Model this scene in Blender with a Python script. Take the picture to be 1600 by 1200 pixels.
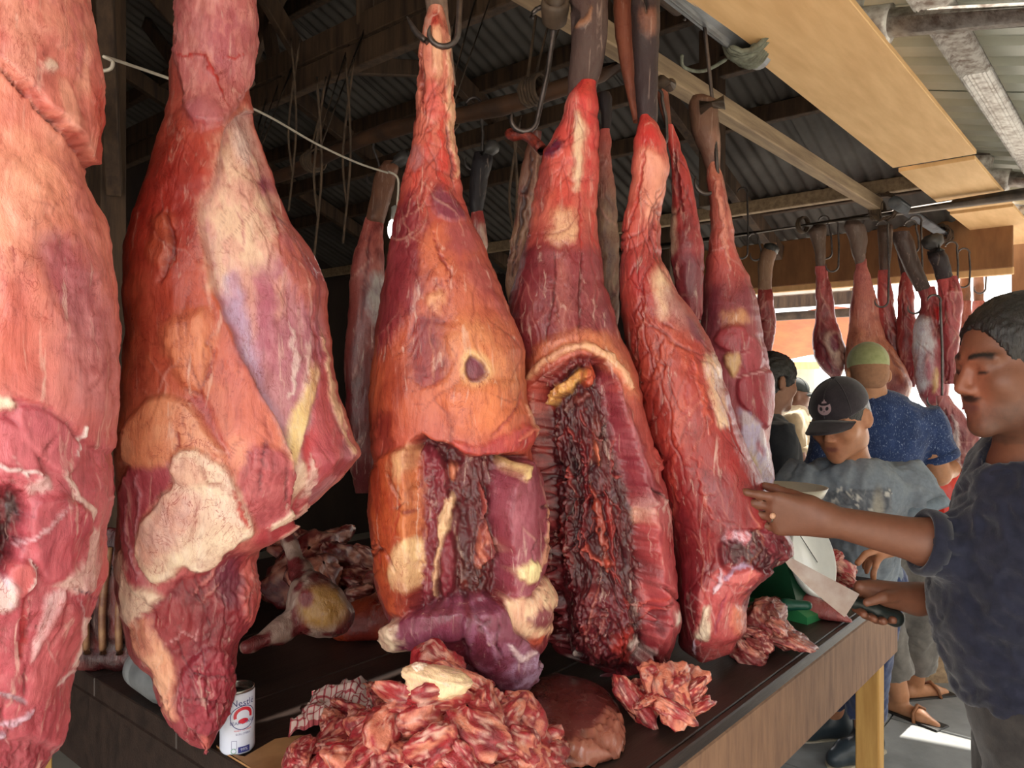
import bpy, math, random
import numpy as np
from mathutils import Vector, Matrix
random.seed(7)
sc = bpy.context.scene
for o in list(bpy.data.objects): bpy.data.objects.remove(o)
COL = sc.collection

# ------------------------------------------------------------------ camera
FPX, CAMZ = 1200.0, 1.5
cam_data = bpy.data.cameras.new('camera'); cam = bpy.data.objects.new('camera', cam_data); COL.objects.link(cam)
cam.location = (0, 0, CAMZ); cam.rotation_euler = (math.pi/2, 0, 0)
cam_data.sensor_width = 36; cam_data.lens = 27; cam_data.clip_start = .05; cam_data.clip_end = 200
sc.camera = cam
# ------------------------------------------------------------------ light
sc.view_settings.view_transform = 'Standard'; sc.view_settings.look = 'None'
sc.view_settings.gamma = 1; sc.view_settings.use_curve_mapping = False
sc.view_settings.exposure = 0.5
world = bpy.data.worlds.new('sky'); sc.world = world; world.use_nodes = True
bg = world.node_tree.nodes['Background']
bg.inputs['Color'].default_value = (1.0, 0.99, 0.97, 1); bg.inputs['Strength'].default_value = 2.4
U = np.array([.648, .761, 0]); N = np.array([-.761, .648, 0]); A0 = np.array([-.054, .888, 0])
def SN(s, n, z=0.): return A0 + U*s + N*n + np.array([0, 0, z])
sun_d = bpy.data.lights.new('sun', 'SUN'); sun = bpy.data.objects.new('sun', sun_d); COL.objects.link(sun)
sun_d.energy = 11; sun_d.angle = .01; sun_d.color = (1, .93, .82)
_el = math.radians(47); _h = U*.97 - N*.243
_sd = Vector((_h[0]*math.cos(_el), _h[1]*math.cos(_el), math.sin(_el)))
sun.rotation_euler = _sd.to_track_quat('Z', 'Y').to_euler(); sun.location = (6, 6, 9)

# ------------------------------------------------------------------ helpers
def W(px, py, d): return np.array([(px-800)/FPX*d, d, CAMZ-(py-600)/FPX*d])
def lin(c):
    c = np.asarray(c, float)/255.
    return np.where(c <= .04045, c/12.92, ((c+.055)/1.055)**2.4)
ORG = {}
def thing(name, label, cat, loc, group=None):
    o = bpy.data.objects.new(name, None); COL.objects.link(o); o.empty_display_size = .05
    o.location = tuple(loc); ORG[o.name] = np.array(loc, float)
    tag(o, label, cat, group); return o
def tag(o, label, cat, group=None):
    o['label'] = label; o['category'] = cat
    if group: o['group'] = group
    return o
def mk(name, v, f, mat, parent=None, smooth=True, col=None, label=None, cat=None, group=None, kind=None):
    v = np.asarray(v, float)
    org = np.array([v[:, 0].mean(), v[:, 1].mean(), v[:, 2].min()])
    me = bpy.data.meshes.new(name)
    vv = v - org
    if isinstance(f, np.ndarray):
        nf, k = f.shape
        me.vertices.add(len(vv)); me.vertices.foreach_set('co', vv.astype(np.float32).ravel())
        me.loops.add(nf*k); me.loops.foreach_set('vertex_index', f.astype(np.int32).ravel())
        me.polygons.add(nf); me.polygons.foreach_set('loop_start', np.arange(0, nf*k, k, dtype=np.int32))
        me.update(calc_edges=True); me.validate()
    else:
        me.from_pydata(vv.tolist(), [], f); me.update()
    if smooth: me.polygons.foreach_set('use_smooth', np.ones(len(me.polygons), bool))
    if col is not None:
        a = me.color_attributes.new('Col', 'FLOAT_COLOR', 'POINT')
        c = np.ones((len(vv), 4), np.float32); c[:, :col.shape[1]] = col
        a.data.foreach_set('color', c.ravel())
    if mat: me.materials.append(mat)
    o = bpy.data.objects.new(name, me); COL.objects.link(o)
    if parent is not None:
        o.parent = parent; o.location = tuple(org - ORG[parent.name])
    else: o.location = tuple(org)
    ORG[o.name] = org
    if label: o['label'] = label
    if cat: o['category'] = cat
    if group: o['group'] = group
    if kind: o['kind'] = kind
    return o
def copytree(src, loc=None, label=None, group=None, parent=None, rot=None, scale=None):
    c = src.copy(); COL.objects.link(c); ORG[c.name] = ORG[src.name]
    if parent is not None: c.parent = parent
    for ch in src.children: copytree(ch, parent=c)
    if loc is not None: c.location = tuple(loc); ORG[c.name] = np.array(loc, float)
    if rot is not None: c.rotation_euler = rot
    if scale is not None: c.scale = scale
    if label: c['label'] = label
    if group: c['group'] = group
    return c
# vectorised value noise ------------------------------------------------
def _hash(x, y, z, s):
    h = (x.astype(np.int64)*374761393 + y.astype(np.int64)*668265263 + z.astype(np.int64)*2147483647 + s*1274126177) & 0xffffffff
    h = ((h ^ (h >> 13))*1274126177) & 0xffffffff
    h = ((h ^ (h >> 16))*2246822519) & 0xffffffff
    return ((h ^ (h >> 15)) & 0xffffff)/float(0xffffff)
def vnoise(p, s=0):
    i = np.floor(p); f = p-i; f = f*f*f*(f*(f*6-15)+10)
    i = i.astype(np.int64); r = 0
    for a in (0, 1):
        wa = f[:, 0] if a else 1-f[:, 0]
        for b in (0, 1):
            wb = wa*(f[:, 1] if b else 1-f[:, 1])
            for c in (0, 1):
                r = r + wb*(f[:, 2] if c else 1-f[:, 2])*_hash(i[:, 0]+a, i[:, 1]+b, i[:, 2]+c, s)
    return r*2-1
def fbm(p, o=4, s=0, g=.5):
    r = 0; a = 1; t = 0
    for k in range(o): r = r + a*vnoise(p*2.03**k + 17.3*k, s+k); t += a; a *= g
    return r/t
def sstep(x, a, b):
    t = np.clip((x-a)/(b-a), 0, 1); return t*t*(3-2*t)
# shapes ----------------------------------------------------------------
def frame_of(d, up=(0, 0, 1)):
    d = np.asarray(d, float); d = d/np.linalg.norm(d); up = np.asarray(up, float)
    if abs(d@up) > .97: up = np.array([1., 0, 0])
    x = np.cross(d, up); x /= np.linalg.norm(x); y = np.cross(x, d)
    return x, y, d
def tube_v(pts, r, n=10, cap=True):
    pts = np.asarray(pts, float); m = len(pts); r = np.broadcast_to(np.asarray(r, float), (m,))
    v = []; x = None
    for i in range(m):
        d = pts[min(i+1, m-1)]-pts[max(i-1, 0)]; d = d/(np.linalg.norm(d)+1e-9)
        if x is None: x, y, _ = frame_of(d)
        else:
            x = x-d*(x@d); x /= np.linalg.norm(x); y = np.cross(d, x)
        for k in range(n):
            a = 2*math.pi*k/n; v.append(pts[i]+(x*math.cos(a)+y*math.sin(a))*r[i])
    f = [(i*n+k, i*n+(k+1) % n, (i+1)*n+(k+1) % n, (i+1)*n+k) for i in range(m-1) for k in range(n)]
    if cap: f += [tuple(range(n))[::-1], tuple((m-1)*n+k for k in range(n))]
    return np.array(v), f
def join(*vf):
    V = []; F = []; k = 0
    for v, f in vf:
        V.append(np.asarray(v, float)); F += [tuple(int(i)+k for i in q) for q in f]; k += len(v)
    return np.vstack(V), F
def smooth_pts(p, n=6):
    p = np.asarray(p, float); m = len(p); out = []
    for i in range(m-1):
        a, b, c, d = p[max(i-1, 0)], p[i], p[i+1], p[min(i+2, m-1)]
        for k in range(n):
            t = k/n
            out.append(.5*((2*b)+(c-a)*t+(2*a-5*b+4*c-d)*t*t+(-a+3*b-3*c+d)*t**3))
    out.append(p[-1]); return np.array(out)
def box_v(c, half, ax=None, bev=.004):
    # chamfered box: centre, half sizes, axes (3 rows)
    ax = np.eye(3) if ax is None else np.asarray(ax, float)
    hx, hy, hz = half; b = min(bev, .45*min(half)); v = []
    for sx in (-1, 1):
        for sy in (-1, 1):
            for sz in (-1, 1):
                v += [(sx*(hx-b), sy*(hy-b), sz*hz), (sx*(hx-b), sy*hy, sz*(hz-b)), (sx*hx, sy*(hy-b), sz*(hz-b))]
    def q(sx, sy, sz, k): return (((sx > 0)*2+(sy > 0))*2+(sz > 0))*3+k
    f = []
    for s in (-1, 1):
        f.append([q(-1, -1, s, 0), q(1, -1, s, 0), q(1, 1, s, 0), q(-1, 1, s, 0)][::s])
        f.append([q(-1, s, -1, 1), q(-1, s, 1, 1), q(1, s, 1, 1), q(1, s, -1, 1)][::s])
        f.append([q(s, -1, -1, 2), q(s, 1, -1, 2), q(s, 1, 1, 2), q(s, -1, 1, 2)][::s])
    for a in (-1, 1):
        for b_ in (-1, 1):
            f.append([q(-1, a, b_, 0), q(1, a, b_, 0), q(1, a, b_, 1), q(-1, a, b_, 1)])
            f.append([q(a, -1, b_, 0), q(a, 1, b_, 0), q(a, 1, b_, 2), q(a, -1, b_, 2)])
            f.append([q(a, b_, -1, 1), q(a, b_, 1, 1), q(a, b_, 1, 2), q(a, b_, -1, 2)])
    for sx in (-1, 1):
        for sy in (-1, 1):
            for sz in (-1, 1): f.append([q(sx, sy, sz, k) for k in range(3)])
    v = np.array(v)@ax + np.asarray(c, float)
    return v, [tuple(i) for i in f]
def beam_v(a, b, w, h, up=(0, 0, 1), bev=.004):
    a = np.asarray(a, float); b = np.asarray(b, float); x, y, d = frame_of(b-a, up)
    return box_v((a+b)/2, (w/2, h/2, np.linalg.norm(b-a)/2), [x, y, d], bev)
def fixn(o):
    import bmesh
    bm = bmesh.new(); bm.from_mesh(o.data); bmesh.ops.recalc_face_normals(bm, faces=bm.faces); bm.to_mesh(o.data); bm.free(); return o
def bx(name, c, half, mat, parent=None, ax=None, bev=.004, **k): return fixn(mk(name, *box_v(c, half, ax, bev), mat, parent, smooth=False, **k))
def bm_(name, a, b, w, h, mat, parent=None, up=(0, 0, 1), **k): return fixn(mk(name, *beam_v(a, b, w, h, up), mat, parent, smooth=False, **k))
def tb(name, pts, r, mat, parent=None, n=10, **k): return fixn(mk(name, *tube_v(pts, r, n), mat, parent, **k))
def lathe_v(prof, n=32, c=(0, 0, 0), ax=None):
    ax = np.eye(3) if ax is None else np.asarray(ax, float); v = []
    for r, z in prof:
        for k in range(n):
            a = 2*math.pi*k/n; v.append((r*math.cos(a), r*math.sin(a), z))
    m = len(prof)
    f = [(i*n+k, i*n+(k+1) % n, (i+1)*n+(k+1) % n, (i+1)*n+k) for i in range(m-1) for k in range(n)]
    f += [tuple(range(n))[::-1], tuple((m-1)*n+k for k in range(n))]
    return np.array(v)@ax+np.asarray(c, float), f
# signed-distance mesher (surface nets) -----------------------------------
class SDF:
    def __init__(s, lo, hi, h):
        s.lo = np.asarray(lo, float)-3*h; s.h = h
        s.n = np.ceil((np.asarray(hi, float)-s.lo)/h).astype(int)+4
        s.f = np.full(s.n, 1., np.float32)
    def _sl(s, lo, hi):
        a = np.clip(np.floor((lo-s.lo)/s.h).astype(int), 0, s.n-1); b = np.clip(np.ceil((hi-s.lo)/s.h).astype(int)+1, 1, s.n)
        if (b <= a).any(): return None, None
        g = [(s.lo[i]+s.h*np.arange(a[i], b[i])).astype(np.float32) for i in range(3)]
        X, Y, Z = np.meshgrid(*g, indexing='ij')
        return (slice(a[0], b[0]), slice(a[1], b[1]), slice(a[2], b[2])), (X, Y, Z)
    def _mix(s, sl, d, k, sub=False):
        o = s.f[sl]
        if sub:
            h = np.clip(.5-.5*(o+d)/k, 0, 1); s.f[sl] = o*(1-h)-d*h+k*h*(1-h)
        else:
            h = np.clip(.5+.5*(o-d)/k, 0, 1); s.f[sl] = o*(1-h)+d*h-k*h*(1-h)
    def cap(s, a, b, ra, rb=None, k=.012, sub=False):
        a = np.asarray(a, float); b = np.asarray(b, float); rb = ra if rb is None else rb
        m = max(ra, rb)+k*1.5+2*s.h
        sl, P = s._sl(np.minimum(a, b)-m, np.maximum(a, b)+m)
        if sl is None: return
        ab = b-a; L = ab@ab+1e-12
        t = np.clip(((P[0]-a[0])*ab[0]+(P[1]-a[1])*ab[1]+(P[2]-a[2])*ab[2])/L, 0, 1)
        d = np.sqrt((P[0]-a[0]-t*ab[0])**2+(P[1]-a[1]-t*ab[1])**2+(P[2]-a[2]-t*ab[2])**2)-(ra+(rb-ra)*t)
        s._mix(sl, d, k, sub)
    def ell(s, c, r, ax=None, k=.012, sub=False):
        c = np.asarray(c, float); r = np.asarray(r, float); ax = np.eye(3) if ax is None else np.asarray(ax, float)
        m = r.max()+k*1.5+2*s.h
        sl, P = s._sl(c-m, c+m)
        if sl is None: return
        q = [(P[0]-c[0])*ax[i][0]+(P[1]-c[1])*ax[i][1]+(P[2]-c[2])*ax[i][2] for i in range(3)]
        k0 = np.sqrt((q[0]/r[0])**2+(q[1]/r[1])**2+(q[2]/r[2])**2)
        k1 = np.sqrt((q[0]/r[0]**2)**2+(q[1]/r[1]**2)**2+(q[2]/r[2]**2)**2)+1e-6
        s._mix(sl, k0*(k0-1)/k1, k, sub)
    def chain(s, pts, rs, k=.012):
        for i in range(len(pts)-1): s.cap(pts[i], pts[i+1], rs[i], rs[i+1], k)
    def cut(s, p, nrm):   # remove the half space on the +nrm side of p
        g = [(s.lo[i]+s.h*np.arange(s.n[i])).astype(np.float32) for i in range(3)]
        d = (g[0]-p[0])[:, None, None]*nrm[0]+(g[1]-p[1])[None, :, None]*nrm[1]+(g[2]-p[2])[None, None, :]*nrm[2]
        s.f = np.maximum(s.f, d.astype(np.float32))
    def mesh(s, relax=1):
        f = s.f; f[0] = f[-1] = 1; f[:, 0] = f[:, -1] = 1; f[:, :, 0] = f[:, :, -1] = 1
        ins = f < 0; n = s.n
        cnt = np.zeros(n-1, np.int8)
        for i in (0, 1):
            for j in (0, 1):
                for k in (0, 1): cnt += ins[i:n[0]-1+i, j:n[1]-1+j, k:n[2]-1+k]
        act = (cnt > 0) & (cnt < 8); idx = np.argwhere(act)
        vid = np.full(n-1, -1, np.int64); vid[act] = np.arange(len(idx))
        acc = np.zeros((len(idx), 3)); w = np.zeros(len(idx))
        cn = [(i, j, k) for i in (0, 1) for j in (0, 1) for k in (0, 1)]
        for a in cn:
            for ax in range(3):
                if a[ax]: continue
                b = list(a); b[ax] = 1
                ia = idx+np.array(a); ib = idx+np.array(b)
                fa = f[ia[:, 0], ia[:, 1], ia[:, 2]].astype(float); fb = f[ib[:, 0], ib[:, 1], ib[:, 2]].astype(float)
                m = (fa < 0) != (fb < 0)
                t = np.where(m, fa/(fa-fb+1e-12), 0)
                p = np.tile(np.array(a, float), (len(idx), 1)); p[:, ax] = t
                acc[m] += p[m]; w[m] += 1
        v = s.lo+(idx+acc/w[:, None])*s.h
        F = []
        for ax in range(3):
            o1, o2 = [(1, 2), (2, 0), (0, 1)][ax]
            sa = [slice(1, n[i]-1) for i in range(3)]; sb = list(sa)
            sa[ax] = slice(0, n[ax]-1); sb[ax] = slice(1, n[ax])
            ch = ins[tuple(sa)] != ins[tuple(sb)]
            e = np.argwhere(ch); e = e+np.array([0 if i == ax else 1 for i in range(3)])
            def g(d1, d2):
                q = e.copy(); q[:, o1] += d1; q[:, o2] += d2
                return vid[q[:, 0], q[:, 1], q[:, 2]]
            quad = np.stack([g(-1, -1), g(0, -1), g(0, 0), g(-1, 0)], 1)
            fl = ins[e[:, 0], e[:, 1], e[:, 2]]
            quad[~fl] = quad[~fl][:, ::-1]
            F.append(quad)
        F = np.vstack(F); F = F[(F >= 0).all(1)]
        for _ in range(relax):
            s2 = np.zeros_like(v); c2 = np.zeros(len(v))
            for k in range(4):
                np.add.at(s2, F[:, k], v[F[:, (k+1) % 4]]); np.add.at(c2, F[:, k], 1)
                np.add.at(s2, F[:, k], v[F[:, (k-1) % 4]]); np.add.at(c2, F[:, k], 1)
            v = v*.5+.5*s2/np.maximum(c2, 1)[:, None]
        return v, F
def vnormals(v, F):
    n = np.zeros_like(v); fn = np.cross(v[F[:, 2]]-v[F[:, 0]], v[F[:, 3]]-v[F[:, 1]])
    for k in range(4): np.add.at(n, F[:, k], fn)
    return n/(np.linalg.norm(n, axis=1)[:, None]+1e-12)

# ------------------------------------------------------------------ materials
def nodes(name):
    m = bpy.data.materials.new(name); m.use_nodes = True; t = m.node_tree
    return m, t, t.nodes['Principled BSDF']
def nd(t, typ, **kw):
    n = t.nodes.new(typ)
    for k, v in kw.items():
        if k in n.inputs.keys() if hasattr(n.inputs, 'keys') else False: n.inputs[k].default_value = v
        else: setattr(n, k, v)
    return n
def noise(t, vec, scale, detail=4, rough=.55, dist=0):
    n = t.nodes.new('ShaderNodeTexNoise'); n.inputs['Scale'].default_value = scale; n.inputs['Detail'].default_value = detail
    n.inputs['Roughness'].default_value = rough; n.inputs['Distortion'].default_value = dist
    if vec is not None: t.links.new(vec, n.inputs['Vector'])
    return n
def objco(t, scale=(1, 1, 1), rot=(0, 0, 0)):
    c = t.nodes.new('ShaderNodeTexCoord'); m = t.nodes.new('ShaderNodeMapping')
    if any(rot): m.vector_type = 'TEXTURE'; scale = tuple(1/x for x in scale)
    m.inputs['Scale'].default_value = scale; m.inputs['Rotation'].default_value = rot
    t.links.new(c.outputs['Object'], m.inputs['Vector']); return m.outputs['Vector']
def ramp(t, fac, stops):
    r = t.nodes.new('ShaderNodeValToRGB'); e = r.color_ramp.elements
    while len(e) < len(stops): e.new(.5)
    for i, (p, c) in enumerate(stops): e[i].position = p; e[i].color = (*c, 1)
    t.links.new(fac, r.inputs['Fac']); return r
def bump(t, b, h, strength=.3, dist=.01, prev=None):
    n = t.nodes.new('ShaderNodeBump'); n.inputs['Strength'].default_value = strength; n.inputs['Distance'].default_value = dist
    t.links.new(h, n.inputs['Height'])
    if prev is not None: t.links.new(prev.outputs['Normal'], n.inputs['Normal'])
    t.links.new(n.outputs['Normal'], b.inputs['Normal']); return n
def mixc(t, fac, a, b, mode='MIX'):
    n = t.nodes.new('ShaderNodeMix'); n.data_type = 'RGBA'; n.blend_type = mode
    for s, v in ((0, fac), (6, a), (7, b)):
        if hasattr(v, 'is_output'): t.links.new(v, n.inputs[s])
        elif s == 0: n.inputs[0].default_value = v
        else: n.inputs[s].default_value = (*v, 1)
    return n.outputs[2]
def simple(name, c1, c2=None, rough=.6, scale=8, stretch=(1, 1, 1), metal=0, bmp=.15, bscale=None, spec=.5, p=(.35, .65), trans=0, dist=.004, rot=0.):
    """mottled procedural material; colours given as displayed sRGB"""
    m, t, b = nodes(name); c2 = c2 or [x*.75 for x in c1]
    vec = objco(t, stretch, (0, 0, rot)); n = noise(t, vec, scale, 6, .6)
    r = ramp(t, n.outputs['Fac'], [(p[0], lin(c1)), (p[1], lin(c2))])
    t.links.new(r.outputs['Color'], b.inputs['Base Color'])
    b.inputs['Roughness'].default_value = rough; b.inputs['Metallic'].default_value = metal
    b.inputs['Specular IOR Level'].default_value = spec
    if trans: b.inputs['Transmission Weight'].default_value = trans
    if bmp:
        n2 = noise(t, vec, bscale or scale*5, 5, .6); bump(t, b, n2.outputs['Fac'], bmp, dist)
    return m
def meat_mat(name, rough=.36, fib=1., lump=1., sss=.0, spec=.5, bmp=.5, coat=.5):
    m, t, b = nodes(name)
    a = t.nodes.new('ShaderNodeAttribute'); a.attribute_name = 'Col'
    v1 = objco(t, (1, 1, .13)); v0 = objco(t); v2 = objco(t, (1, 1, .45))
    nf = noise(t, v1, 170, 6, .7, .5); nl = noise(t, v2, 24, 7, .66, .8); nm = noise(t, v0, 130, 4, .6); nb = noise(t, v0, 9, 4, .6, .5)
    # muscle showing through the membrane
    rb = ramp(t, nb.outputs['Fac'], [(.40, (1.06, 1.08, 1.06)), (.62, (.80, .62, .66))]); c = mixc(t, .6*lump, a.outputs['Color'], rb.outputs['Color'], 'MULTIPLY')
    r1 = ramp(t, nf.outputs['Fac'], [(.28, (.62, .50, .50)), (.47, (1, 1, 1)), (.62, (1.05, 1.08, 1.08)), (.74, (1.3, 1.5, 1.5))])
    c = mixc(t, .75*fib, c, r1.outputs['Color'], 'MULTIPLY')
    r2 = ramp(t, nl.outputs['Fac'], [(.30, (.62, .40, .38)), (.46, (1, 1, 1)), (.66, (1.10, 1.16, 1.14))])
    c = mixc(t, .8*lump, c, r2.outputs['Color'], 'MULTIPLY')
    # branching blood vessels, two sizes, in patches
    mk_ = ramp(t, nb.outputs['Fac'], [(.42, (0, 0, 0)), (.58, (1, 1, 1))])
    for sc_, wd, kk in ((26, .010, .8), (62, .016, .6)):
        nv = noise(t, v2, sc_, 4, .55, 1.2); rv = ramp(t, nv.outputs['Fac'], [(.5-wd, (1, 1, 1)), (.5, (.52, .16, .15)), (.5+wd, (1, 1, 1))])
        mm = t.nodes.new('ShaderNodeMath'); mm.operation = 'MULTIPLY'; mm.inputs[1].default_value = kk*lump; t.links.new(mk_.outputs['Color'], mm.inputs[0])
        c = mixc(t, mm.outputs[0], c, rv.outputs['Color'], 'MULTIPLY')
    # thin pale connective threads
    nw = noise(t, v1, 60, 5, .6, .9); rw = ramp(t, nw.outputs['Fac'], [(.60, (0, 0, 0)), (.72, (.5*lump,)*3)])
    c = mixc(t, rw.outputs['Color'], c, (.82, .60, .50))
    t.links.new(c, b.inputs['Base Color'])
    rr = ramp(t, nl.outputs['Fac'], [(.35, (rough+.18,)*3), (.65, (rough-.1,)*3)])
    t.links.new(rr.outputs['Color'], b.inputs['Roughness'])
    b.inputs['Specular IOR Level'].default_value = spec
    if coat:
        rc = ramp(t, nb.outputs['Fac'], [(.35, (coat*.2,)*3), (.65, (coat,)*3)]); t.links.new(rc.outputs['Color'], b.inputs['Coat Weight']); b.inputs['Coat Roughness'].default_value = .16
    p1 = bump(t, b, nf.outputs['Fac'], .45*bmp, .005)
    p2 = bump(t, b, nl.outputs['Fac'], .6*bmp, .012, p1)
    p3 = bump(t, b, nm.outputs['Fac'], .3*bmp, .004, p2)
    if coat: t.links.new(p3.outputs['Normal'], b.inputs['Coat Normal'])
    return m
M_MEAT = meat_mat('hanging_beef'); M_TRIM = meat_mat('beef_trimmings', .28, .6, .45, bmp=.9, coat=.7)
M_WOOD_DARK = simple('blackened_table_wood', (34, 24, 21), (56, 42, 36), .45, 5, (.6, 7, 7), bmp=.25, bscale=40, rot=.866)
# ------------------------------------------------------------------ the place
EZ = np.array([0, 0, 1.])
def roofz(s): return 4.22-.4*s
M_CONC = simple('pale_concrete', (206,200,188),(180,174,164), .85, 2.5, bmp=.2, bscale=40)
M_SLAB = simple('grey_paving_slab', (150, 152, 152), (122, 124, 124), .8, 4, bmp=.2, bscale=60)
M_RUST = simple('dull_corrugated_steel', (96, 90, 84), (62, 54, 48), .7, 2.2, bmp=.1)
M_BEAM = simple('dark_roof_timber', (92, 70, 52), (56, 40, 30), .8, 5, (5, 5, .7), bmp=.3, bscale=40)  # dark brown timber tone with stretched mottling
M_PALETIM = simple('weathered_pale_timber', (176, 150, 118), (136, 112, 88), .8, 6, (.5, 6, 6), bmp=.3, bscale=50, rot=.866)
M_PLY = simple('bare_plywood', (236,192,136),(220,174,118), .75, 4, (.7, 5, 1), bmp=.12, bscale=60, rot=.866)
M_PLYDARK = simple('dark_plywood', (150, 106, 66), (122, 82, 50), .75, 3, (1.6, 5, 1), bmp=.12)
M_AWN = simple('pale_green_grey_sheet', (188, 192, 180), (164, 166, 154), .45, 3, bmp=.05)
M_SILVER = simple('silver_painted_pipe', (214, 210, 204), (140, 124, 114), .42, 34, metal=.15, bmp=.35, bscale=90, p=(.42, .68))
M_PIPE = simple('grey_galvanised_pipe', (142, 146, 150), (104, 104, 106), .45, 8, metal=.5, bmp=.2)
M_OLDPIPE = simple('grimy_brown_pipe', (108, 90, 74), (64, 52, 44), .6, 10, metal=.2, bmp=.3)
M_POLE = simple('dark_bamboo_pole', (92, 62, 42), (54, 36, 26), .6, 8, bmp=.3)
M_IRON = simple('worn_hook_steel', (112, 104, 102), (70, 62, 58), .4, 20, metal=.7, bmp=.2)
M_ROPE = simple('frayed_grey_rope', (136, 140, 124), (96, 94, 80), .9, 40, bmp=.6, bscale=160)
M_TWINE = simple('brown_twine', (96, 76, 58), (64, 50, 40), .9, 30, bmp=.4)
M_BLACK = simple('black_cable', (36, 34, 34), (26, 24, 24), .6, 20)
M_DARKWALL = simple('dark_board_wall', (60, 46, 38), (40, 30, 26), .85, 3, (1, 1, .3), bmp=.3)  # dark brown boards with vertical streaks
# floor and paving
flo = bx('floor', (4, 4, -.06), (26, 26, .05), M_CONC, kind='structure', bev=.01)
slab_proto = None
for i in range(8):
    for j in range(7):
        c = SN(.9+.72*i+.36, -2.9+.92*j, -.01); jit = .004*math.sin(i*7.1+j*3.3)
        if slab_proto is None:
            slab_proto = bx('paving_slab', SN(0, 0, -.0125), (.357, .457, .0125), M_SLAB, flo, [U, N, EZ], .003)
            slab_proto.location = tuple(SN(1.26, -2.9, -.012+jit)-ORG[flo.name])
        else:
            o = slab_proto.copy(); COL.objects.link(o); o.location = tuple(c+np.array([0, 0, -.002+jit])-ORG[flo.name])
# hall roof: corrugated sheets falling along U, each sheet an object
def corr_sheet(name, s0, s1, n0, n1, zf, mat, parent, pitch=.076, amp=.009, trap=False, along='s', rows=2, th=.0):
    if trap: prof = [(0, 0), (.5, 0), (.6, 1), (.9, 1)]
    V = []; L = (n1-n0) if along == 's' else (s1-s0); m = int(L/pitch*(4 if trap else 7))
    ts = []
    if trap:
        k = 0
        while k*pitch < L:
            for f, a in prof:
                if (k+f)*pitch <= L: ts.append(((k+f)*pitch, a*amp))
            k += 1
    else: ts = [(L*i/m, amp*math.sin(2*math.pi*L*i/m/pitch)) for i in range(m+1)]
    ts.append((L, 0))
    R = [i/(rows-1) for i in range(rows)]
    for r in R:
        for t, a in ts:
            if along == 's': s, n = s0+(s1-s0)*r, n0+t
            else: s, n = s0+t, n0+(n1-n0)*r
            V.append(SN(s, n, zf(s, n)+a))
    k = len(ts); q = len(V)
    F = [(i*k+j, i*k+j+1, (i+1)*k+j+1, (i+1)*k+j) for i in range(len(R)-1) for j in range(k-1)]
    V2 = [v+np.array([0, 0, .0015]) for v in V]
    F2 = [tuple(x+q for x in f[::-1]) for f in F]
    return mk(name, np.array(V+V2), F+F2, mat, parent, smooth=not trap)
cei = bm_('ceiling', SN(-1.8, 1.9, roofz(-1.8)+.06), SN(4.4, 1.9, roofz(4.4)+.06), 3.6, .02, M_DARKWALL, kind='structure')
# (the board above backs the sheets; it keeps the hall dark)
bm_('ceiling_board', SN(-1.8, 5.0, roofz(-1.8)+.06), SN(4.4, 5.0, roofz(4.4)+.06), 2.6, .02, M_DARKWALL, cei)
for k in range(8):
    corr_sheet('roof_sheet', -1.8, 4.45, .12+k*.72, .12+k*.72+.745, lambda s, n, k=k: roofz(s)+.012*(k % 2)-.01, M_RUST, cei)
# purlins and trusses
truss = thing('roof_truss', 'dark timber roof frame with purlins and braces under the corrugated roof', 'roof frame', SN(1.4, 2.5, 2.4))
for s in (.2, .9, 1.7, 2.5, 3.2, 3.95): bm_('purlin', SN(s, .3, roofz(s)-.06), SN(s, 5.4, roofz(s)-.06), .05, .09, M_BEAM, truss)
for dz in (0, .115): bm_('tie_beam', SN(1.38, .25, 2.86+dz), SN(1.38, 5.2, 2.86+dz), .05, .1, M_BEAM, truss)
for n in (1.3, 2.3, 3.4, 4.4):
    bm_('rafter', SN(-1.5, n, roofz(-1.5)-.15), SN(4.3, n, roofz(4.3)-.15), .05, .1, M_BEAM, truss)
for n, s0, z0, s1, z1 in ((1.35, 1.4, 2.95, .5, 3.9), (2.35, 1.4, 2.95, 2.3, 3.2), (2.35, 1.4, 2.95, .6, 3.85), (1.3, 1.4, 2.95, 2.1, 3.25)):
    bm_('brace', SN(s0, n, z0), SN(s1, n, z1), .04, .08, M_BEAM, truss)
for n0, z0, n1, z1 in ((.9, 2.95, 1.6, 3.6), (2.9, 2.95, 2.2, 3.6), (1.9, 2.98, 1.9, 3.6), (3.2, 2.95, 3.9, 3.6), (1.5, 2.95, 1.2, 3.6), (2.55, 2.95, 2.75, 3.6)):
    bm_('strut', SN(1.38, n0, z0), SN(1.38, n1, z1), .035, .07, M_BEAM, truss)
bm_('strut', SN(-.4, 1.9, 2.5), SN(.9, 1.7, 3.5), .05, .1, M_BEAM, truss); bm_('strut', SN(.2, 2.6, 3.6), SN(.9, 2.0, 2.6), .05, .09, M_BEAM, truss); bm_('strut', SN(.3, 1.9, 2.35), SN(.35, 4.4, 2.45), .05, .08, M_BEAM, truss)
bm_('tie_beam', SN(3.55, .3, 2.50), SN(3.55, 5.2, 2.50), .05, .07, M_PALETIM, truss); bm_('tie_beam', SN(2.6, .26, 2.92), SN(2.6, 5.2, 2.92), .05, .09, M_BEAM, truss)
for s, n, z0, z1 in ((2.6, .95, 2.3, 3.1), (.55, 2.35, 0, 3.9), (2.8, 3.4, 0, 3.0), (-.1, 2.1, 0, 4.1), (3.9, 1.9, 0, 2.6)):
    bm_('post', SN(s, n, z0), SN(s, n, z1), .09, .09, M_BEAM, truss, up=U)
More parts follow.
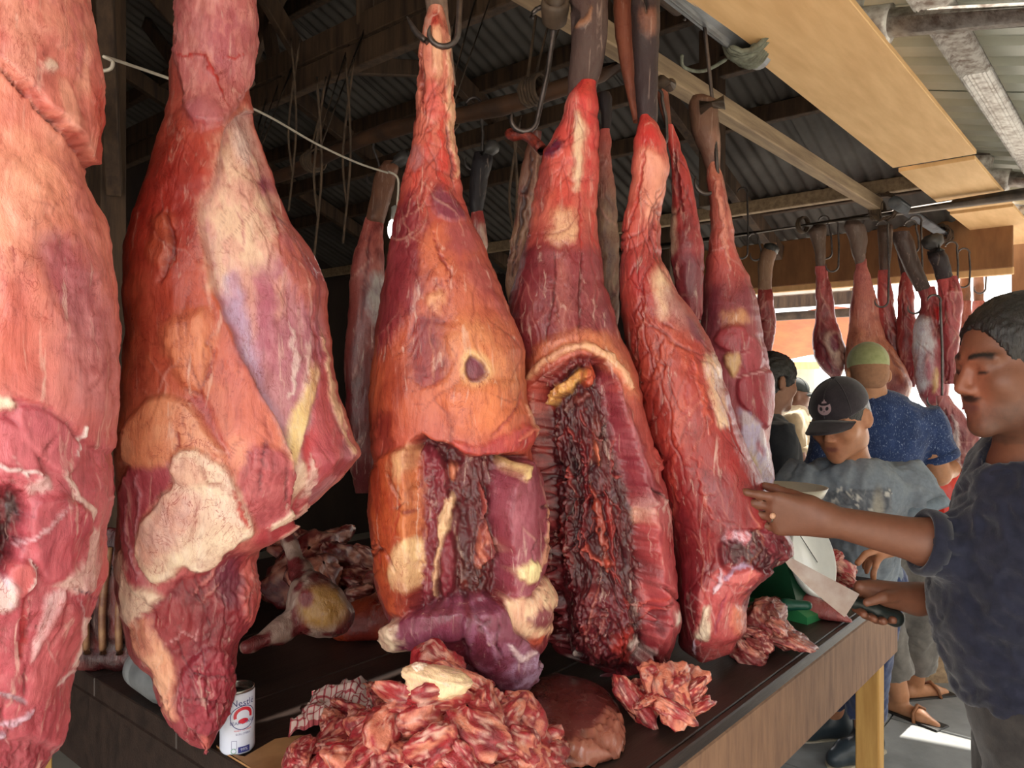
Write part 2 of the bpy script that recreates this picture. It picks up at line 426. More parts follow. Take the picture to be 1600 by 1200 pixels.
for a, b in (((.55, 2.3, 2.2), (.2, 1.6, 3.4)), ((.9, 3.3, 2.0), (.3, 2.4, 3.3)), ((1.0, 4.0, 1.9), (.4, 4.1, 3.6))): bm_('brace', SN(*a), SN(*b), .05, .1, M_BEAM, truss)
# walls: gable board above the soffit, dark back and side walls
def wall(name, s0, n0, s1, n1, z0, z1a, z1b, mat, t=.03):
    a, b = SN(s0, n0), SN(s1, n1); d = (b-a)/np.linalg.norm(b-a); o = np.cross(d, EZ)*t
    z0 = -.05 if z0 == 0 else z0
    p = [a+EZ*z0, b+EZ*z0, b+EZ*z1b, a+EZ*z1a]
    v = np.array([q-o/2 for q in p]+[q+o/2 for q in p])
    return fixn(mk(name, v, [(0, 1, 2, 3), (7, 6, 5, 4), (0, 4, 5, 1), (1, 5, 6, 2), (2, 6, 7, 3), (3, 7, 4, 0)], mat, smooth=False, kind='structure'))
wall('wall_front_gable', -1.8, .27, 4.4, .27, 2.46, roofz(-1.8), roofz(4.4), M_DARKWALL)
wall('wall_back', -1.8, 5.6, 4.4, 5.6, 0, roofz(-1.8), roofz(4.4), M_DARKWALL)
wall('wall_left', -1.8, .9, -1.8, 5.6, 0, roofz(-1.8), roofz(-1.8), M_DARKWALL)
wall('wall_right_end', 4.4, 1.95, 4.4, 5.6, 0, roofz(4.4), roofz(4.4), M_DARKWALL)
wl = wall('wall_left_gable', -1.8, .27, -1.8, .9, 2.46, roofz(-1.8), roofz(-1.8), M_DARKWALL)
# far eave fascia
bx('trim_1', SN(4.42, .98, 2.30), (.012, .95, .15), M_PLYDARK, ax=[U, N, EZ], kind='structure'); bx('trim_2', SN(4.44, .98, 2.135), (.02, .95, .022), M_PLY, ax=[U, N, EZ], kind='structure')
# plywood soffit boards
sof = bx('plywood_soffit', SN(.7, .10, 2.41), (2.13, .152, .009), M_PLY, ax=[U, N, EZ], bev=.002); tag(sof, 'long bare plywood soffit board slanting across the upper right', 'board')
so2 = bx('plywood_soffit', SN(3.36, .10, 2.40), (.49, .14, .009), M_PLY, ax=[U, N, EZ], bev=.002); tag(so2, 'shorter plywood soffit board past the crossing pipe', 'board')
so3 = bx('plywood_soffit', SN(4.5, .10, 2.39), (.62, .14, .009), M_PLY, ax=[U, N, EZ], bev=.002); tag(so3, 'farthest plywood soffit board above the crowd of hooks', 'board')
so4 = bx('plywood_board', SN(5.3, -.35, 2.2), (.012, .5, .28), M_PLYDARK, ax=[U, N, EZ], bev=.002); tag(so4, 'upright plywood panel at the far end right of the hooks', 'board')
# awning
AW = lambda s, n: 2.575+.27*n
awn = thing('awning', 'pale ribbed metal awning over the aisle at the upper right', 'awning', SN(2.5, -.8, 2.1))
for k in range(7):
    corr_sheet('awning_sheet', -.9+k*.86, -.9+k*.86+.885, .14, -1.75, lambda s, n, k=k: AW(s, n)+.003*(k % 2), M_AWN, awn, pitch=.19, amp=.022, trap=True, along='n')
for s in (-.5, 1.57, 3.62, 4.98):
    tb('cross_pipe', [SN(s, .04, AW(s, .04)-.10), SN(s, -1.7, AW(s, -1.7)-.05)], .042, M_SILVER, awn, 20)
    tb('pipe_elbow', smooth_pts([SN(s, .05, AW(s, 0)+.02), SN(s, .06, AW(s, 0)-.05), SN(s, .03, AW(s, 0)-.095), SN(s, -.06, AW(s, 0)-.115)], 5), .05, M_SILVER, awn, 20)
tb('long_pipe', [SN(-.9, -.17, 2.46), SN(5.1, -.17, 2.46)], .046, M_SILVER, awn, 24)
tb('long_pipe', [SN(-.9, -1.55, 2.09), SN(5.1, -1.55, 2.09)], .04, M_SILVER, awn, 16)
for s in (-.85, 5.0): tb('awning_post', [SN(s, -1.6, 0), SN(s, -1.6, 2.07)], .04, M_SILVER, awn, 16)
# hanging rails
def rope_coil(name, c, ax, R, n, mat, parent, r=.006, wob=.004):
    x, y, d = frame_of(ax); P_ = []; rnd = random.Random(int(abs(c[0])*1e4))
    for i in range(n*14+1):
        a = 2*math.pi*i/14; P_.append(np.asarray(c)+(x*math.cos(a)+y*math.sin(a))*(R+r+wob*rnd.random())+d*(i/14-n/2)*r*1.9)
    return tb(name, P_, r, mat, parent, 6)
r1 = thing('hanging_rail', 'thick grey pipe rail with its roped end above the front carcasses', 'pipe', SN(.5, .27, 2.42))
v_, f_ = tube_v([SN(-.9, .29, 2.44), SN(1.45, .25, 2.415)], .034, 20); fixn(mk('pipe', v_, f_, M_PIPE, r1))
rope_coil('rope_lashing', SN(1.36, .252, 2.417), U, .034, 7, M_ROPE, r1, .007)
rope_coil('rope_lashing', SN(1.30, .225, 2.43), U+N*.5, .045, 3, M_ROPE, r1, .007, .01)
for k in range(2): tb('rope', smooth_pts([SN(1.30, .2, 2.43), SN(1.25+.02*k, -.05, 2.47), SN(1.15+.03*k, -.5, 2.56)], 6), .006, M_ROPE, r1, 6)
tb('rope_tail', smooth_pts([SN(1.36, .3, 2.40), SN(1.33, .36, 2.37), SN(1.25, .38, 2.36), SN(1.2, .36, 2.37)], 5), .005, M_ROPE, r1, 6)
r2 = bm_('hanging_timber', SN(.2, .49, 2.40), SN(3.5, .49, 2.40), .055, .06, M_PALETIM); tag(r2, 'pale square timber rail slanting down behind the grey pipe', 'timber')
r3 = thing('hanging_rail', 'brown cross pipe carrying the back row of legs, lashed with wire', 'pipe', SN(3.5, 1, 2.34))
fixn(mk('pipe', *tube_v([SN(3.5, -.25, 2.36), SN(3.5, 2.2, 2.33)], .03, 16), M_OLDPIPE, r3))
rope_coil('wire_lashing', SN(3.5, .49, 2.37), N, .036, 6, M_TWINE, r3, .005); rope_coil('wire_lashing', SN(3.49, .86, 2.35), N+U*.3, .034, 3, M_TWINE, r3, .005)
rope_coil('wire_lashing', SN(3.46, .45, 2.38), U, .05, 4, M_TWINE, r3, .005, .02)
r4 = thing('hanging_rail', 'grey pipe rail running away beside the plywood soffit', 'pipe', SN(4, .4, 2.3))
fixn(mk('pipe', *tube_v([SN(3.3, .36, 2.36), SN(5.4, .36, 2.36)], .03, 16), M_PIPE, r4))
for s in (4.3, 4.36, 4.9): rope_coil('wire_lashing', SN(s, .36, 2.36), U, .032, 5, M_TWINE, r4, .006, .012)
r5 = thing('hanging_pole', 'dark bamboo pole tied up with twine in the roof gloom', 'pole', SN(1.2, 1.5, 2.4))
pts = [SN(1.2+.02*math.sin(n*3), n, 2.4+.015*math.sin(n*5)) for n in np.linspace(.5, 3.4, 24)]
fixn(mk('pole', *tube_v(pts, [.026+.005*(i % 4 == 0) for i in range(24)], 12), M_POLE, r5))
for n in (.86, 1.25, 2.0, 2.5):
    rope_coil('twine_lashing', SN(1.2, n, 2.4), N, .03, 6, M_TWINE, r5, .006, .008)
    for k in range(3): tb('twine', [SN(1.2, n+.03*(k-1), 2.43), SN(1.36+.02*k, n+.12*(k-1), 2.95)], .005, M_TWINE, r5, 5)
r6 = thing('hanging_pole', 'upper wooden pole the nearest quarters hang from', 'pole', SN(.2, .42, 2.6)); fixn(mk('pole', *tube_v([SN(-1.2, .44, 2.62), SN(1.3, .42, 2.56)], .03, 14), M_POLE, r6))
# ------------------------------------------------------------------ carcass modeller
def poly_sd(x, y, pts):
    """signed distance (negative inside) to polygon, px units"""
    p = np.asarray(pts, float); q = np.roll(p, -1, 0); d2 = np.full(len(x), 1e12); ins = np.zeros(len(x), bool)
    for (ax, ay), (bx_, by) in zip(p, q):
        ex, ey = bx_-ax, by-ay; wx, wy = x-ax, y-ay
        t = np.clip((wx*ex+wy*ey)/(ex*ex+ey*ey+1e-9), 0, 1)
        d2 = np.minimum(d2, (wx-ex*t)**2+(wy-ey*t)**2)
        if by != ay:
            c = (ay > y) != (by > y); ins ^= c & (x < ex*(y-ay)/(by-ay)+ax)
    return np.where(ins, -1, 1)*np.sqrt(d2)
def line_d(x, y, pts):
    p = np.asarray(pts, float); d2 = np.full(len(x), 1e12); tt = np.zeros(len(x)); L = len(p)-1
    for i in range(L):
        (ax, ay), (bx_, by) = p[i], p[i+1]
        ex, ey = bx_-ax, by-ay; wx, wy = x-ax, y-ay
        t = np.clip((wx*ex+wy*ey)/(ex*ex+ey*ey+1e-9), 0, 1); q = (wx-ex*t)**2+(wy-ey*t)**2
        m = q < d2; d2 = np.where(m, q, d2); tt = np.where(m, (i+t)/L, tt)
    return np.sqrt(d2), tt
# features: P patch, S stroke.  h in millimetres (+ proud, - sunk); m = (second colour, noise size px, strength)
def P(pts, col=None, soft=5, h=0, warp=7, a=1., m=None, ws=28, dome=0, rough=0): return dict(k='p', pts=pts, col=col, soft=soft, h=h, warp=warp, a=a, m=m, ws=ws, dome=dome, rough=rough)
def S(pts, w, col=None, soft=3, h=0, warp=4, a=1., ws=16, taper=.6): return dict(k='s', pts=pts, w=w, col=col, soft=soft, h=h, warp=warp, a=a, ws=ws, taper=taper)
def carcass_v(d, rows, base, feats, thick, nu=200, nv=300, seed=0, rag=1.5, bump_mm=5, fine_mm=1.2, mot=None, sup=.9, endrag=0, dshift=None, tint=(.95, 1.0, 1.16)):
    rows = np.array(rows, float); ys = np.linspace(rows[0, 0], rows[-1, 0], nv)
    def ip(x, xp, fp):
        r = np.interp(x, xp, fp); k = max(3, nv//60); ker = np.hanning(k*2+3)[1:-1]; ker /= ker.sum()
        return np.convolve(np.pad(r, k, mode='edge'), ker, 'valid')
    xl = ip(ys, rows[:, 0], rows[:, 1]); xr = ip(ys, rows[:, 0], rows[:, 2])
    z0 = np.zeros_like(ys)
    xl = xl+rag*fbm(np.stack([ys/14, z0, z0], 1), 3, seed+1)*1.6; xr = xr+rag*fbm(np.stack([ys/14, z0, z0], 1), 3, seed+2)*1.6
    th = np.array(thick, float); tk = ip(ys, th[:, 0], th[:, 1])
    ds = np.zeros(nv) if dshift is None else ip(ys, np.array(dshift)[:, 0], np.array(dshift)[:, 1])
    nf = int(nu*.72); nb = nu-nf
    an = np.concatenate([np.linspace(math.pi, 0, nf, endpoint=False), np.linspace(0, -math.pi, nb, endpoint=False)])
    ca, sa = np.cos(an), np.sin(an)
    xs = np.sign(ca)*np.abs(ca)**sup; ss = np.sign(sa)*np.abs(sa)**sup
    cx = (xl+xr)/2; hw = np.maximum((xr-xl)/2, .3)
    phi = np.arctan((rows[:, 1]+rows[:, 2]).mean()/2/FPX-800/FPX)
    w = np.array([math.cos(phi), -math.sin(phi)]); e = np.array([math.sin(phi), math.cos(phi)])
    dd = d+ds
    L = hw*dd/FPX*math.cos(phi)
    C = np.stack([(cx-800)/FPX*dd, dd], 1)
    X = C[:, None, 0]+w[0]*L[:, None]*xs-e[0]*tk[:, None]*ss
    Y = C[:, None, 1]+w[1]*L[:, None]*xs-e[1]*tk[:, None]*ss
    Z = np.broadcast_to((CAMZ-(ys-600)/FPX*dd)[:, None], X.shape).copy()
    if endrag:
        g = sstep(np.arange(nv)/nv, .9, 1.)[:, None]
        Z += g*endrag*fbm(np.stack([an*2.2, an*0, an*0+seed], 1), 3, seed+9)[None]
    nx = ca[None]/np.maximum(L[:, None], 1e-3); ny = sa[None]/np.maximum(tk[:, None], 1e-3); nn = np.sqrt(nx*nx+ny*ny)+1e-9
    nx, ny = nx/nn, ny/nn
    NX = w[0]*nx-e[0]*ny; NY = w[1]*nx-e[1]*ny
    v = np.stack([X, Y, Z], -1).reshape(-1, 3); nrm = np.stack([NX, NY, NX*0], -1).reshape(-1, 3)
    front = np.broadcast_to(sstep(sa, -.25, .1)[None], X.shape).reshape(-1)
    px = 800+FPX*v[:, 0]/v[:, 1]; py = 600-FPX*(v[:, 2]-CAMZ)/v[:, 1]
    sc_ = FPX/d
    q = v*sc_  # noise space in px
    bc = [np.interp(py, [b[0] for b in base], [lin(b[1])[i] for b in base]) for i in range(3)]
    c = np.stack(bc, 1)
    mo = mot or ((150, 40, 40), 60, .5)
    k = sstep(fbm(q/mo[1]*np.array([1, 1, .6]), 4, seed+20), .0, .5)*mo[2]
    c = c*(1-k[:, None])+lin(mo[0])*k[:, None]
    h = fbm(q/70, 3, seed+3)*bump_mm+fbm(q*np.array([1, 1, .35])/16, 4, seed+4)*fine_mm*1.6
    wn1 = {}; strk = fbm(q*np.array([1, 1, .28])/7, 4, seed+77, .65)*1.6
    def warp(ws):
        if ws not in wn1: wn1[ws] = (fbm(q/ws, 4, seed+30, .6), fbm(q/ws+91, 4, seed+31, .6))
        return wn1[ws]
    for F in feats:
        pts = np.asarray(F['pts'], float); mg = F['warp']*2+F['soft']*2+(F.get('w') or 0)+6
        m = (px > pts[:, 0].min()-mg) & (px < pts[:, 0].max()+mg) & (py > pts[:, 1].min()-mg) & (py < pts[:, 1].max()+mg) & (front > .02)
        if not m.any(): continue
        wx, wy = warp(F['ws']); x = px[m]+wx[m]*F['warp']*1.6; y = py[m]+wy[m]*F['warp']*1.6
        if F['k'] == 'p':
            for _ in range(2):
                nx_ = np.roll(pts, -1, 0); pts = np.stack([pts*.78+nx_*.22, pts*.22+nx_*.78], 1).reshape(-1, 2)
            sd = poly_sd(x, y, pts); al = sstep(-sd, -F['soft'], F['soft']); sdc = sd+F['warp']*.9*strk[m]; sf = F['soft']*1.5; alc = sstep(-sdc, -sf, sf)
            if F['dome']: h[m] += F['dome']*np.sqrt(np.clip(-sd/(.5*min(np.ptp(pts[:, 0]), np.ptp(pts[:, 1]))), 0, 1))*front[m]
        else:
            dl, tt = line_d(x, y, pts); ww = F['w']*(1-F['taper']*np.abs(2*tt-1)**2)
            al = 1-sstep(dl, ww*.5-F['soft']*.5, ww*.5+F['soft']*.5); alc = al
        al = al*front[m]; alc = alc*front[m]
        h[m] += al*F['h']
        if F.get('rough'):
            rg = fbm(q[m]/9, 4, seed+50, .65); rg2 = 1-2*np.abs(fbm(q[m]*np.array([1, 1, .5])/26, 3, seed+51))
            h[m] += al*F['rough']*(rg+.8*rg2)
        if F['col'] is not None:
            cc = np.broadcast_to(lin(F['col']), (m.sum(), 3)).copy()
            if F.get('m'):
                c2, s2, a2 = F['m']; kk = sstep(fbm(q[m]*np.array([1, 1, .45])/s2, 4, seed+60, .6), -.12, .3)*a2
                cc = cc*(1-kk[:, None])+lin(c2)*kk[:, None]
            al = alc*F['a']; c[m] = c[m]*(1-al[:, None])+cc*al[:, None]
    v = v+nrm*(h*.001)[:, None]
    i = np.arange(nv-1)[:, None]*nu; j = np.arange(nu)[None]; j2 = (j+1) % nu
    Fq = np.stack([i+j, i+nu+j, i+nu+j2, i+j2], -1).reshape(-1, 4)
    return v, Fq, np.clip(c*tint, 0, 1)
def vessels(rows, seed, n, col=(140, 26, 26), w=(1.6, 3.2), a=.6, y0=None, y1=None, step=14, lens=(4, 10), h=-1., spread=.5):
    rnd = random.Random(seed); r = np.array(rows, float); out = []; a = a*(.55 if sum(col) > 450 else 1.)
    y0 = y0 if y0 is not None else r[0, 0]; y1 = y1 if y1 is not None else r[-1, 0]
    for _ in range(n):
        y = rnd.uniform(y0, y1); xl, xr = np.interp(y, r[:, 0], r[:, 1]), np.interp(y, r[:, 0], r[:, 2]); x = rnd.uniform(xl, xr); an = rnd.gauss(math.pi/2, spread); pts = [(x, y)]
        for _ in range(rnd.randint(*lens)): an += rnd.gauss(0, .32); x += step*math.cos(an); y += step*math.sin(an); pts.append((x, y))
        out.append(S(pts, rnd.uniform(*w), col, 2.0, h, 1.6, a*rnd.uniform(.4, 1.), 20, .8))
        if rnd.random() < .6:
            k = rnd.randrange(len(pts)); x, y = pts[k]; an += rnd.choice((-1, 1))*.8; p2 = [(x, y)]
            for _ in range(3): an += rnd.gauss(0, .4); x += step*.8*math.cos(an); y += step*.8*math.sin(an); p2.append((x, y))
            out.append(S(p2, rnd.uniform(*w)*.7, col, 1.8, h, 1.6, a*.7, 20, .8))
    return out
def carcass(name, parent, *a, mat=None, label=None, **k):
    v, F, c = carcass_v(*a, **k)
    return mk(name, v, F, mat or M_MEAT, parent, col=c, label=label)
FAT = (226, 140, 98); CREAM = (243, 205, 165); PINK = (196, 92, 92); RED = (158, 46, 46); PURP = (140, 58, 66); DARK = (70, 20, 24); WHT = (236, 205, 190)
# ------------------------------------------------------------------ the big hanging pieces
def hero(name, label, loc, group='beef quarters hanging over the table'):
    return thing(name, label, 'beef', loc, group)
# --- quarter 1, cut by the left frame edge
q1 = hero('beef_quarter', 'largest pale pink beef quarter at the far left edge, nearest the camera', W(20, 1230, .9))
rows = [(-330, -10, 20), (-310, -30, 35), (-200, -75, 75), (-100, -130, 100), (0, -165, 120), (50, -180, 140), (100, -190, 152), (150, -200, 150), (200, -205, 147), (262, -212, 142), (285, -215, 150), (320, -220, 172), (380, -225, 186), (450, -235, 197), (520, -240, 203), (600, -245, 205), (660, -240, 194), (690, -235, 190), (725, -230, 199), (770, -225, 200), (810, -220, 194), (850, -215, 184), (900, -205, 182), (950, -195, 168), (1000, -180, 148), (1050, -165, 127), (1100, -150, 125), (1150, -135, 119), (1185, -120, 110), (1215, -90, 85), (1250, -50, 40), (1265, -10, 0)]
base = [(-300, (205, 130, 105)), (0, (228, 150, 122)), (300, (230, 140, 110)), (560, (216, 122, 104)), (640, (205, 110, 100)), (700, (196, 95, 98)), (1200, (198, 92, 94))]
F1 = [
 P([(-260, -120), (125, -120), (152, 60), (150, 190), (141, 268), (118, 238), (85, 198), (45, 150), (10, 112), (-60, 60), (-260, 40)], (226, 146, 120), 3, 16, 4, m=((196, 84, 74), 30, .6)),
 P([(60, -20), (100, 0), (120, 60), (110, 130), (90, 60)], (178, 74, 78), 14, 0, 10, .7, m=((226, 140, 110), 14, .6)),
 P([(125, 130), (150, 150), (146, 230), (140, 262), (128, 240)], (190, 50, 38), 8, -2, 6, .85, m=((222, 110, 84), 10, .6)),
 P([(46, 100), (66, 96), (76, 108), (62, 120), (46, 112)], (240, 205, 175), 3, 4, 5, .9),
 S([(0, 105), (50, 158), (100, 214), (140, 268)], 7, (150, 44, 36), 4, -8, 3, .7),
 S([(70, 190), (86, 190)], 4, (90, 26, 22), 2, -3, 2, .8, taper=1),
 P([(55, 380), (85, 362), (118, 375), (150, 420), (172, 500), (160, 560), (125, 515), (85, 470)], (168, 78, 84), 12, -2, 10, .9, m=((205, 130, 130), 14, .5)),
 P([(85, 230), (150, 300), (175, 420), (188, 560), (170, 600), (150, 470), (120, 340)], (206, 122, 112), 16, 0, 12, .7, m=((180, 86, 84), 18, .6)),
 P([(-60, 250), (60, 240), (75, 330), (30, 420), (-60, 430)], (238, 162, 128), 24, 3, 14, .7),
 P([(-60, 470), (30, 470), (60, 560), (0, 600), (-60, 600)], (206, 96, 74), 24, 0, 14, .6),
 P([(90, 480), (190, 470), (204, 600), (190, 670), (135, 650), (100, 580)], (196, 116, 112), 18, 0, 10, .8, m=((165, 74, 76), 12, .6)),
 # cut face below
 P([(-260, 610), (0, 618), (30, 625), (75, 635), (110, 660), (135, 690), (160, 705), (200, 700), (210, 820), (190, 1270), (-260, 1270)], (196, 90, 94), 4, -7, 4, 1, m=((172, 62, 72), 40, .5), rough=1.2),
 P([(-40, 618), (25, 622), (25, 640), (0, 640), (-40, 640)], (244, 214, 180), 3, 5, 4),
 P([(25, 632), (75, 640), (112, 668), (128, 690), (128, 735), (95, 745), (55, 700), (30, 670)], (186, 82, 88), 4, 7, 4, .9, m=((205, 104, 104), 22, .5)),
 P([(-40, 650), (20, 655), (48, 690), (72, 735), (70, 760), (20, 745), (-40, 745)], (200, 96, 100), 4, 5, 4, .9),
 S([(130, 690), (132, 668), (120, 712)], 5, (240, 215, 200), 2, 2, 2), S([(-20, 722), (20, 735), (60, 742), (74, 752)], 6, (236, 205, 192), 2, 3, 4, .9),
 P([(62, 745), (80, 740), (80, 765), (50, 778), (44, 765)], (228, 190, 176), 3, 3, 5, .8),
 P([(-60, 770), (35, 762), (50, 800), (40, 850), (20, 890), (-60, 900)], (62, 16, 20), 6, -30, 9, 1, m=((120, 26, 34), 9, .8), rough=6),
 P([(45, 790), (105, 770), (142, 800), (150, 850), (130, 900), (70, 915), (55, 860)], (184, 74, 80), 5, 7, 5, .9, m=((158, 52, 64), 16, .6)),
 S([(105, 740), (130, 778), (150, 800), (150, 838)], 12, (232, 200, 180), 4, 2, 6, .85),
 S([(30, 860), (58, 840), (85, 815), (108, 790)], 5, (226, 180, 176), 3, 2, 4, .7),
 P([(148, 830), (162, 826), (165, 860), (162, 925), (120, 925), (80, 915), (112, 898), (140, 868)], (238, 198, 178), 4, 3, 5, .9, m=((210, 140, 136), 12, .4)),
 P([(160, 830), (190, 850), (184, 900), (168, 950), (162, 900)], (192, 76, 78), 4, 3, 3),
 S([(118, 920), (165, 935)], 3, (96, 60, 76), 2, -3, 2, .9), S([(118, 920), (140, 958), (150, 968), (145, 990)], 3, (232, 196, 190), 2, 1, 3, .8),
 P([(16, 880), (48, 876), (58, 900), (52, 925), (30, 935), (10, 905)], (196, 88, 84), 4, 9, 4), S([(50, 875), (57, 902), (44, 922)], 5, (240, 205, 190), 2, 3, 3),
 P([(-40, 890), (14, 900), (30, 930), (28, 955), (-40, 960)], (232, 205, 188), 5, 5, 6, .9, m=((186, 160, 190), 12, .5)),
 S([(40, 940), (42, 1000), (38, 1030)], 12, (170, 26, 30), 5, -3, 5, .9), S([(-10, 1035), (40, 1026)], 3, (140, 20, 26), 2, -2, 2),
 P([(78, 930), (112, 920), (100, 960), (70, 1010), (52, 1045), (60, 1000)], (232, 190, 180), 3, 3, 3, .85),
 S([(112, 945), (106, 975), (82, 1014)], 8, (176, 36, 38), 4, -4, 4, .9),
 P([(100, 935), (120, 940), (140, 980), (132, 1020), (85, 1080), (48, 1110), (55, 1040)], (204, 98, 98), 8, 3, 4, .8),
 S([(148, 965), (140, 1000), (122, 1040)], 8, (240, 206, 190), 3, 2, 3), S([(124, 1045), (96, 1072)], 5, (232, 196, 186), 2, 1, 2), S([(126, 1100), (124, 1150), (112, 1190)], 7, (240, 214, 200), 3, 2, 3),
 S([(-30, 1080), (40, 1094), (46, 1100)], 8, (200, 180, 184), 4, -5, 4, .7), S([(46, 1040), (44, 1095)], 4, (150, 50, 60), 3, -6, 2, .8),
 S([(-30, 1130), (20, 1135), (45, 1125), (58, 1108)], 9, (216, 176, 184), 4, 3, 5, .8), P([(-40, 1140), (15, 1145), (10, 1165), (-40, 1170)], (214, 190, 204), 4, 5, 6, .8),
 P([(-60, 1165), (20, 1160), (60, 1155), (112, 1170), (100, 1230), (-60, 1260)], (150, 46, 56), 6, -8, 6, .9, m=((190, 92, 96), 14, .7), rough=3),
]
carcass('meat', q1, .9, rows, base, F1+vessels(rows, 1, 40, y0=0, y1=600)+vessels(rows, 2, 26, (246, 214, 196), (1.5, 3.5), .6, 640, 1180, 12, (2, 6), 1.)+vessels(rows, 3, 14, (140, 30, 40), (2, 5), .6, 640, 1180, 12, (3, 7), -3.), [(-330, .02), (-200, .06), (0, .13), (300, .17), (600, .19), (900, .17), (1100, .13), (1220, .08), (1265, .02)], nu=230, nv=380, seed=11, bump_mm=7, fine_mm=1.0, mot=((196, 84, 72), 46, .45))
# --- quarter 2 with the pale inner sheet
q2 = hero('beef_quarter', 'beef quarter with creamy inner sheet and pointed red tip in front of the white can', W(330, 1175, 1.18))
rows = [(-210, 325, 345), (-190, 315, 355), (-100, 300, 385), (0, 284, 395), (50, 277, 397), (100, 270, 395), (130, 266, 390), (165, 261, 397), (200, 256, 406), (255, 243, 430), (290, 232, 444), (337, 218, 466), (379, 203, 499), (435, 196, 528), (500, 197, 531), (526, 199, 539), (560, 200, 537), (620, 192, 547), (670, 187, 565), (700, 186, 577), (716, 190, 600), (730, 194, 580), (770, 191, 540), (800, 189, 503), (842, 187, 440), (858, 187, 404), (900, 184, 407), (930, 188, 416), (960, 196, 409), (982, 203, 399), (1012, 208, 376), (1035, 238, 373), (1062, 242, 369), (1100, 256, 365), (1129, 270, 358), (1155, 298, 340), (1168, 312, 332), (1172, 320, 326)]
base = [(-200, (190, 105, 95)), (0, (206, 122, 104)), (200, (190, 86, 66)), (330, (176, 60, 48)), (480, (200, 96, 66)), (600, (222, 128, 92)), (720, (226, 140, 104)), (900, (190, 90, 88)), (1170, (150, 50, 58))]
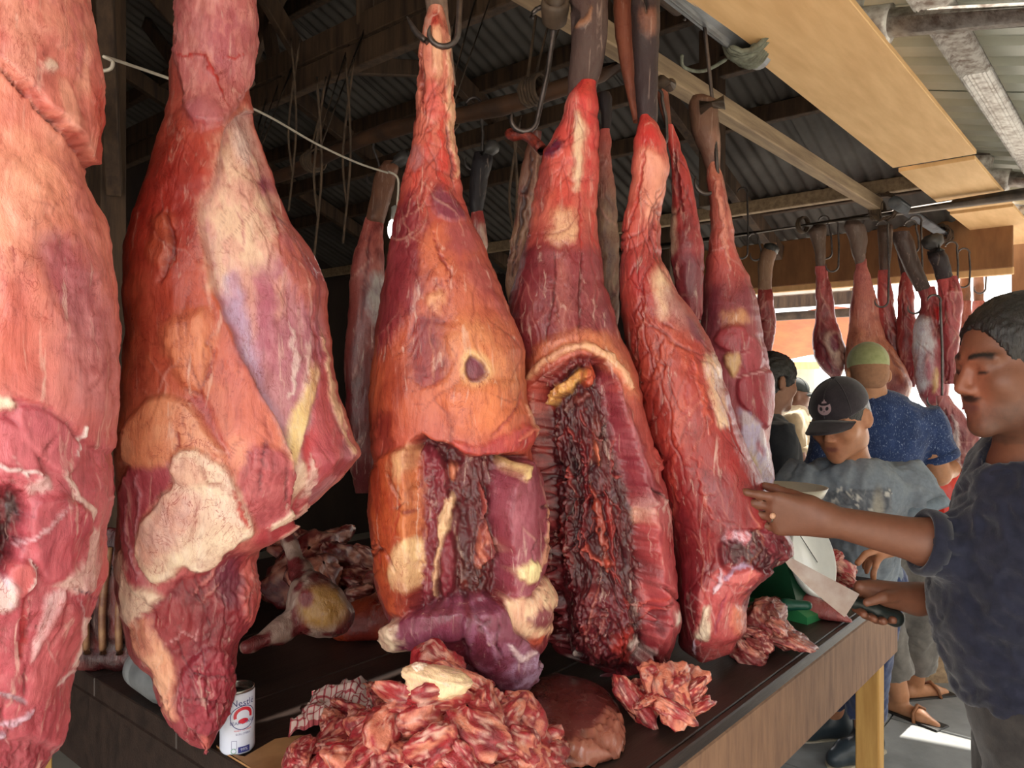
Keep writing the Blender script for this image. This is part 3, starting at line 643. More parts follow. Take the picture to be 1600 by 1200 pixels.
F2 = [
 P([(290, -60), (397, -60), (398, 80), (388, 128), (366, 170), (338, 200), (300, 195), (285, 150), (276, 60)], (194, 108, 102), 5, 9, 6, .9, m=((214, 142, 128), 9, .8)),
 P([(325, 20), (385, 10), (380, 100), (350, 150), (325, 110)], (168, 78, 86), 14, 0, 10, .7, m=((206, 126, 116), 7, .8)),
 S([(282, 92), (318, 90), (330, 112), (348, 150), (354, 168)], 4, (176, 40, 34), 2, 2, 6), S([(345, 98), (378, 88)], 4, (180, 42, 36), 2, 2, 5),
 P([(290, 170), (320, 150), (350, 180), (330, 205), (300, 200)], (178, 96, 100), 8, 3, 6, .8),
 P([(250, 220), (330, 200), (335, 300), (300, 330), (280, 430), (205, 420), (220, 330)], (176, 52, 38), 22, 0, 12, .7, m=((130, 30, 30), 24, .6)),
 P([(235, 335), (268, 330), (272, 370), (255, 420), (232, 400)], (196, 96, 62), 9, 5, 6, .8), S([(262, 330), (272, 390), (250, 440)], 10, (120, 24, 24), 6, -6, 6, .7),
 P([(205, 440), (280, 420), (330, 470), (350, 520), (330, 620), (205, 640)], (176, 66, 46), 24, 0, 14, .7, m=((204, 100, 66), 22, .7)),
 P([(255, 500), (320, 480), (330, 540), (320, 620), (285, 600), (262, 560)], (226, 140, 94), 12, 7, 8, .85),
 S([(330, 520), (328, 570), (312, 618), (290, 608)], 6, (160, 56, 46), 4, -6, 6, .8),
 P([(345, 530), (380, 540), (420, 620), (440, 700), (450, 760), (400, 730), (350, 640)], (202, 98, 78), 12, 2, 9, .8, m=((176, 68, 64), 16, .6)),
 # pale inner sheet, lower than the outer body
 P([(352, 200), (375, 178), (405, 176), (470, 300), (540, 420), (600, 700), (590, 730), (545, 780), (470, 850), (455, 800), (466, 735), (440, 660), (402, 605), (365, 530), (345, 480), (320, 400), (308, 322), (332, 296), (344, 240)], (198, 130, 130), 2.5, -26, 3, 1, m=((176, 96, 112), 20, .6)),
 P([(352, 200), (375, 178), (405, 178), (440, 285), (458, 345), (450, 400), (400, 418), (345, 470), (322, 400), (310, 322), (332, 296)], (240, 196, 160), 14, 0, 9, .95, m=((228, 160, 140), 22, .6)),
 P([(395, 175), (418, 230), (412, 260), (380, 240), (372, 190)], (236, 208, 190), 8, 2, 6, .8),
 P([(425, 285), (440, 275), (444, 300), (432, 305)], (150, 60, 90), 4, 2, 4, .9), S([(450, 318), (455, 350), (454, 395)], 5, (160, 30, 26), 3, -3, 4, .9), S([(376, 325), (384, 345), (382, 390)], 4, (184, 96, 100), 3, -1, 6, .7),
 P([(440, 360), (470, 345), (505, 385), (530, 440), (528, 500), (490, 470), (455, 420)], (196, 104, 84), 10, 3, 9, .9, m=((160, 78, 86), 14, .6)),
 P([(345, 430), (380, 420), (390, 500), (420, 600), (455, 690), (462, 720), (440, 660), (400, 600), (365, 530)], (196, 166, 186), 9, 0, 6, .85, m=((206, 140, 150), 14, .5)),
 P([(400, 420), (440, 440), (450, 520), (440, 580), (410, 540), (395, 470)], (182, 94, 108), 10, 2, 9, .8, m=((206, 132, 136), 9, .6)),
 P([(378, 420), (398, 415), (408, 520), (395, 530)], (222, 160, 130), 7, 1, 7, .7), P([(440, 430), (458, 420), (464, 480), (452, 500)], (220, 156, 128), 7, 1, 7, .7),
 S([(470, 500), (480, 560), (468, 620)], 12, (234, 204, 186), 5, 1, 8, .8), S([(510, 520), (500, 580), (490, 640)], 7, (230, 196, 176), 4, 1, 7, .7), S([(515, 480), (520, 540), (512, 610)], 6, (170, 40, 44), 5, -2, 8, .6),
 P([(467, 640), (492, 612), (512, 560), (520, 580), (505, 640), (490, 690), (470, 730), (455, 735), (452, 715)], (238, 196, 128), 4, 5, 4, .95, m=((244, 216, 170), 10, .5)),
 P([(520, 560), (536, 540), (545, 620), (560, 690), (548, 740), (510, 770), (500, 720), (510, 640)], (194, 84, 84), 6, 4, 6, .9, m=((176, 66, 76), 9, .6)),
 P([(490, 690), (512, 660), (510, 720), (500, 780), (478, 800), (470, 770), (486, 730)], (186, 52, 54), 5, -4, 5, .9), P([(470, 730), (490, 720), (492, 760), (470, 800), (455, 790)], (242, 206, 172), 5, 4, 5, .9),
 S([(534, 525), (536, 570), (548, 630), (566, 675), (584, 714)], 16, (242, 200, 158), 4, 5, 4, .95), S([(505, 720), (500, 770), (480, 810)], 12, (238, 200, 176), 4, 5, 5, .85),
 P([(540, 720), (584, 716), (560, 745), (545, 745)], (158, 60, 66), 4, -4, 4, .9),
 S([(528, 440), (530, 520)], 5, (232, 170, 140), 3, 3, 3, .7),
 # seam folds at the middle
 P([(405, 690), (440, 700), (462, 735), (468, 790), (455, 815), (420, 830), (402, 830), (385, 790), (370, 750)], (186, 86, 88), 5, 3, 5, .9, m=((160, 58, 66), 7, .7)),
 S([(388, 700), (384, 735), (380, 765)], 6, (160, 60, 60), 4, -5, 4, .8), S([(412, 690), (408, 740), (405, 770)], 5, (120, 40, 48), 3, -6, 3, .8), S([(446, 730), (448, 790)], 4, (120, 40, 50), 3, -5, 3, .7),
 P([(290, 612), (325, 625), (350, 690), (360, 720), (345, 715), (330, 680), (300, 640)], (178, 70, 70), 6, -3, 6, .8),
 P([(198, 660), (240, 618), (285, 622), (312, 650), (338, 690), (352, 722), (330, 712), (290, 712), (262, 728), (225, 732), (194, 728)], (228, 148, 104), 6, 9, 5, .95, m=((240, 178, 134), 24, .6)),
 S([(280, 678), (284, 690), (278, 704)], 5, (150, 30, 20), 3, -2, 4, .9),
 # muscle and cream fat at the lower left
 P([(194, 730), (235, 732), (272, 722), (280, 742), (240, 790), (222, 830), (214, 872), (235, 925), (252, 960), (225, 930), (200, 890), (188, 830)], (178, 80, 86), 4, 6, 4, 1, m=((196, 104, 108), 8, .6)),
 S([(216, 740), (222, 790), (220, 860)], 4, (226, 176, 180), 3, 2, 5, .6), S([(204, 790), (206, 850), (222, 905)], 4, (220, 168, 172), 3, 2, 5, .6),
 P([(186, 850), (200, 880), (212, 910), (240, 925), (258, 935), (250, 955), (225, 960), (210, 980), (196, 965), (184, 900)], (244, 212, 178), 4, 7, 5, 1),
 P([(268, 720), (300, 700), (345, 724), (358, 735), (368, 752), (382, 790), (400, 832), (372, 848), (345, 870), (325, 892), (300, 888), (285, 880), (268, 905), (240, 915), (216, 876), (222, 832), (242, 792), (282, 752)], (244, 214, 176), 4, 11, 5, 1, m=((250, 226, 196), 16, .5), rough=1.5),
 P([(225, 835), (245, 795), (285, 765), (315, 775), (300, 830), (270, 870), (235, 885), (222, 868)], (234, 176, 150), 9, 0, 7, .8, m=((226, 190, 176), 10, .5)),
 P([(268, 725), (300, 712), (318, 730), (330, 755), (300, 760), (285, 755)], (230, 170, 140), 5, 4, 4, .7), S([(318, 730), (330, 758), (345, 752)], 5, (190, 120, 96), 3, -6, 3, .7),
 S([(366, 770), (372, 790), (376, 805), (386, 826)], 9, (196, 30, 22), 4, -2, 6, .9),
 P([(400, 832), (440, 805), (470, 790), (500, 775), (512, 790), (480, 820), (440, 850), (404, 858), (392, 845)], (190, 72, 76), 4, 3, 4, .9), S([(420, 825), (455, 805), (462, 788)], 12, (244, 214, 178), 3, 4, 3), S([(435, 845), (480, 815), (500, 790)], 12, (236, 190, 166), 3, 4, 3, .9),
 # red lower lobe
 P([(330, 892), (345, 872), (400, 856), (420, 930), (410, 985), (378, 1012), (374, 1180), (300, 1180), (262, 1060), (236, 985), (236, 945), (262, 930), (290, 900)], (152, 54, 58), 5, -10, 5, 1, m=((122, 40, 50), 22, .6), rough=3.5),
 P([(240, 950), (280, 930), (300, 960), (295, 1000), (262, 1020), (240, 990)], (164, 60, 62), 5, 5, 5, .9), P([(335, 880), (372, 870), (390, 900), (378, 950), (350, 940)], (104, 44, 62), 8, -4, 8, .7),
 P([(316, 960), (370, 950), (376, 990), (340, 1010), (310, 995)], (128, 44, 50), 7, -2, 7, .8), S([(255, 1010), (290, 990), (305, 1005), (312, 985)], 3, (214, 150, 144), 2, 2, 4, .8), S([(300, 930), (330, 900), (350, 880)], 6, (206, 120, 110), 3, 3, 5, .8), S([(315, 945), (345, 915)], 6, (206, 130, 116), 3, 3, 4, .7),
 P([(392, 860), (408, 880), (412, 925), (415, 935), (405, 965), (392, 1000), (388, 940), (384, 890)], (206, 104, 92), 4, 5, 6, .9, m=((160, 50, 54), 9, .6)),
 P([(205, 975), (230, 965), (240, 990), (262, 1024), (272, 1050), (268, 1090), (276, 1130), (262, 1118), (246, 1075), (238, 1040), (208, 1012)], (236, 168, 130), 4, 5, 4, 1, m=((222, 136, 108), 14, .6)),
 P([(275, 1060), (300, 1030), (330, 1012), (358, 1020), (369, 1062), (364, 1105), (350, 1135), (325, 1155), (295, 1142), (274, 1110)], (146, 44, 56), 4, 8, 4, 1, m=((168, 62, 70), 12, .6), dome=8, rough=2.2),
 S([(290, 1060), (330, 1050), (352, 1062)], 4, (110, 28, 40), 3, -4, 6, .8), S([(282, 1095), (310, 1085), (330, 1095), (350, 1085)], 3, (110, 28, 40), 2, -4, 6, .8), S([(320, 1040), (318, 1080), (325, 1120)], 3, (112, 30, 42), 2, -3, 6, .7),
 P([(308, 1148), (332, 1150), (330, 1172), (314, 1172)], (214, 110, 96), 4, 3, 3, .9),
]
carcass('meat', q2, 1.18, rows, base, F2+vessels(rows, 4, 46, (130, 24, 22), y0=180, y1=720)+vessels(rows, 5, 26, (240, 206, 186), (1.5, 4), .55, 250, 1150, 12, (3, 7), 1., .3)+vessels(rows, 6, 16, (96, 22, 34), (2, 4), .7, 880, 1150, 10, (2, 6), -3.), [(-210, .015), (-100, .045), (0, .058), (150, .062), (300, .10), (500, .14), (700, .15), (840, .13), (950, .10), (1060, .075), (1140, .05), (1172, .015)], nu=250, nv=400, seed=23, bump_mm=5, fine_mm=.9, mot=((168, 58, 46), 44, .4))
# --- quarter 3
q3 = hero('beef_quarter', 'beef quarter with smooth orange fat bulge, dark oval hole and open cavity below', W(800,1080,1.40))
rows = [(14, 668, 694), (30, 662, 698), (60, 659, 703), (90, 655, 706), (130, 651, 710), (165, 650, 709), (200, 648, 708), (240, 640, 712), (300, 626, 722), (340, 617, 735), (400, 609, 762), (475, 597, 792), (527, 588, 815), (545, 586, 824), (587, 580, 820), (625, 577, 825), (660, 577, 836), (678, 579, 838), (700, 583, 830), (722, 585, 830), (756, 580, 841), (812, 580, 847), (877, 585, 848), (911, 590, 858), (930, 595, 869), (945, 600, 867), (962, 610, 858), (985, 616, 857), (1000, 622, 857), (1010, 700, 850), (1024, 733, 833), (1046, 749, 826), (1062, 772, 820), (1074, 792, 814), (1080, 803, 810)]
base = [(0, (212, 138, 108)), (150, (224, 130, 102)), (260, (206, 92, 74)), (330, (182, 76, 62)), (450, (196, 100, 70)), (600, (200, 102, 66)), (690, (196, 90, 64)), (800, (166, 68, 46)), (960, (132, 52, 60)), (1080, (120, 52, 66))]
F3 = [
 S([(684, 30), (682, 70), (684, 130)], 16, (236, 176, 132), 6, 3, 5, .8), P([(672, 22), (688, 18), (694, 40), (676, 44)], (196, 60, 50), 6, 0, 5, .9), P([(665, 130), (690, 125), (692, 170), (676, 190), (660, 170)], (222, 96, 84), 8, 4, 6, .8), P([(655, 100), (665, 110), (663, 160), (656, 150)], (130, 40, 36), 4, -4, 4, .8),
 S([(660, 60), (655, 120), (662, 180)], 4, (140, 50, 40), 3, -5, 4, .8), S([(700, 60), (702, 120), (705, 200), (712, 280)], 9, (238, 190, 144), 4, 3, 5, .8), S([(692, 180), (690, 240), (694, 310)], 10, (206, 56, 44), 6, 1, 8, .8), S([(672, 190), (660, 250), (640, 300)], 9, (204, 70, 54), 6, 0, 8, .8), S([(700, 200), (702, 250), (712, 300)], 4, (120, 60, 66), 3, -3, 4, .7), P([(640, 240), (655, 220), (660, 255), (645, 270)], (176, 120, 116), 5, -2, 6, .7),
 P([(612, 345), (630, 305), (650, 305), (664, 340), (668, 400), (660, 450), (640, 495), (612, 530), (590, 570), (582, 540), (596, 450)], (136, 48, 54), 8, 2, 9, .95, m=((158, 66, 66), 18, .6)),
 P([(676, 300), (688, 288), (708, 300), (730, 335), (715, 348), (690, 342), (680, 325)], (124, 46, 62), 5, 5, 5, .95, m=((150, 70, 80), 8, .5)),
 P([(692, 352), (735, 345), (750, 385), (738, 400), (700, 395)], (156, 68, 68), 9, 2, 8, .8), P([(718, 400), (755, 395), (786, 465), (796, 500), (770, 480), (735, 440)], (160, 66, 62), 9, 3, 8, .9, m=((186, 96, 84), 10, .5)),
 P([(660, 370), (690, 350), (710, 420), (690, 450), (665, 440)], (216, 116, 76), 10, 3, 9, .8), S([(678, 360), (688, 400), (704, 430), (686, 440), (680, 470)], 5, (150, 36, 30), 3, -3, 8, .8),
 P([(668, 460), (696, 455), (692, 490), (676, 488)], (238, 170, 120), 6, 3, 7, .9),
 P([(644, 500), (665, 490), (692, 492), (704, 545), (704, 580), (690, 598), (650, 605), (638, 585), (636, 545)], (142, 46, 46), 4, -3, 5, 1, m=((166, 70, 58), 9, .7)),
 S([(672, 500), (676, 560), (674, 600)], 4, (196, 120, 90), 3, 1, 4, .6),
 P([(700, 500), (760, 510), (800, 550), (812, 600), (770, 650), (715, 640), (700, 590)], (222, 134, 80), 20, 6, 10, .8, m=((228, 154, 100), 18, .5)),
 P([(716, 560), (730, 545), (752, 552), (770, 575), (766, 592), (742, 606), (722, 598)], (236, 186, 122), 5, 0, 3, .9), P([(724, 572), (732, 555), (744, 560), (758, 574), (760, 586), (745, 596), (730, 594)], (116, 44, 56), 2.5, -9, 2, 1, m=((136, 62, 74), 8, .5)), S([(728, 594), (745, 597), (758, 588)], 3, (190, 150, 150), 2, 1, 1, .7),
 P([(586, 560), (635, 560), (640, 640), (620, 690), (585, 690), (577, 620)], (160, 62, 40), 14, 0, 10, .8, m=((196, 92, 54), 20, .6)), P([(586, 640), (610, 640), (612, 700), (590, 712)], (120, 28, 34), 10, -4, 8, .7),
 P([(690, 600), (800, 610), (812, 650), (760, 690), (700, 670)], (222, 118, 68), 16, 7, 8, .75), S([(818, 620), (795, 650), (765, 680)], 5, (170, 62, 60), 4, -4, 5, .8),
 P([(700, 690), (760, 700), (800, 672), (838, 662), (838, 690), (815, 705), (790, 712), (740, 712), (715, 706)], (176, 56, 56), 4, 4, 5, .95, m=((206, 84, 66), 10, .6)), S([(808, 690), (836, 668)], 6, (226, 120, 90), 3, 4, 3, .8), S([(822, 630), (834, 665), (838, 680)], 5, (240, 180, 140), 3, 4, 3, .8),
 # cavity
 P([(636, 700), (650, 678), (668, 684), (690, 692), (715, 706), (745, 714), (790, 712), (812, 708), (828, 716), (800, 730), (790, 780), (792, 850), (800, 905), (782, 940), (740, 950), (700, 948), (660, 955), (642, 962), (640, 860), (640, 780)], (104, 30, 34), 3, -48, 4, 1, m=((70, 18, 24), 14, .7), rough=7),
 P([(650, 690), (690, 695), (735, 715), (730, 730), (690, 722), (660, 712)], (90, 30, 32), 4, -10, 4, .9), P([(640, 700), (665, 695), (700, 740), (690, 800), (672, 850), (668, 950), (645, 962), (640, 850)], (136, 46, 54), 5, 12, 5, 1, m=((110, 34, 42), 10, .6), rough=3),
 P([(690, 790), (705, 770), (710, 810), (700, 830), (682, 870), (675, 940), (668, 940), (674, 850), (680, 820)], (234, 186, 136), 3, 18, 6, .95), P([(706, 720), (716, 730), (712, 755), (700, 745)], (216, 130, 90), 3, 10, 5, .9),
 P([(690, 840), (708, 840), (714, 900), (700, 940), (680, 940), (682, 880)], (130, 40, 50), 5, 20, 4, .95), P([(716, 800), (735, 780), (745, 860), (740, 900), (716, 890)], (80, 22, 26), 5, -8, 6, .8), P([(718, 880), (745, 890), (770, 900), (770, 935), (720, 938), (714, 910)], (82, 28, 26), 5, 5, 6, .9, m=((130, 56, 40), 8, .7), rough=4),
 P([(755, 850), (770, 815), (785, 835), (790, 870), (765, 885), (755, 900)], (214, 124, 92), 4, 14, 7, .9, m=((150, 50, 48), 8, .7)), P([(766, 855), (786, 858), (784, 885), (768, 880)], (120, 40, 46), 4, 8, 4, .9), S([(765, 760), (772, 790), (768, 815)], 8, (170, 74, 60), 4, 12, 5, .9),
 # outer fat strip left
 P([(585, 720), (620, 700), (645, 700), (648, 780), (645, 860), (640, 962), (612, 962), (596, 930), (586, 870), (580, 780)], (186, 82, 44), 5, 8, 4, 1, m=((160, 54, 34), 18, .7)), P([(612, 760), (640, 730), (650, 760), (648, 800), (645, 850), (628, 840)], (216, 126, 72), 8, 3, 7, .8), P([(620, 700), (640, 690), (636, 740), (620, 760)], (232, 176, 120), 6, 3, 6, .85),
 P([(615, 865), (632, 840), (648, 845), (650, 890), (644, 925), (620, 918), (610, 890)], (238, 190, 132), 4, 3, 5, .95), S([(620, 770), (626, 800), (618, 840)], 5, (170, 40, 26), 3, -1, 6, .8), P([(634, 795), (643, 797), (642, 803), (634, 803)], (150, 60, 46), 2, 4, 1, .9),
 # right strip
 P([(805, 716), (828, 716), (842, 756), (848, 812), (848, 877), (836, 915), (815, 940), (795, 930), (795, 860), (784, 800), (786, 750)], (150, 66, 76), 4, 10, 4, 1, m=((172, 92, 100), 9, .6), dome=10), P([(800, 720), (815, 712), (812, 750), (802, 745)], (224, 186, 120), 4, 10, 5, .9), S([(846, 790), (844, 850), (832, 890)], 8, (232, 170, 130), 3, 3, 4, .9),
 P([(803, 885), (815, 876), (832, 880), (830, 905), (815, 912), (802, 900)], (244, 214, 150), 3, 5, 4, 1), P([(786, 930), (810, 938), (830, 935), (845, 900), (858, 912), (870, 932), (856, 960), (858, 990), (830, 1000), (800, 985), (785, 960)], (240, 194, 150), 4, 7, 6, .95, m=((226, 150, 118), 12, .6)), P([(822, 960), (845, 945), (856, 965), (840, 985), (822, 978)], (128, 48, 58), 4, 5, 5, .95), P([(822, 1000), (850, 992), (845, 1010), (825, 1012)], (216, 96, 66), 4, 4, 4, .9),
 # bottom muscles
 P([(640, 962), (680, 945), (722, 935), (735, 960), (728, 1000), (690, 1004), (645, 1014), (618, 1008), (612, 975)], (130, 56, 72), 4, 16, 4, 1, m=((156, 84, 100), 8, .6), dome=10), P([(613, 970), (632, 968), (645, 1010), (630, 1014), (618, 1000)], (238, 206, 166), 3, 14, 5, .95, rough=4),
 P([(726, 945), (750, 930), (785, 940), (800, 985), (830, 1008), (830, 1040), (812, 1082), (780, 1075), (745, 1048), (728, 1010)], (124, 52, 68), 4, 22, 4, 1, m=((168, 110, 128), 12, .6), dome=16), P([(795, 1020), (830, 1010), (832, 1040), (815, 1070), (800, 1060)], (206, 180, 200), 6, 3, 8, .8, m=((130, 60, 80), 7, .7)), S([(745, 960), (760, 990), (770, 1030)], 5, (190, 140, 156), 3, 1, 6, .6), S([(785, 1000), (800, 1020), (820, 1012)], 9, (230, 200, 190), 4, 4, 5, .8),
]
carcass('meat', q3, 1.40, rows, base, F3+vessels(rows, 7, 46, (120, 22, 20), y0=60, y1=690)+vessels(rows, 8, 22, (242, 196, 160), (1.4, 3.2), .5, 60, 1050, 12, (3, 7), 1., .3)+vessels(rows, 9, 26, (60, 12, 18), (2, 5), .7, 700, 960, 10, (2, 6), -4., 1.), [(14, .02), (60, .035), (150, .04), (260, .055), (340, .075), (450, .115), (600, .145), (700, .15), (850, .15), (960, .13), (1010, .09), (1050, .065), (1080, .012)], nu=250, nv=400, seed=37, bump_mm=4, fine_mm=1.0, mot=((176, 62, 44), 36, .4))
# --- quarter 4
q4 = hero('beef_quarter', 'beef quarter with wide dark red hollow under an arched pale rim', W(950,1050,1.56))
rows = [(130, 905, 930), (142, 893, 930), (155, 886, 932), (185, 876, 933), (215, 862, 934), (240, 848, 934), (290, 838, 934), (337, 829, 934), (386, 818, 938), (440, 803, 944), (475, 793, 952), (512, 791, 962), (545, 800, 978), (570, 808, 991), (606, 812, 1000), (640, 815, 1008), (681, 818, 1015), (730, 822, 1030), (776, 826, 1042), (842, 832, 1048), (880, 836, 1054), (919, 840, 1057), (964, 846, 1062), (994, 850, 1051), (1015, 856, 1047), (1033, 866, 1041), (1044, 930, 1000), (1054, 950, 972), (1058, 958, 966)]
base = [(130, (206, 60, 54)), (220, (214, 84, 72)), (330, (216, 110, 86)), (400, (150, 60, 58)), (520, (176, 84, 62)), (600, (206, 96, 74)), (760, (190, 80, 76)), (900, (176, 66, 66)), (1058, (130, 36, 42))]
F4 = [
 P([(890, 180), (912, 175), (915, 240), (905, 300), (895, 290), (898, 240)], (240, 206, 160), 5, 4, 6, .9), P([(915, 150), (932, 150), (934, 300), (918, 330), (912, 240)], (206, 56, 54), 8, 0, 7, .8, m=((226, 110, 90), 9, .7)), P([(882, 270), (900, 300), (895, 340), (870, 345), (862, 300)], (206, 66, 50), 8, 2, 7, .8), P([(870, 320), (905, 330), (900, 375), (858, 380)], (238, 186, 136), 7, 2, 7, .8), P([(848, 236), (870, 215), (886, 222), (876, 240), (852, 248)], (86, 30, 52), 4, 8, 4, .95), P([(888, 150), (905, 140), (900, 180), (880, 200)], (210, 110, 96), 6, 0, 5, .8), S([(905, 300), (910, 350), (904, 390)], 4, (180, 40, 32), 3, -2, 5, .8), S([(926, 320), (930, 400)], 5, (214, 70, 60), 4, 0, 5, .7), P([(838, 260), (860, 250), (856, 330), (832, 340)], (150, 66, 60), 6, -3, 6, .8),
 P([(822, 395), (845, 380), (880, 388), (935, 392), (948, 450), (960, 505), (940, 520), (900, 520), (860, 545), (825, 565), (796, 540), (792, 480), (806, 440)], (128, 44, 50), 6, 2, 7, .95, m=((150, 66, 66), 22, .6)),
 P([(868, 395), (888, 392), (892, 520), (872, 530)], (176, 96, 84), 6, -1, 6, .7), P([(904, 395), (930, 390), (940, 470), (915, 480)], (150, 66, 66), 7, 2, 6, .6), P([(930, 480), (955, 480), (965, 520), (945, 530)], (130, 56, 66), 7, 2, 5, .7),
 S([(868, 395), (867, 455), (862, 480), (850, 540)], 3.5, (92, 14, 18), 2, -3, 3, .9), S([(909, 395), (906, 460), (904, 525)], 3.5, (92, 14, 18), 2, -3, 2, .9), S([(872, 470), (868, 500)], 4, (110, 20, 20), 3, -2, 5, .7),
 P([(835, 540), (870, 525), (910, 515), (950, 525), (985, 570), (1000, 630), (980, 610), (950, 560), (905, 545), (860, 565), (825, 600)], (214, 124, 80), 8, 4, 6, .9), S([(824, 598), (850, 566), (885, 545), (915, 540), (945, 556), (968, 580), (982, 605)], 13, (236, 178, 128), 4, 9, 4, .95),
 # cavity
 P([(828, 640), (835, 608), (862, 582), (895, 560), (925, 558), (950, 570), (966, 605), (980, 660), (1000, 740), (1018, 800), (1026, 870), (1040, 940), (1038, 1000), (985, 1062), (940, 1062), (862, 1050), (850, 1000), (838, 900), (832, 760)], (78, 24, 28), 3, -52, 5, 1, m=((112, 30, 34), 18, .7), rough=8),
 P([(838, 600), (870, 572), (905, 556), (938, 562), (945, 572), (900, 572), (868, 590), (842, 615)], (128, 38, 40), 4, 20, 4, .95, m=((160, 60, 56), 6, .6)), P([(834, 630), (850, 608), (885, 592), (905, 578), (925, 576), (930, 588), (905, 596), (888, 612), (860, 622), (842, 634)], (240, 180, 92), 3, 28, 4, 1), P([(915, 575), (940, 572), (945, 590), (930, 605), (912, 598)], (214, 96, 58), 4, 26, 6, .95, m=((160, 40, 36), 7, .6)), P([(825, 600), (835, 596), (842, 625), (832, 640), (826, 630)], (196, 80, 64), 4, 8, 4, .8),
 S([(868, 640), (900, 622), (925, 620)], 14, (130, 66, 56), 7, 12, 7, .7), P([(935, 650), (950, 640), (952, 720), (930, 730)], (140, 70, 52), 7, 10, 7, .6), S([(870, 690), (880, 760), (876, 850)], 18, (58, 14, 20), 8, -6, 10, .7), S([(905, 680), (912, 760), (900, 840)], 12, (120, 22, 28), 7, 12, 10, .8), S([(925, 760), (938, 820), (950, 900)], 14, (176, 70, 48), 6, 14, 10, .8), S([(955, 770), (965, 820), (960, 880)], 14, (150, 40, 34), 7, 10, 10, .8), S([(855, 780), (862, 850), (868, 930)], 12, (130, 24, 30), 6, 10, 9, .7), S([(890, 860), (920, 880), (960, 890)], 9, (206, 90, 66), 5, 12, 9, .7), S([(935, 690), (940, 730)], 7, (222, 120, 80), 4, 12, 5, .8), P([(870, 950), (930, 920), (990, 940), (1010, 1000), (960, 1055), (890, 1035)], (112, 34, 40), 12, 22, 9, .85, m=((150, 64, 56), 8, .7), rough=6), P([(962, 1000), (1000, 985), (1010, 1010), (985, 1040), (960, 1030)], (190, 60, 46), 8, 8, 8, .8), S([(905, 1005), (925, 950), (938, 910)], 4, (190, 110, 90), 3, 4, 5, .7), S([(925, 1010), (950, 960)], 4, (180, 100, 84), 3, 4, 5, .7), P([(868, 1022), (880, 1020), (882, 1032), (870, 1034)], (236, 214, 190), 3, 8, 3, .9),
 # right wall
 P([(952, 575), (968, 600), (1000, 690), (1030, 770), (1036, 790), (1012, 790), (992, 730), (968, 650)], (140, 50, 58), 5, 8, 5, .95, m=((170, 84, 86), 6, .6)), S([(970, 620), (995, 700), (1020, 775)], 4, (190, 110, 110), 3, 1, 3, .5),
 P([(1005, 785), (1030, 770), (1048, 800), (1050, 850), (1030, 830), (1018, 810)], (180, 90, 86), 5, 5, 6, .9, m=((236, 200, 180), 9, .7)), P([(1020, 810), (1048, 850), (1056, 930), (1050, 1000), (1035, 1030), (1030, 960), (1028, 890)], (188, 82, 78), 6, 7, 6, .9, m=((160, 54, 60), 10, .6)), P([(1008, 795), (1018, 795), (1022, 825), (1014, 830)], (232, 176, 140), 4, 6, 4, .9), P([(1050, 955), (1061, 955), (1062, 972), (1052, 978)], (240, 220, 196), 3, 4, 3, .9), P([(990, 1015), (1015, 1005), (1030, 1020), (1000, 1038)], (226, 200, 176), 4, 8, 5, .9),
]
carcass('meat', q4, 1.56, rows, base, F4+vessels(rows, 10, 30, (130, 20, 24), y0=150, y1=620)+vessels(rows, 11, 26, (226, 160, 140), (1.3, 2.6), .5, 390, 560, 14, (4, 9), 1., .15)+vessels(rows, 12, 40, (52, 10, 16), (3, 7), .75, 640, 1040, 10, (3, 7), -8., .7)+vessels(rows, 13, 30, (190, 62, 48), (2, 6), .7, 640, 1040, 10, (2, 6), 7., .7), [(130, .02), (160, .045), (300, .055), (390, .08), (500, .12), (600, .15), (800, .16), (950, .15), (1020, .10), (1058, .012)], nu=250, nv=380, seed=51, bump_mm=4, fine_mm=1.0, mot=((160, 48, 46), 36, .4))
# --- quarter 5 (being trimmed)
q5 = hero('beef_quarter', 'reddish beef quarter held by the man with the knife, its hem cut open', W(1090,1025,1.63))
rows = [(182, 1000, 1016), (192, 994, 1028), (215, 992, 1036), (240, 990, 1043), (265, 987, 1046), (300, 982, 1040), (340, 972, 1033), (405, 967, 1034), (442, 966, 1051), (480, 968, 1078), (520, 973, 1101), (548, 978, 1117), (600, 988, 1131), (650, 998, 1147), (700, 1010, 1166), (740, 1022, 1186), (790, 1034, 1212), (830, 1042, 1228), (850, 1046, 1238), (864, 1048, 1236), (876, 1050, 1212), (892, 1053, 1196), (911, 1055, 1172), (945, 1057, 1163), (975, 1058, 1168), (992, 1058, 1152), (1010, 1058, 1146), (1022, 1066, 1140), (1028, 1085, 1110), (1030, 1092, 1100)]
base = [(182, (200, 60, 54)), (280, (212, 108, 86)), (400, (186, 68, 58)), (500, (172, 66, 52)), (640, (168, 56, 46)), (760, (150, 44, 42)), (860, (128, 32, 38)), (960, (104, 26, 32)), (1030, (140, 54, 54))]
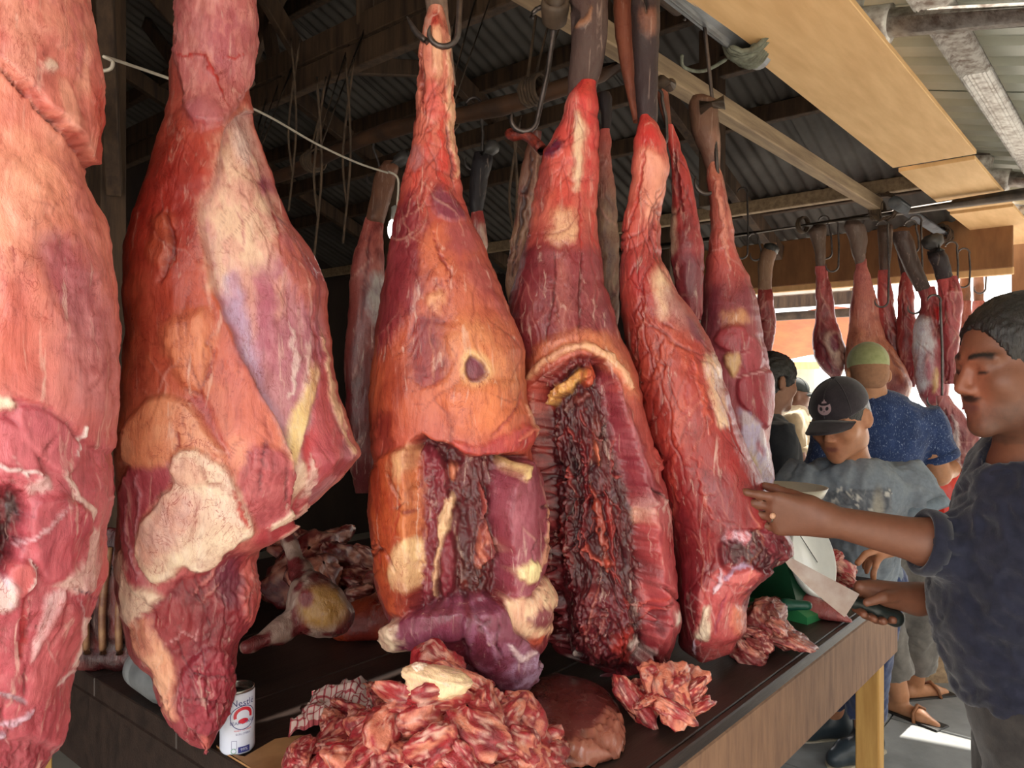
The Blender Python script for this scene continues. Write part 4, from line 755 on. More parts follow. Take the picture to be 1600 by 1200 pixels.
F5 = [
 P([(1000, 200), (1025, 198), (1030, 225), (1005, 225)], (196, 36, 36), 7, 0, 6, .8), P([(1005, 230), (1040, 240), (1044, 280), (1030, 330), (1010, 350), (1000, 290)], (236, 156, 124), 8, 3, 7, .85), S([(1012, 225), (1000, 290), (985, 350)], 6, (190, 60, 50), 4, -3, 6, .8), S([(1030, 300), (1020, 360), (1024, 400)], 8, (120, 34, 40), 6, -4, 6, .6),
 P([(1028, 405), (1048, 445), (1052, 490), (1030, 500), (1022, 450)], (236, 196, 150), 6, 2, 5, .9), P([(1040, 440), (1075, 480), (1090, 520), (1060, 520), (1040, 490)], (186, 130, 116), 9, 0, 7, .8), P([(1072, 490), (1090, 500), (1108, 540), (1085, 530), (1074, 515)], (130, 60, 70), 5, 2, 4, .9),
 P([(985, 420), (1010, 410), (1012, 470), (990, 480)], (170, 36, 34), 8, 0, 7, .7), S([(1000, 470), (990, 560), (1005, 640)], 8, (160, 60, 44), 5, -3, 9, .6), S([(1010, 480), (1000, 520), (990, 560)], 3, (236, 190, 160), 2, 1, 5, .4), P([(1020, 500), (1060, 510), (1075, 600), (1060, 700), (1030, 680), (1010, 600)], (206, 96, 66), 18, 3, 10, .7, m=((170, 56, 46), 16, .6)), P([(1010, 600), (1040, 590), (1050, 660), (1020, 680)], (140, 34, 36), 12, -2, 10, .6),
 P([(1105, 555), (1118, 548), (1128, 575), (1130, 620), (1140, 668), (1120, 672), (1112, 620), (1100, 580)], (238, 196, 150), 4, 3, 4, .95, m=((206, 176, 176), 9, .5)), P([(1128, 590), (1142, 620), (1152, 660), (1140, 660), (1132, 630)], (150, 60, 74), 4, 3, 4, .9), S([(1075, 540), (1095, 600), (1110, 680)], 7, (214, 90, 60), 5, 2, 8, .7), S([(1080, 560), (1070, 640), (1085, 720)], 5, (160, 40, 38), 4, -2, 8, .6),
 P([(1130, 670), (1160, 685), (1180, 735), (1160, 750), (1135, 710)], (160, 40, 40), 8, 0, 8, .7), P([(1100, 740), (1130, 750), (1150, 810), (1130, 820), (1105, 790)], (134, 44, 54), 10, 2, 8, .6), S([(1060, 650), (1050, 740), (1060, 830)], 8, (206, 84, 62), 6, 2, 10, .5), S([(1090, 700), (1100, 780), (1130, 830)], 6, (206, 80, 64), 5, 2, 9, .5), P([(1042, 780), (1075, 790), (1090, 900), (1080, 1000), (1055, 990)], (112, 26, 34), 14, -2, 8, .7, m=((150, 50, 52), 12, .5)),
 # cut hem
 P([(1126, 845), (1145, 830), (1185, 828), (1215, 835), (1240, 850), (1238, 870), (1212, 895), (1190, 888), (1165, 886), (1140, 895), (1124, 885)], (70, 20, 26), 4, -22, 5, 1, m=((130, 30, 40), 10, .7), rough=8), P([(1128, 850), (1140, 832), (1165, 828), (1180, 835), (1172, 852), (1150, 845)], (228, 190, 190), 4, 12, 5, .95, m=((196, 36, 34), 8, .7)), P([(1190, 828), (1215, 832), (1240, 858), (1230, 872), (1205, 862)], (124, 34, 44), 4, 12, 4, .9),
 P([(1098, 920), (1120, 890), (1150, 885), (1195, 892), (1170, 915), (1163, 945), (1170, 980), (1150, 1000), (1140, 1032), (1095, 1032), (1086, 990)], (190, 80, 76), 4, -6, 5, 1, m=((206, 100, 90), 18, .5), rough=2), P([(1135, 900), (1175, 888), (1195, 894), (1165, 914), (1140, 920)], (206, 96, 88), 4, 6, 4, .9), S([(1125, 890), (1122, 915), (1112, 930)], 7, (226, 190, 190), 3, 4, 5, .9), S([(1130, 905), (1160, 890), (1180, 886)], 6, (210, 180, 196), 3, 4, 4, .8), P([(1100, 950), (1108, 945), (1108, 975), (1112, 990), (1100, 1005), (1085, 1000), (1092, 980)], (240, 214, 176), 3, 6, 4, .95), S([(1084, 1000), (1086, 1024)], 5, (220, 190, 196), 3, 3, 3, .9), P([(1145, 945), (1165, 950), (1165, 985), (1148, 998)], (226, 130, 96), 4, 5, 5, .9), S([(1135, 930), (1125, 965), (1118, 990)], 5, (170, 70, 84), 3, -4, 4, .8),
]
carcass('meat', q5, 1.63, rows, base, F5+vessels(rows, 14, 60, (112, 20, 24), (1.8, 4), .65, 260, 900, 15, (5, 12), -2., .35)+vessels(rows, 15, 30, (232, 140, 104), (1.5, 3.5), .5, 260, 860, 14, (4, 9), 1., .25)+vessels(rows, 16, 10, (240, 206, 190), (1.5, 3), .7, 890, 1020, 9, (2, 5), 1.), [(182, .015), (200, .035), (300, .045), (400, .06), (500, .09), (600, .12), (800, .14), (900, .13), (980, .10), (1030, .02)], nu=220, nv=340, seed=67, bump_mm=5, fine_mm=1.2, mot=((160, 44, 40), 32, .45))
# --- piece 6 with the flat sawn face
q6 = hero('beef_shoulder', 'beef shoulder with a flat sawn pink face behind the held quarter', W(1160, 760, 1.95))
rows = [(255, 1108, 1122), (270, 1104, 1128), (300, 1108, 1134), (330, 1110, 1142), (360, 1112, 1148), (380, 1108, 1146), (410, 1104, 1156), (432, 1101, 1172), (460, 1098, 1180), (500, 1094, 1188), (540, 1092, 1195), (580, 1095, 1203), (630, 1098, 1207), (680, 1104, 1203), (710, 1120, 1204), (740, 1135, 1208), (765, 1150, 1204), (780, 1165, 1195)]
base = [(255, (206, 130, 100)), (330, (206, 120, 96)), (400, (206, 92, 78)), (470, (150, 66, 66)), (560, (166, 74, 80)), (700, (190, 90, 90)), (780, (200, 120, 116))]
F6 = [
 S([(1120, 280), (1130, 350), (1140, 420)], 9, (234, 150, 120), 5, 3, 6, .8), P([(1100, 470), (1125, 440), (1132, 500), (1110, 530)], (118, 44, 54), 8, 2, 6, .8), P([(1150, 450), (1175, 440), (1190, 500), (1160, 490)], (146, 66, 72), 7, 3, 5, .9), P([(1125, 490), (1160, 480), (1170, 505), (1140, 515)], (226, 160, 104), 6, 2, 6, .8),
 P([(1115, 530), (1135, 510), (1158, 508), (1168, 525), (1160, 555), (1130, 550)], (178, 66, 70), 4, 9, 3, .95, dome=4), P([(1160, 520), (1185, 530), (1195, 575), (1165, 590), (1155, 560)], (184, 74, 80), 4, 7, 3, .95), P([(1130, 555), (1158, 552), (1155, 575), (1148, 592), (1136, 575)], (236, 190, 126), 3, 9, 3, .95),
 P([(1152, 590), (1175, 582), (1204, 574), (1207, 620), (1204, 655), (1195, 672), (1170, 645), (1152, 625)], (168, 52, 60), 2.5, 10, 2, 1), S([(1152, 590), (1180, 582), (1204, 574)], 3, (232, 170, 160), 1.5, 2, 1, .9),
 P([(1153, 635), (1170, 645), (1195, 675), (1206, 720), (1206, 765), (1180, 760), (1160, 700)], (214, 196, 210), 3, 4, 4, .95, m=((236, 214, 190), 8, .5)), P([(1180, 690), (1190, 690), (1196, 712), (1188, 710)], (180, 80, 96), 3, -3, 3, .9), P([(1170, 700), (1185, 725), (1190, 750), (1172, 740)], (240, 206, 150), 4, 2, 4, .9),
]
carcass('meat', q6, 1.95, rows, base, F6+vessels(rows, 17, 14, (120, 30, 36), (1.2, 2.4), .6, 280, 560, 9, (3, 7))+vessels(rows, 18, 10, (236, 190, 170), (1.2, 2.4), .6, 300, 760, 9, (3, 6), 1.), [(255, .015), (300, .035), (400, .05), (500, .09), (600, .11), (700, .10), (780, .02)], nu=140, nv=200, seed=71, bump_mm=4, fine_mm=1.2)
# ------------------------------------------------------------------ table
TZ = .9
M_APRON = simple('weathered_brown_plank', (146, 110, 84), (118, 86, 66), .75, 9, (5, 5, .8), bmp=.3, bscale=60)
M_LEGWOOD = simple('pale_yellow_pine', (206, 162, 92), (180, 134, 70), .7, 6, (6, 6, .6), bmp=.2, bscale=50)
tbl = thing('butcher_table', 'long dark wooden butcher table with brown plank apron and pine leg', 'table', SN(.95, .8))
TL, TD = 1.885, 1.75
for k in range(5):   # top boards
    n0, n1 = TD*k/5, TD*(k+1)/5
    bx('top_board', SN(TL/2, (n0+n1)/2, TZ-.02), (TL/2, (n1-n0)/2-.0008, .02), M_WOOD_DARK, tbl, [U, N, [0, 0, 1]], .002)
bx('apron', SN(TL/2, .016, TZ-.04-.085), (TL/2-.002, .016, .085), M_APRON, tbl, [U, N, [0, 0, 1]], .004)
bx('apron', SN(.016, TD/2, TZ-.04-.085), (.016, TD/2-.033, .085), M_WOOD_DARK, tbl, [U, N, [0, 0, 1]], .004)
bx('apron', SN(TL-.016, TD/2, TZ-.04-.085), (.016, TD/2-.033, .085), M_WOOD_DARK, tbl, [U, N, [0, 0, 1]], .004)
bx('edge_strip', SN(TL/2, -.008, TZ-.012), (TL/2, .008, .012), M_WOOD_DARK, tbl, [U, N, [0, 0, 1]], .003)
for s_, n_ in ((TL-.05, .067), (.09, .09), (TL-.09, TD-.09), (.09, TD-.09)):
    bx('leg', SN(s_, n_, (TZ-.04)/2), (.028, .034, (TZ-.04)/2), M_LEGWOOD, tbl, [U, N, [0, 0, 1]], .004)
# ------------------------------------------------------------------ people
def skin_mat(name, rough=.5):
    m, t, b = nodes(name); a = t.nodes.new('ShaderNodeAttribute'); a.attribute_name = 'Col'
    v = objco(t); n = noise(t, v, 60, 5, .6); r = ramp(t, n.outputs['Fac'], [(.3, (.84, .8, .78)), (.7, (1.08, 1.06, 1.05))])
    t.links.new(mixc(t, .7, a.outputs['Color'], r.outputs['Color'], 'MULTIPLY'), b.inputs['Base Color'])
    b.inputs['Roughness'].default_value = rough; n2 = noise(t, v, 400, 3); bump(t, b, n2.outputs['Fac'], .12, .002)
    b.inputs['Subsurface Weight'].default_value = .08; b.inputs['Subsurface Radius'].default_value = (1, .35, .2); b.inputs['Subsurface Scale'].default_value = .008
    return m
def cloth_mat(name, c1, c2, scale=30, stretch=(1, 1, 1), fleck=None, p=(.35, .65), rough=.9):
    m, t, b = nodes(name); v = objco(t, stretch); n = noise(t, v, scale, 5, .65)
    r = ramp(t, n.outputs['Fac'], [(p[0], lin(c1)), (p[1], lin(c2))]); c = r.outputs['Color']
    if fleck:
        n3 = noise(t, objco(t, (1, 1, .45)), 210, 3, .7); r3 = ramp(t, n3.outputs['Fac'], [(.58, (0, 0, 0)), (.68, (1, 1, 1))])
        c = mixc(t, r3.outputs['Color'], c, lin(fleck))
    t.links.new(c, b.inputs['Base Color']); b.inputs['Roughness'].default_value = rough; b.inputs['Specular IOR Level'].default_value = .2
    b.inputs['Sheen Weight'].default_value = .25
    n2 = noise(t, objco(t), 260, 3); bump(t, b, n2.outputs['Fac'], .25, .002); return m
M_SKIN = skin_mat('skin'); M_HAIR = simple('black_hair', (22, 19, 18), (40, 36, 34), .38, 60, (1, 1, .12), bmp=.8, bscale=220)
def nrmz(v): v = np.asarray(v, float); return v/np.linalg.norm(v)
class Head:
    def __init__(s, c, f, up=(0, 0, 1), sc=1.):
        s.c = np.asarray(c, float); s.f = nrmz(f); up = np.asarray(up, float); s.u = nrmz(up-s.f*(up@s.f)); s.r = np.cross(s.f, s.u); s.sc = sc
    def __call__(s, x, y, z): return s.c+(s.r*x+s.f*y+s.u*z)*s.sc
    def ax(s): return [s.r, s.f, s.u]
    def loc(s, v): q = (v-s.c)/s.sc; return q@s.r, q@s.f, q@s.u
def add_head(g, H, detail=True):
    a = H.ax(); k = H.sc
    def E(c, r, kk=.02, sub=False): g.ell(H(*c), np.array(r)*k, a, kk*k, sub)
    E((0, -.012, .032), (.076, .098, .086)); E((0, .022, -.02), (.065, .074, .088)); E((0, .034, -.072), (.052, .056, .040), .025)
    E((0, .078, -.098), (.026, .02, .02), .02)
    for sx in (-1, 1):
        E((sx*.044, .056, -.022), (.026, .03, .026), .02); E((sx*.052, .0, -.065), (.016, .04, .035), .02)
        E((sx*.031, .100, .004), (.021, .013, .012), .012, True)
        E((sx*.031, .0755, .003), (.0145, .0145, .0135), .004)
        g.cap(H(sx*.014, .086, .021), H(sx*.05, .072, .022), .010*k, .007*k, .012*k)
        g.ell(H(sx*.079, -.012, -.004), np.array((.010, .022, .033))*k, [nrmz(H.r-H.f*.5*sx*-1), nrmz(H.f+H.r*.5*sx*-1), H.u], .006*k)
        E((sx*.087, -.006, -.002), (.006, .011, .018), .006, True)
        E((sx*.012, .098, -.032), (.008, .012, .008), .006)
    g.cap(H(0, .086, .018), H(0, .109, -.026), .007*k, .0105*k, .007*k)
    g.cap(H(-.016, .088, -.056), H(.016, .088, -.056), .0075*k, None, .008*k); g.cap(H(-.014, .087, -.068), H(.014, .087, -.068), .008*k, None, .008*k)
    g.cap(H(-.02, .0975, -.0622), H(.02, .0975, -.0622), .0022*k, None, .004*k, True)
def add_hand(g, w, dirv, pn, ts, curl, sc=1., thumb=(.55, .65, .35), r0=.009):
    d = nrmz(dirv); ts = nrmz(np.asarray(ts)-d*(np.asarray(ts)@d)); p = np.cross(d, ts)
    if p@np.asarray(pn) < 0: p = -p
    kn = []
    for i in range(4):
        b = w+d*(.088-(.0, -.004, .0, .010)[i])*sc+ts*(.031-.0205*i)*sc
        g.cap(w+ts*(.012-.008*i)*sc, b, .019*sc, .0125*sc, .016*sc); kn.append(b)
    for i in range(4):
        L = (.074, .083, .077, .06)[i]*sc; a = 0; q = kn[i]; rr = (r0, r0, r0*.96, r0*.84)[i]*sc
        for j, f in enumerate((.45, .30, .25)):
            a += math.radians(curl[i][j]); e = q+(d*math.cos(a)+p*math.sin(a))*L*f
            g.cap(q, e, rr*(1-.08*j), rr*(.92-.1*j), .004*sc); q = e
    b = w+d*.028*sc+ts*.024*sc+p*.008*sc; t1 = nrmz(d*thumb[0]+ts*thumb[1]+p*thumb[2])
    e = b+t1*.042*sc; t2 = nrmz(t1+d*.5+p*.25); g.cap(b, e, .016*sc, .0115*sc, .014*sc); e2 = e+t2*.03*sc; g.cap(e, e2, .0105*sc, .0095*sc, .004*sc); g.cap(e2, e2+nrmz(t2+d*.3)*.024*sc, .0095*sc, .008*sc, .004*sc)
def bounds(*p, m=.16):
    p = np.array(p); return p.min(0)-m, p.max(0)+m
def torso_prims(g, J, infl=0., hem=None, k=.05):
    f = nrmz(J['f']); l = np.cross(EZ, f); c, a, p = J['chest'], J['waist'], J['pelvis']; up = nrmz(c-p); s = J.get('sc', 1.)
    f2 = nrmz(f-up*(f@up)); l = np.cross(up, f2); ax = [l, f2, up]
    g.ell(c+up*.02, np.array((.165, .112, .19))*s+infl, ax, k); g.ell(a+f2*.012, np.array((.15, .118, .16))*s+infl, ax, k); g.ell(p, np.array((.158, .115, .13))*s+infl, ax, k)
    for q in (J['sl'], J['sr']): g.cap(J['neck']-up*.05, q, .055*s+infl*.8, .06*s+infl, k)
def clothes(name, g, mat, parent, wr=.006, seed=0, scale=16., aniso=(1, 1, 1), relax=2, extra=None, label=None):
    v, F = g.mesh(relax); n = vnormals(v, F)
    q = v*scale*np.asarray(aniso); r = 1-2*np.abs(fbm(q+fbm(q*.6, 2, seed+5)[:, None]*1.2, 3, seed))
    v = v+n*(wr*(r-.5)+wr*.5*fbm(q*.5, 2, seed+3))[:, None]
    col = None
    if extra is not None: col = extra(v)
    return mk(name, v, F, mat, parent, col=col, label=label)
def face_paint(H, v, skin, brow=1, stubble=0., lips=(120, 70, 62), moust=0., hair=(26, 22, 20)):
    x, y, z = H.loc(v); c = np.tile(lin(skin), (len(v), 1))
    def put(m, col): nonlocal c; c = c*(1-m[:, None])+lin(col)*m[:, None]
    inh = (np.abs(x) < .1) & (np.abs(y) < .14) & (np.abs(z) < .14); h = inh.astype(float)
    nz = .5+.5*vnoise(v*900)
    put(h*sstep(y, .02, .06)*(1-sstep(np.hypot(x/.6, z+.03), .05, .09))*.25, (190, 110, 84))
    put(h*stubble*sstep(-z, .035, .075)*sstep(y, -.02, .03)*(.5+.5*nz), (40, 34, 32))
    if moust: put(h*moust*(1-sstep(np.hypot(x/1.9, (z+.0465)*2.2), .009, .016))*sstep(y, .06, .08), hair)
    put(h*sstep(y, .075, .085)*(1-sstep(np.hypot(x/2.6, z+.0625), .006, .0095)), lips)
    for sx in (-1, 1):
        e = 1-sstep(np.abs(z-.024-.004*np.cos((x-sx*.03)*60)), .003, .0065)
        put(h*brow*e*sstep(x*sx, .008, .013)*(1-sstep(x*sx, .048, .056))*sstep(y, .05, .065), hair)
        put(h*(1-sstep(np.hypot((x-sx*.031)/2.6, z+.0015), .0028, .005))*sstep(y, .06, .075), (30, 22, 18))
    return c
def hair_mesh(parent, H, side=.012, front=.05, low=-.045, infl=.009, label=None, h=.005, amp=.004, lift=0.):
    g = SDF(H.c-.16, H.c+.16, h); k = H.sc
    g.ell(H(0, -.014, .034), np.array((.078, .10, .088))*k+infl, H.ax(), .01); g.ell(H(0, -.05, -.01), np.array((.068, .06, .06))*k+infl, H.ax(), .02)
    g.ell(H(0, .125, -.03+lift), np.array((.10, .085, .098))*k, H.ax(), .008, True)
    for sx in (-1, 1): g.ell(H(sx*.085, .02, -.055), np.array((.03, .035, .05))*k, H.ax(), .006, True); g.ell(H(sx*.085, -.01, -.01), np.array((.016, .03, .04))*k, H.ax(), .006, True)
    g.cut(H(0, 0, low), -H.u+H.f*.2)
    v, F = g.mesh(1); n = vnormals(v, F); x, y, z = H.loc(v)
    q = np.stack([x*260, y*40, z*150], 1); v = v+n*(amp*fbm(q, 3, 3))[:, None]
    return mk('hair', v, F, M_HAIR, parent, label=label)
def make_person(label, J, skin, H, hres, arms, legs=True, paint=None, group=None, feet=True):
    pts = [H.c, J['pelvis'], J['sl'], J['sr']]+[p for a in arms for p in a['pts']]+([np.array([*J['al'][:2], 0]), np.array([*J['ar'][:2], 0])] if legs else [])
    lo, hi = bounds(*pts, m=.2); lo[2] = max(lo[2], -.01)
    g = SDF(lo, hi, hres); s = J.get('sc', 1.)
    add_head(g, H); g.cap(J['neck'], H(0, -.02, -.05), .058*s, .054*s, .03)
    torso_prims(g, J, -.012)
    for a in arms:
        p = a['pts']; g.chain([p[0], p[1]], [.052*s, .043*s], .02); m = p[1]*.7+p[2]*.3; g.chain([p[1], m, p[2]], [.041*s, .043*s, .027*s], .02)
        if a.get('hand'): a['hand'](g)
    if legs:
        for h, kx, an, td in (('hl', 'kl', 'al', 'tl'), ('hr', 'kr', 'ar', 'tr')):
            g.chain([J[h], J[kx], J[an]], [.078, .054, .036], .03); m = J[kx]*.65+J[an]*.35-nrmz(J[td])*.015; g.cap(J[kx], m, .05, .05, .03); g.cap(m, J[an], .05, .034, .03)
            t = nrmz(J[td]); b = J[an].copy(); b[2] = .035; g.cap(b-t*.04, b+t*.10-EZ*.006, .034, .03, .02); g.cap(b+t*.1-EZ*.008, b+t*.17-EZ*.018, .032, .018, .02)
    v, F = g.mesh(1)
    c = (paint or face_paint)(H, v, skin)
    o = mk('person', v, F, M_SKIN, None, col=c, label=label, cat='person', group=group); return o
def pants(parent, J, mat, top=None, ends=.09, infl=.022, h=.012, wr=.008, seed=3, flare=0.):
    lo, hi = bounds(J['pelvis'], J['al'], J['ar'], J['kl'], J['kr'], m=.26); g = SDF(lo, hi, h)
    f = nrmz(J['f']); l = np.cross(EZ, f); g.ell(J['pelvis'], np.array((.16, .122, .14))+infl*.7, [l, f, EZ], .05)
    for hh, kx, an in (('hl', 'kl', 'al'), ('hr', 'kr', 'ar')):
        e = J[an]+(J[kx]-J[an])*ends/np.linalg.norm(J[kx]-J[an]); g.chain([J[hh], J[kx]], [.088+infl, .064+infl], .035); g.cyl(J[kx], e, .064+infl, .052+infl+flare, .02)
    if top is not None: g.cut((0, 0, top), (0, 0, 1))
    return clothes('trousers', g, mat, parent, wr, seed, 14, (1, 1, .7), 1)
def _cyl(s, a, b, ra, rb=None, k=.012):
    a = np.asarray(a, float); b = np.asarray(b, float); rb = ra if rb is None else rb; m = max(ra, rb)+k*1.5+2*s.h
    sl, P_ = s._sl(np.minimum(a, b)-m, np.maximum(a, b)+m)
    if sl is None: return
    L = np.linalg.norm(b-a); ab = (b-a)/L
    t = (P_[0]-a[0])*ab[0]+(P_[1]-a[1])*ab[1]+(P_[2]-a[2])*ab[2]; tc = np.clip(t, 0, L)
    r = np.sqrt(np.maximum((P_[0]-a[0])**2+(P_[1]-a[1])**2+(P_[2]-a[2])**2-t*t, 0))-(ra+(rb-ra)*tc/L)
    s._mix(sl, np.maximum(np.maximum(r, t-L), -t-ra), k)
SDF.cyl = _cyl
def shirt(name, parent, J, mat, arms, hem, infl=.012, h=.008, wr=.006, seed=0, collar=True, extra=None, sleeve_r=.062, coll_mat=None, aniso=(1, 1, .6), frac=.75):
    pts = [J['chest'], J['pelvis'], J['sl'], J['sr']]+[a['cuff'] for a in arms]; lo, hi = bounds(*pts, m=.24)
    g = SDF(lo, hi, h); torso_prims(g, J, infl)
    for a in arms:
        p = a['pts']
        if a.get('long'):
            g.cap(p[0], p[1], .064+infl, .052+infl, .03); g.cyl(p[1], a['cuff'], .052+infl, a.get('cr', .05), .02)
        else: g.cyl(p[0], a['cuff'], sleeve_r+infl*.6, a.get('cr', .07), .03)
    g.cut((0, 0, hem), (0, 0, -1))
    nk = J['neck']; up = nrmz(nk-J['chest']); g.ell(nk+up*.05+nrmz(J['f'])*.02, (.062, .062, .07), None, .01, True)
    o = clothes(name, g, mat, parent, wr, seed, 15, aniso, 2, extra)
    for a in arms:
        p0 = a['pts'][1] if a.get('long') else a['pts'][0]; ad_ = nrmz(a['cuff']-p0); cr = a.get('cr', .07 if not a.get('long') else .05)
        fixn(mk('cuff', *lathe_v([(cr-.016, -.030), (cr+.003, -.026), (cr+.006, -.012), (cr+.005, .004), (cr+.001, .007), (cr-.006, .004), (cr-.016, -.02)], 36, a['cuff'], (lambda q: [q[0], q[1], q[2]])(frame_of(ad_))), coll_mat or mat, o))
    if collar:
        f = nrmz(J['f']); l = np.cross(EZ, f); R = [nk+l*math.cos(t)*.068+f*(math.sin(t)*.068+.018)+EZ*(-.012-.022*math.sin(t)) for t in np.linspace(0, 2*math.pi, 33)]
        tb('collar', R, .0085, coll_mat or mat, o, 8)
    return o
# ---- the man with the knife
J = dict(f=(-.86, .5, 0), chest=np.array([.985, 1.45, 1.20]), waist=np.array([.97, 1.47, 1.07]), pelvis=np.array([1.0, 1.46, .93]), neck=np.array([.935, 1.385, 1.365]), sl=np.array([.97, 1.33, 1.315]), sr=np.array([1.09, 1.60, 1.315]), sc=1.03,
         hl=np.array([.96, 1.38, .88]), hr=np.array([1.05, 1.55, .88]), kl=np.array([.955, 1.37, .48]), kr=np.array([1.04, 1.57, .48]), al=np.array([.98, 1.36, .09]), ar=np.array([1.07, 1.58, .09]), tl=(-.9, .4, 0), tr=(-.8, .6, 0))
H = Head(W(1590, 569, 1.33), (-.985, -.06, -.15), (-.05, -.03, 1), .99)
wl_, el_ = W(1290, 812, 1.47), W(1530, 866, 1.44); wr_, er_ = W(1434, 936, 1.585), np.array([1.09, 1.63, 1.09])
def hand_left(g):
    add_hand(g, wl_, (-.975, .2, .10), (.2, .95, 0), (.10, -.22, 1), [(4, 10, 14), (16, 26, 24), (20, 30, 26), (18, 28, 24)], 1.04, (.75, .1, .6))
def hand_right(g):
    A_ = [((1345, 917, 1.575), (1334, 934, 1.60), (1338, 950, 1.585), (1350, 960, 1.548)), ((1361, 919, 1.58), (1349, 944, 1.605), (1352, 960, 1.585), (1366, 967, 1.545)), ((1377, 924, 1.585), (1366, 952, 1.605), (1368, 967, 1.585), (1381, 971, 1.547)), ((1392, 930, 1.585), (1384, 958, 1.60), (1386, 968, 1.585), (1396, 969, 1.552))]
    for i, ch in enumerate(A_):
        q = [W(*p) for p in ch]; g.cap(wr_, q[0], .023, .014, .016); g.chain(q, [.0115, .0105, .0095, .0085], .004)
    g.cap(wr_, W(1385, 932, 1.57), .024, .018, .02); t = [W(1408, 930, 1.56), W(1380, 933, 1.535), W(1354, 942, 1.532)]; g.cap(wr_, t[0], .024, .015, .016); g.chain(t, [.0145, .0115, .0085], .005)
armsK = [dict(pts=[J['sl'], el_, wl_], hand=hand_left, cuff=el_+(wl_-el_)*.36, long=1, cr=.058), dict(pts=[J['sr'], er_, wr_], hand=hand_right, cuff=er_+(wr_-er_)*.3, long=1, cr=.056)]
man = make_person('man in navy sweater slicing the hanging beef with a broad knife', J, (114, 72, 53), H, .0048, armsK, paint=lambda H, v, s: face_paint(H, v, s, 1, .55, (108, 66, 58), .9))
hair_mesh(man, H, h=.004, amp=.0035, infl=.004, lift=.022)
M_NAVY = cloth_mat('navy_knit', (24, 26, 40), (36, 38, 54), 40)
shirt('sweater', man, J, M_NAVY, armsK, .90, .02, .007, .011, 5, aniso=(1, 1, 1.4))
pants(man, J, cloth_mat('charcoal_denim', (44, 42, 42), (64, 60, 58), 25), .97, .06, .018, .011, .006, 9)
for s_ in ('al', 'ar'):
    b = J[s_].copy(); b[2] = 0; t = nrmz(J['tl' if s_ == 'al' else 'tr']); ax_ = [t, np.cross(EZ, t), EZ]; bx('sandal', b+t*.06+EZ*.01, (.14, .052, .012), M_BLACK, man, ax_, .01)
# ring on the left hand
rp = W(1204, 806, 1.488); R = [rp+np.array([0, math.cos(t)*.0108, math.sin(t)*.0108]) for t in np.linspace(0, 2*math.pi, 17)]
M_RING = simple('silver_ring', (196, 190, 176), (150, 140, 120), .25, 10, metal=.9, bmp=.05)
fr = tb('ring', R, .0025, M_RING, man, 8); fixn(mk('ring_stone', *lathe_v([(.0, 0), (.006, .001), (.006, .003), (.003, .006), (0, .0065)], 12, rp+np.array([0, -.0105, .002]), [[1, 0, 0], [0, 0, 1], [0, -1, 0]]), simple('pale_agate', (214, 170, 140), (190, 140, 110), .3, 60), man))
# knife in hand
kn = thing('butcher_knife', 'broad steel butcher knife with black handle in the man\'s right hand', 'knife', W(1340, 940, 1.55))
tip, heel = W(1222, 864, 1.60), W(1338, 936, 1.56); dk = nrmz(heel-tip); dn = np.array([-.46, 0, -.89]); dn = nrmz(dn-dk*(dn@dk)); nn_ = np.cross(dk, dn); Lk = np.linalg.norm(heel-tip)
pr = []
for t in np.linspace(0, 1, 14): pr.append((t, .0, .054*min(1, (t*1.0)**.6)*(1 if t > .1 else .9)+.002))
V = []
for t, a, b in pr:
    c = tip+dk*Lk*t-dn*.012*(t)
    for off, th in ((a, .0014), (b*.6, .0011), (b, .0002)): V += [c+dn*off+nn_*th, c+dn*off-nn_*th]
F_ = []
for i in range(13):
    o = i*6; F_ += [(o, o+2, o+8, o+6), (o+2, o+4, o+10, o+8), (o+1, o+7, o+9, o+3), (o+3, o+9, o+11, o+5), (o, o+6, o+7, o+1), (o+4, o+5, o+11, o+10)]
F_ += [(0, 1, 3, 2), (2, 3, 5, 4), (78, 80, 81, 79), (80, 82, 83, 81)]
fixn(mk('blade', V, F_, simple('stained_steel_blade', (132, 124, 118), (104, 84, 76), .3, 9, metal=.75, bmp=.05), kn, smooth=False))
hb = heel+dn*.010+np.array([0,.014,0])
g = SDF(*bounds(heel, heel+dk*.14, m=.05), .0035); he=W(1399,966,1.575); g.cap(hb-dk*.005, hb*.4+he*.6, .013, .0145, .01); g.cap(hb*.4+he*.6, he, .0145, .018, .01)
mk('handle', *g.mesh(), simple('black_plastic_handle', (30, 38, 36), (24, 30, 28), .4, 20), kn)
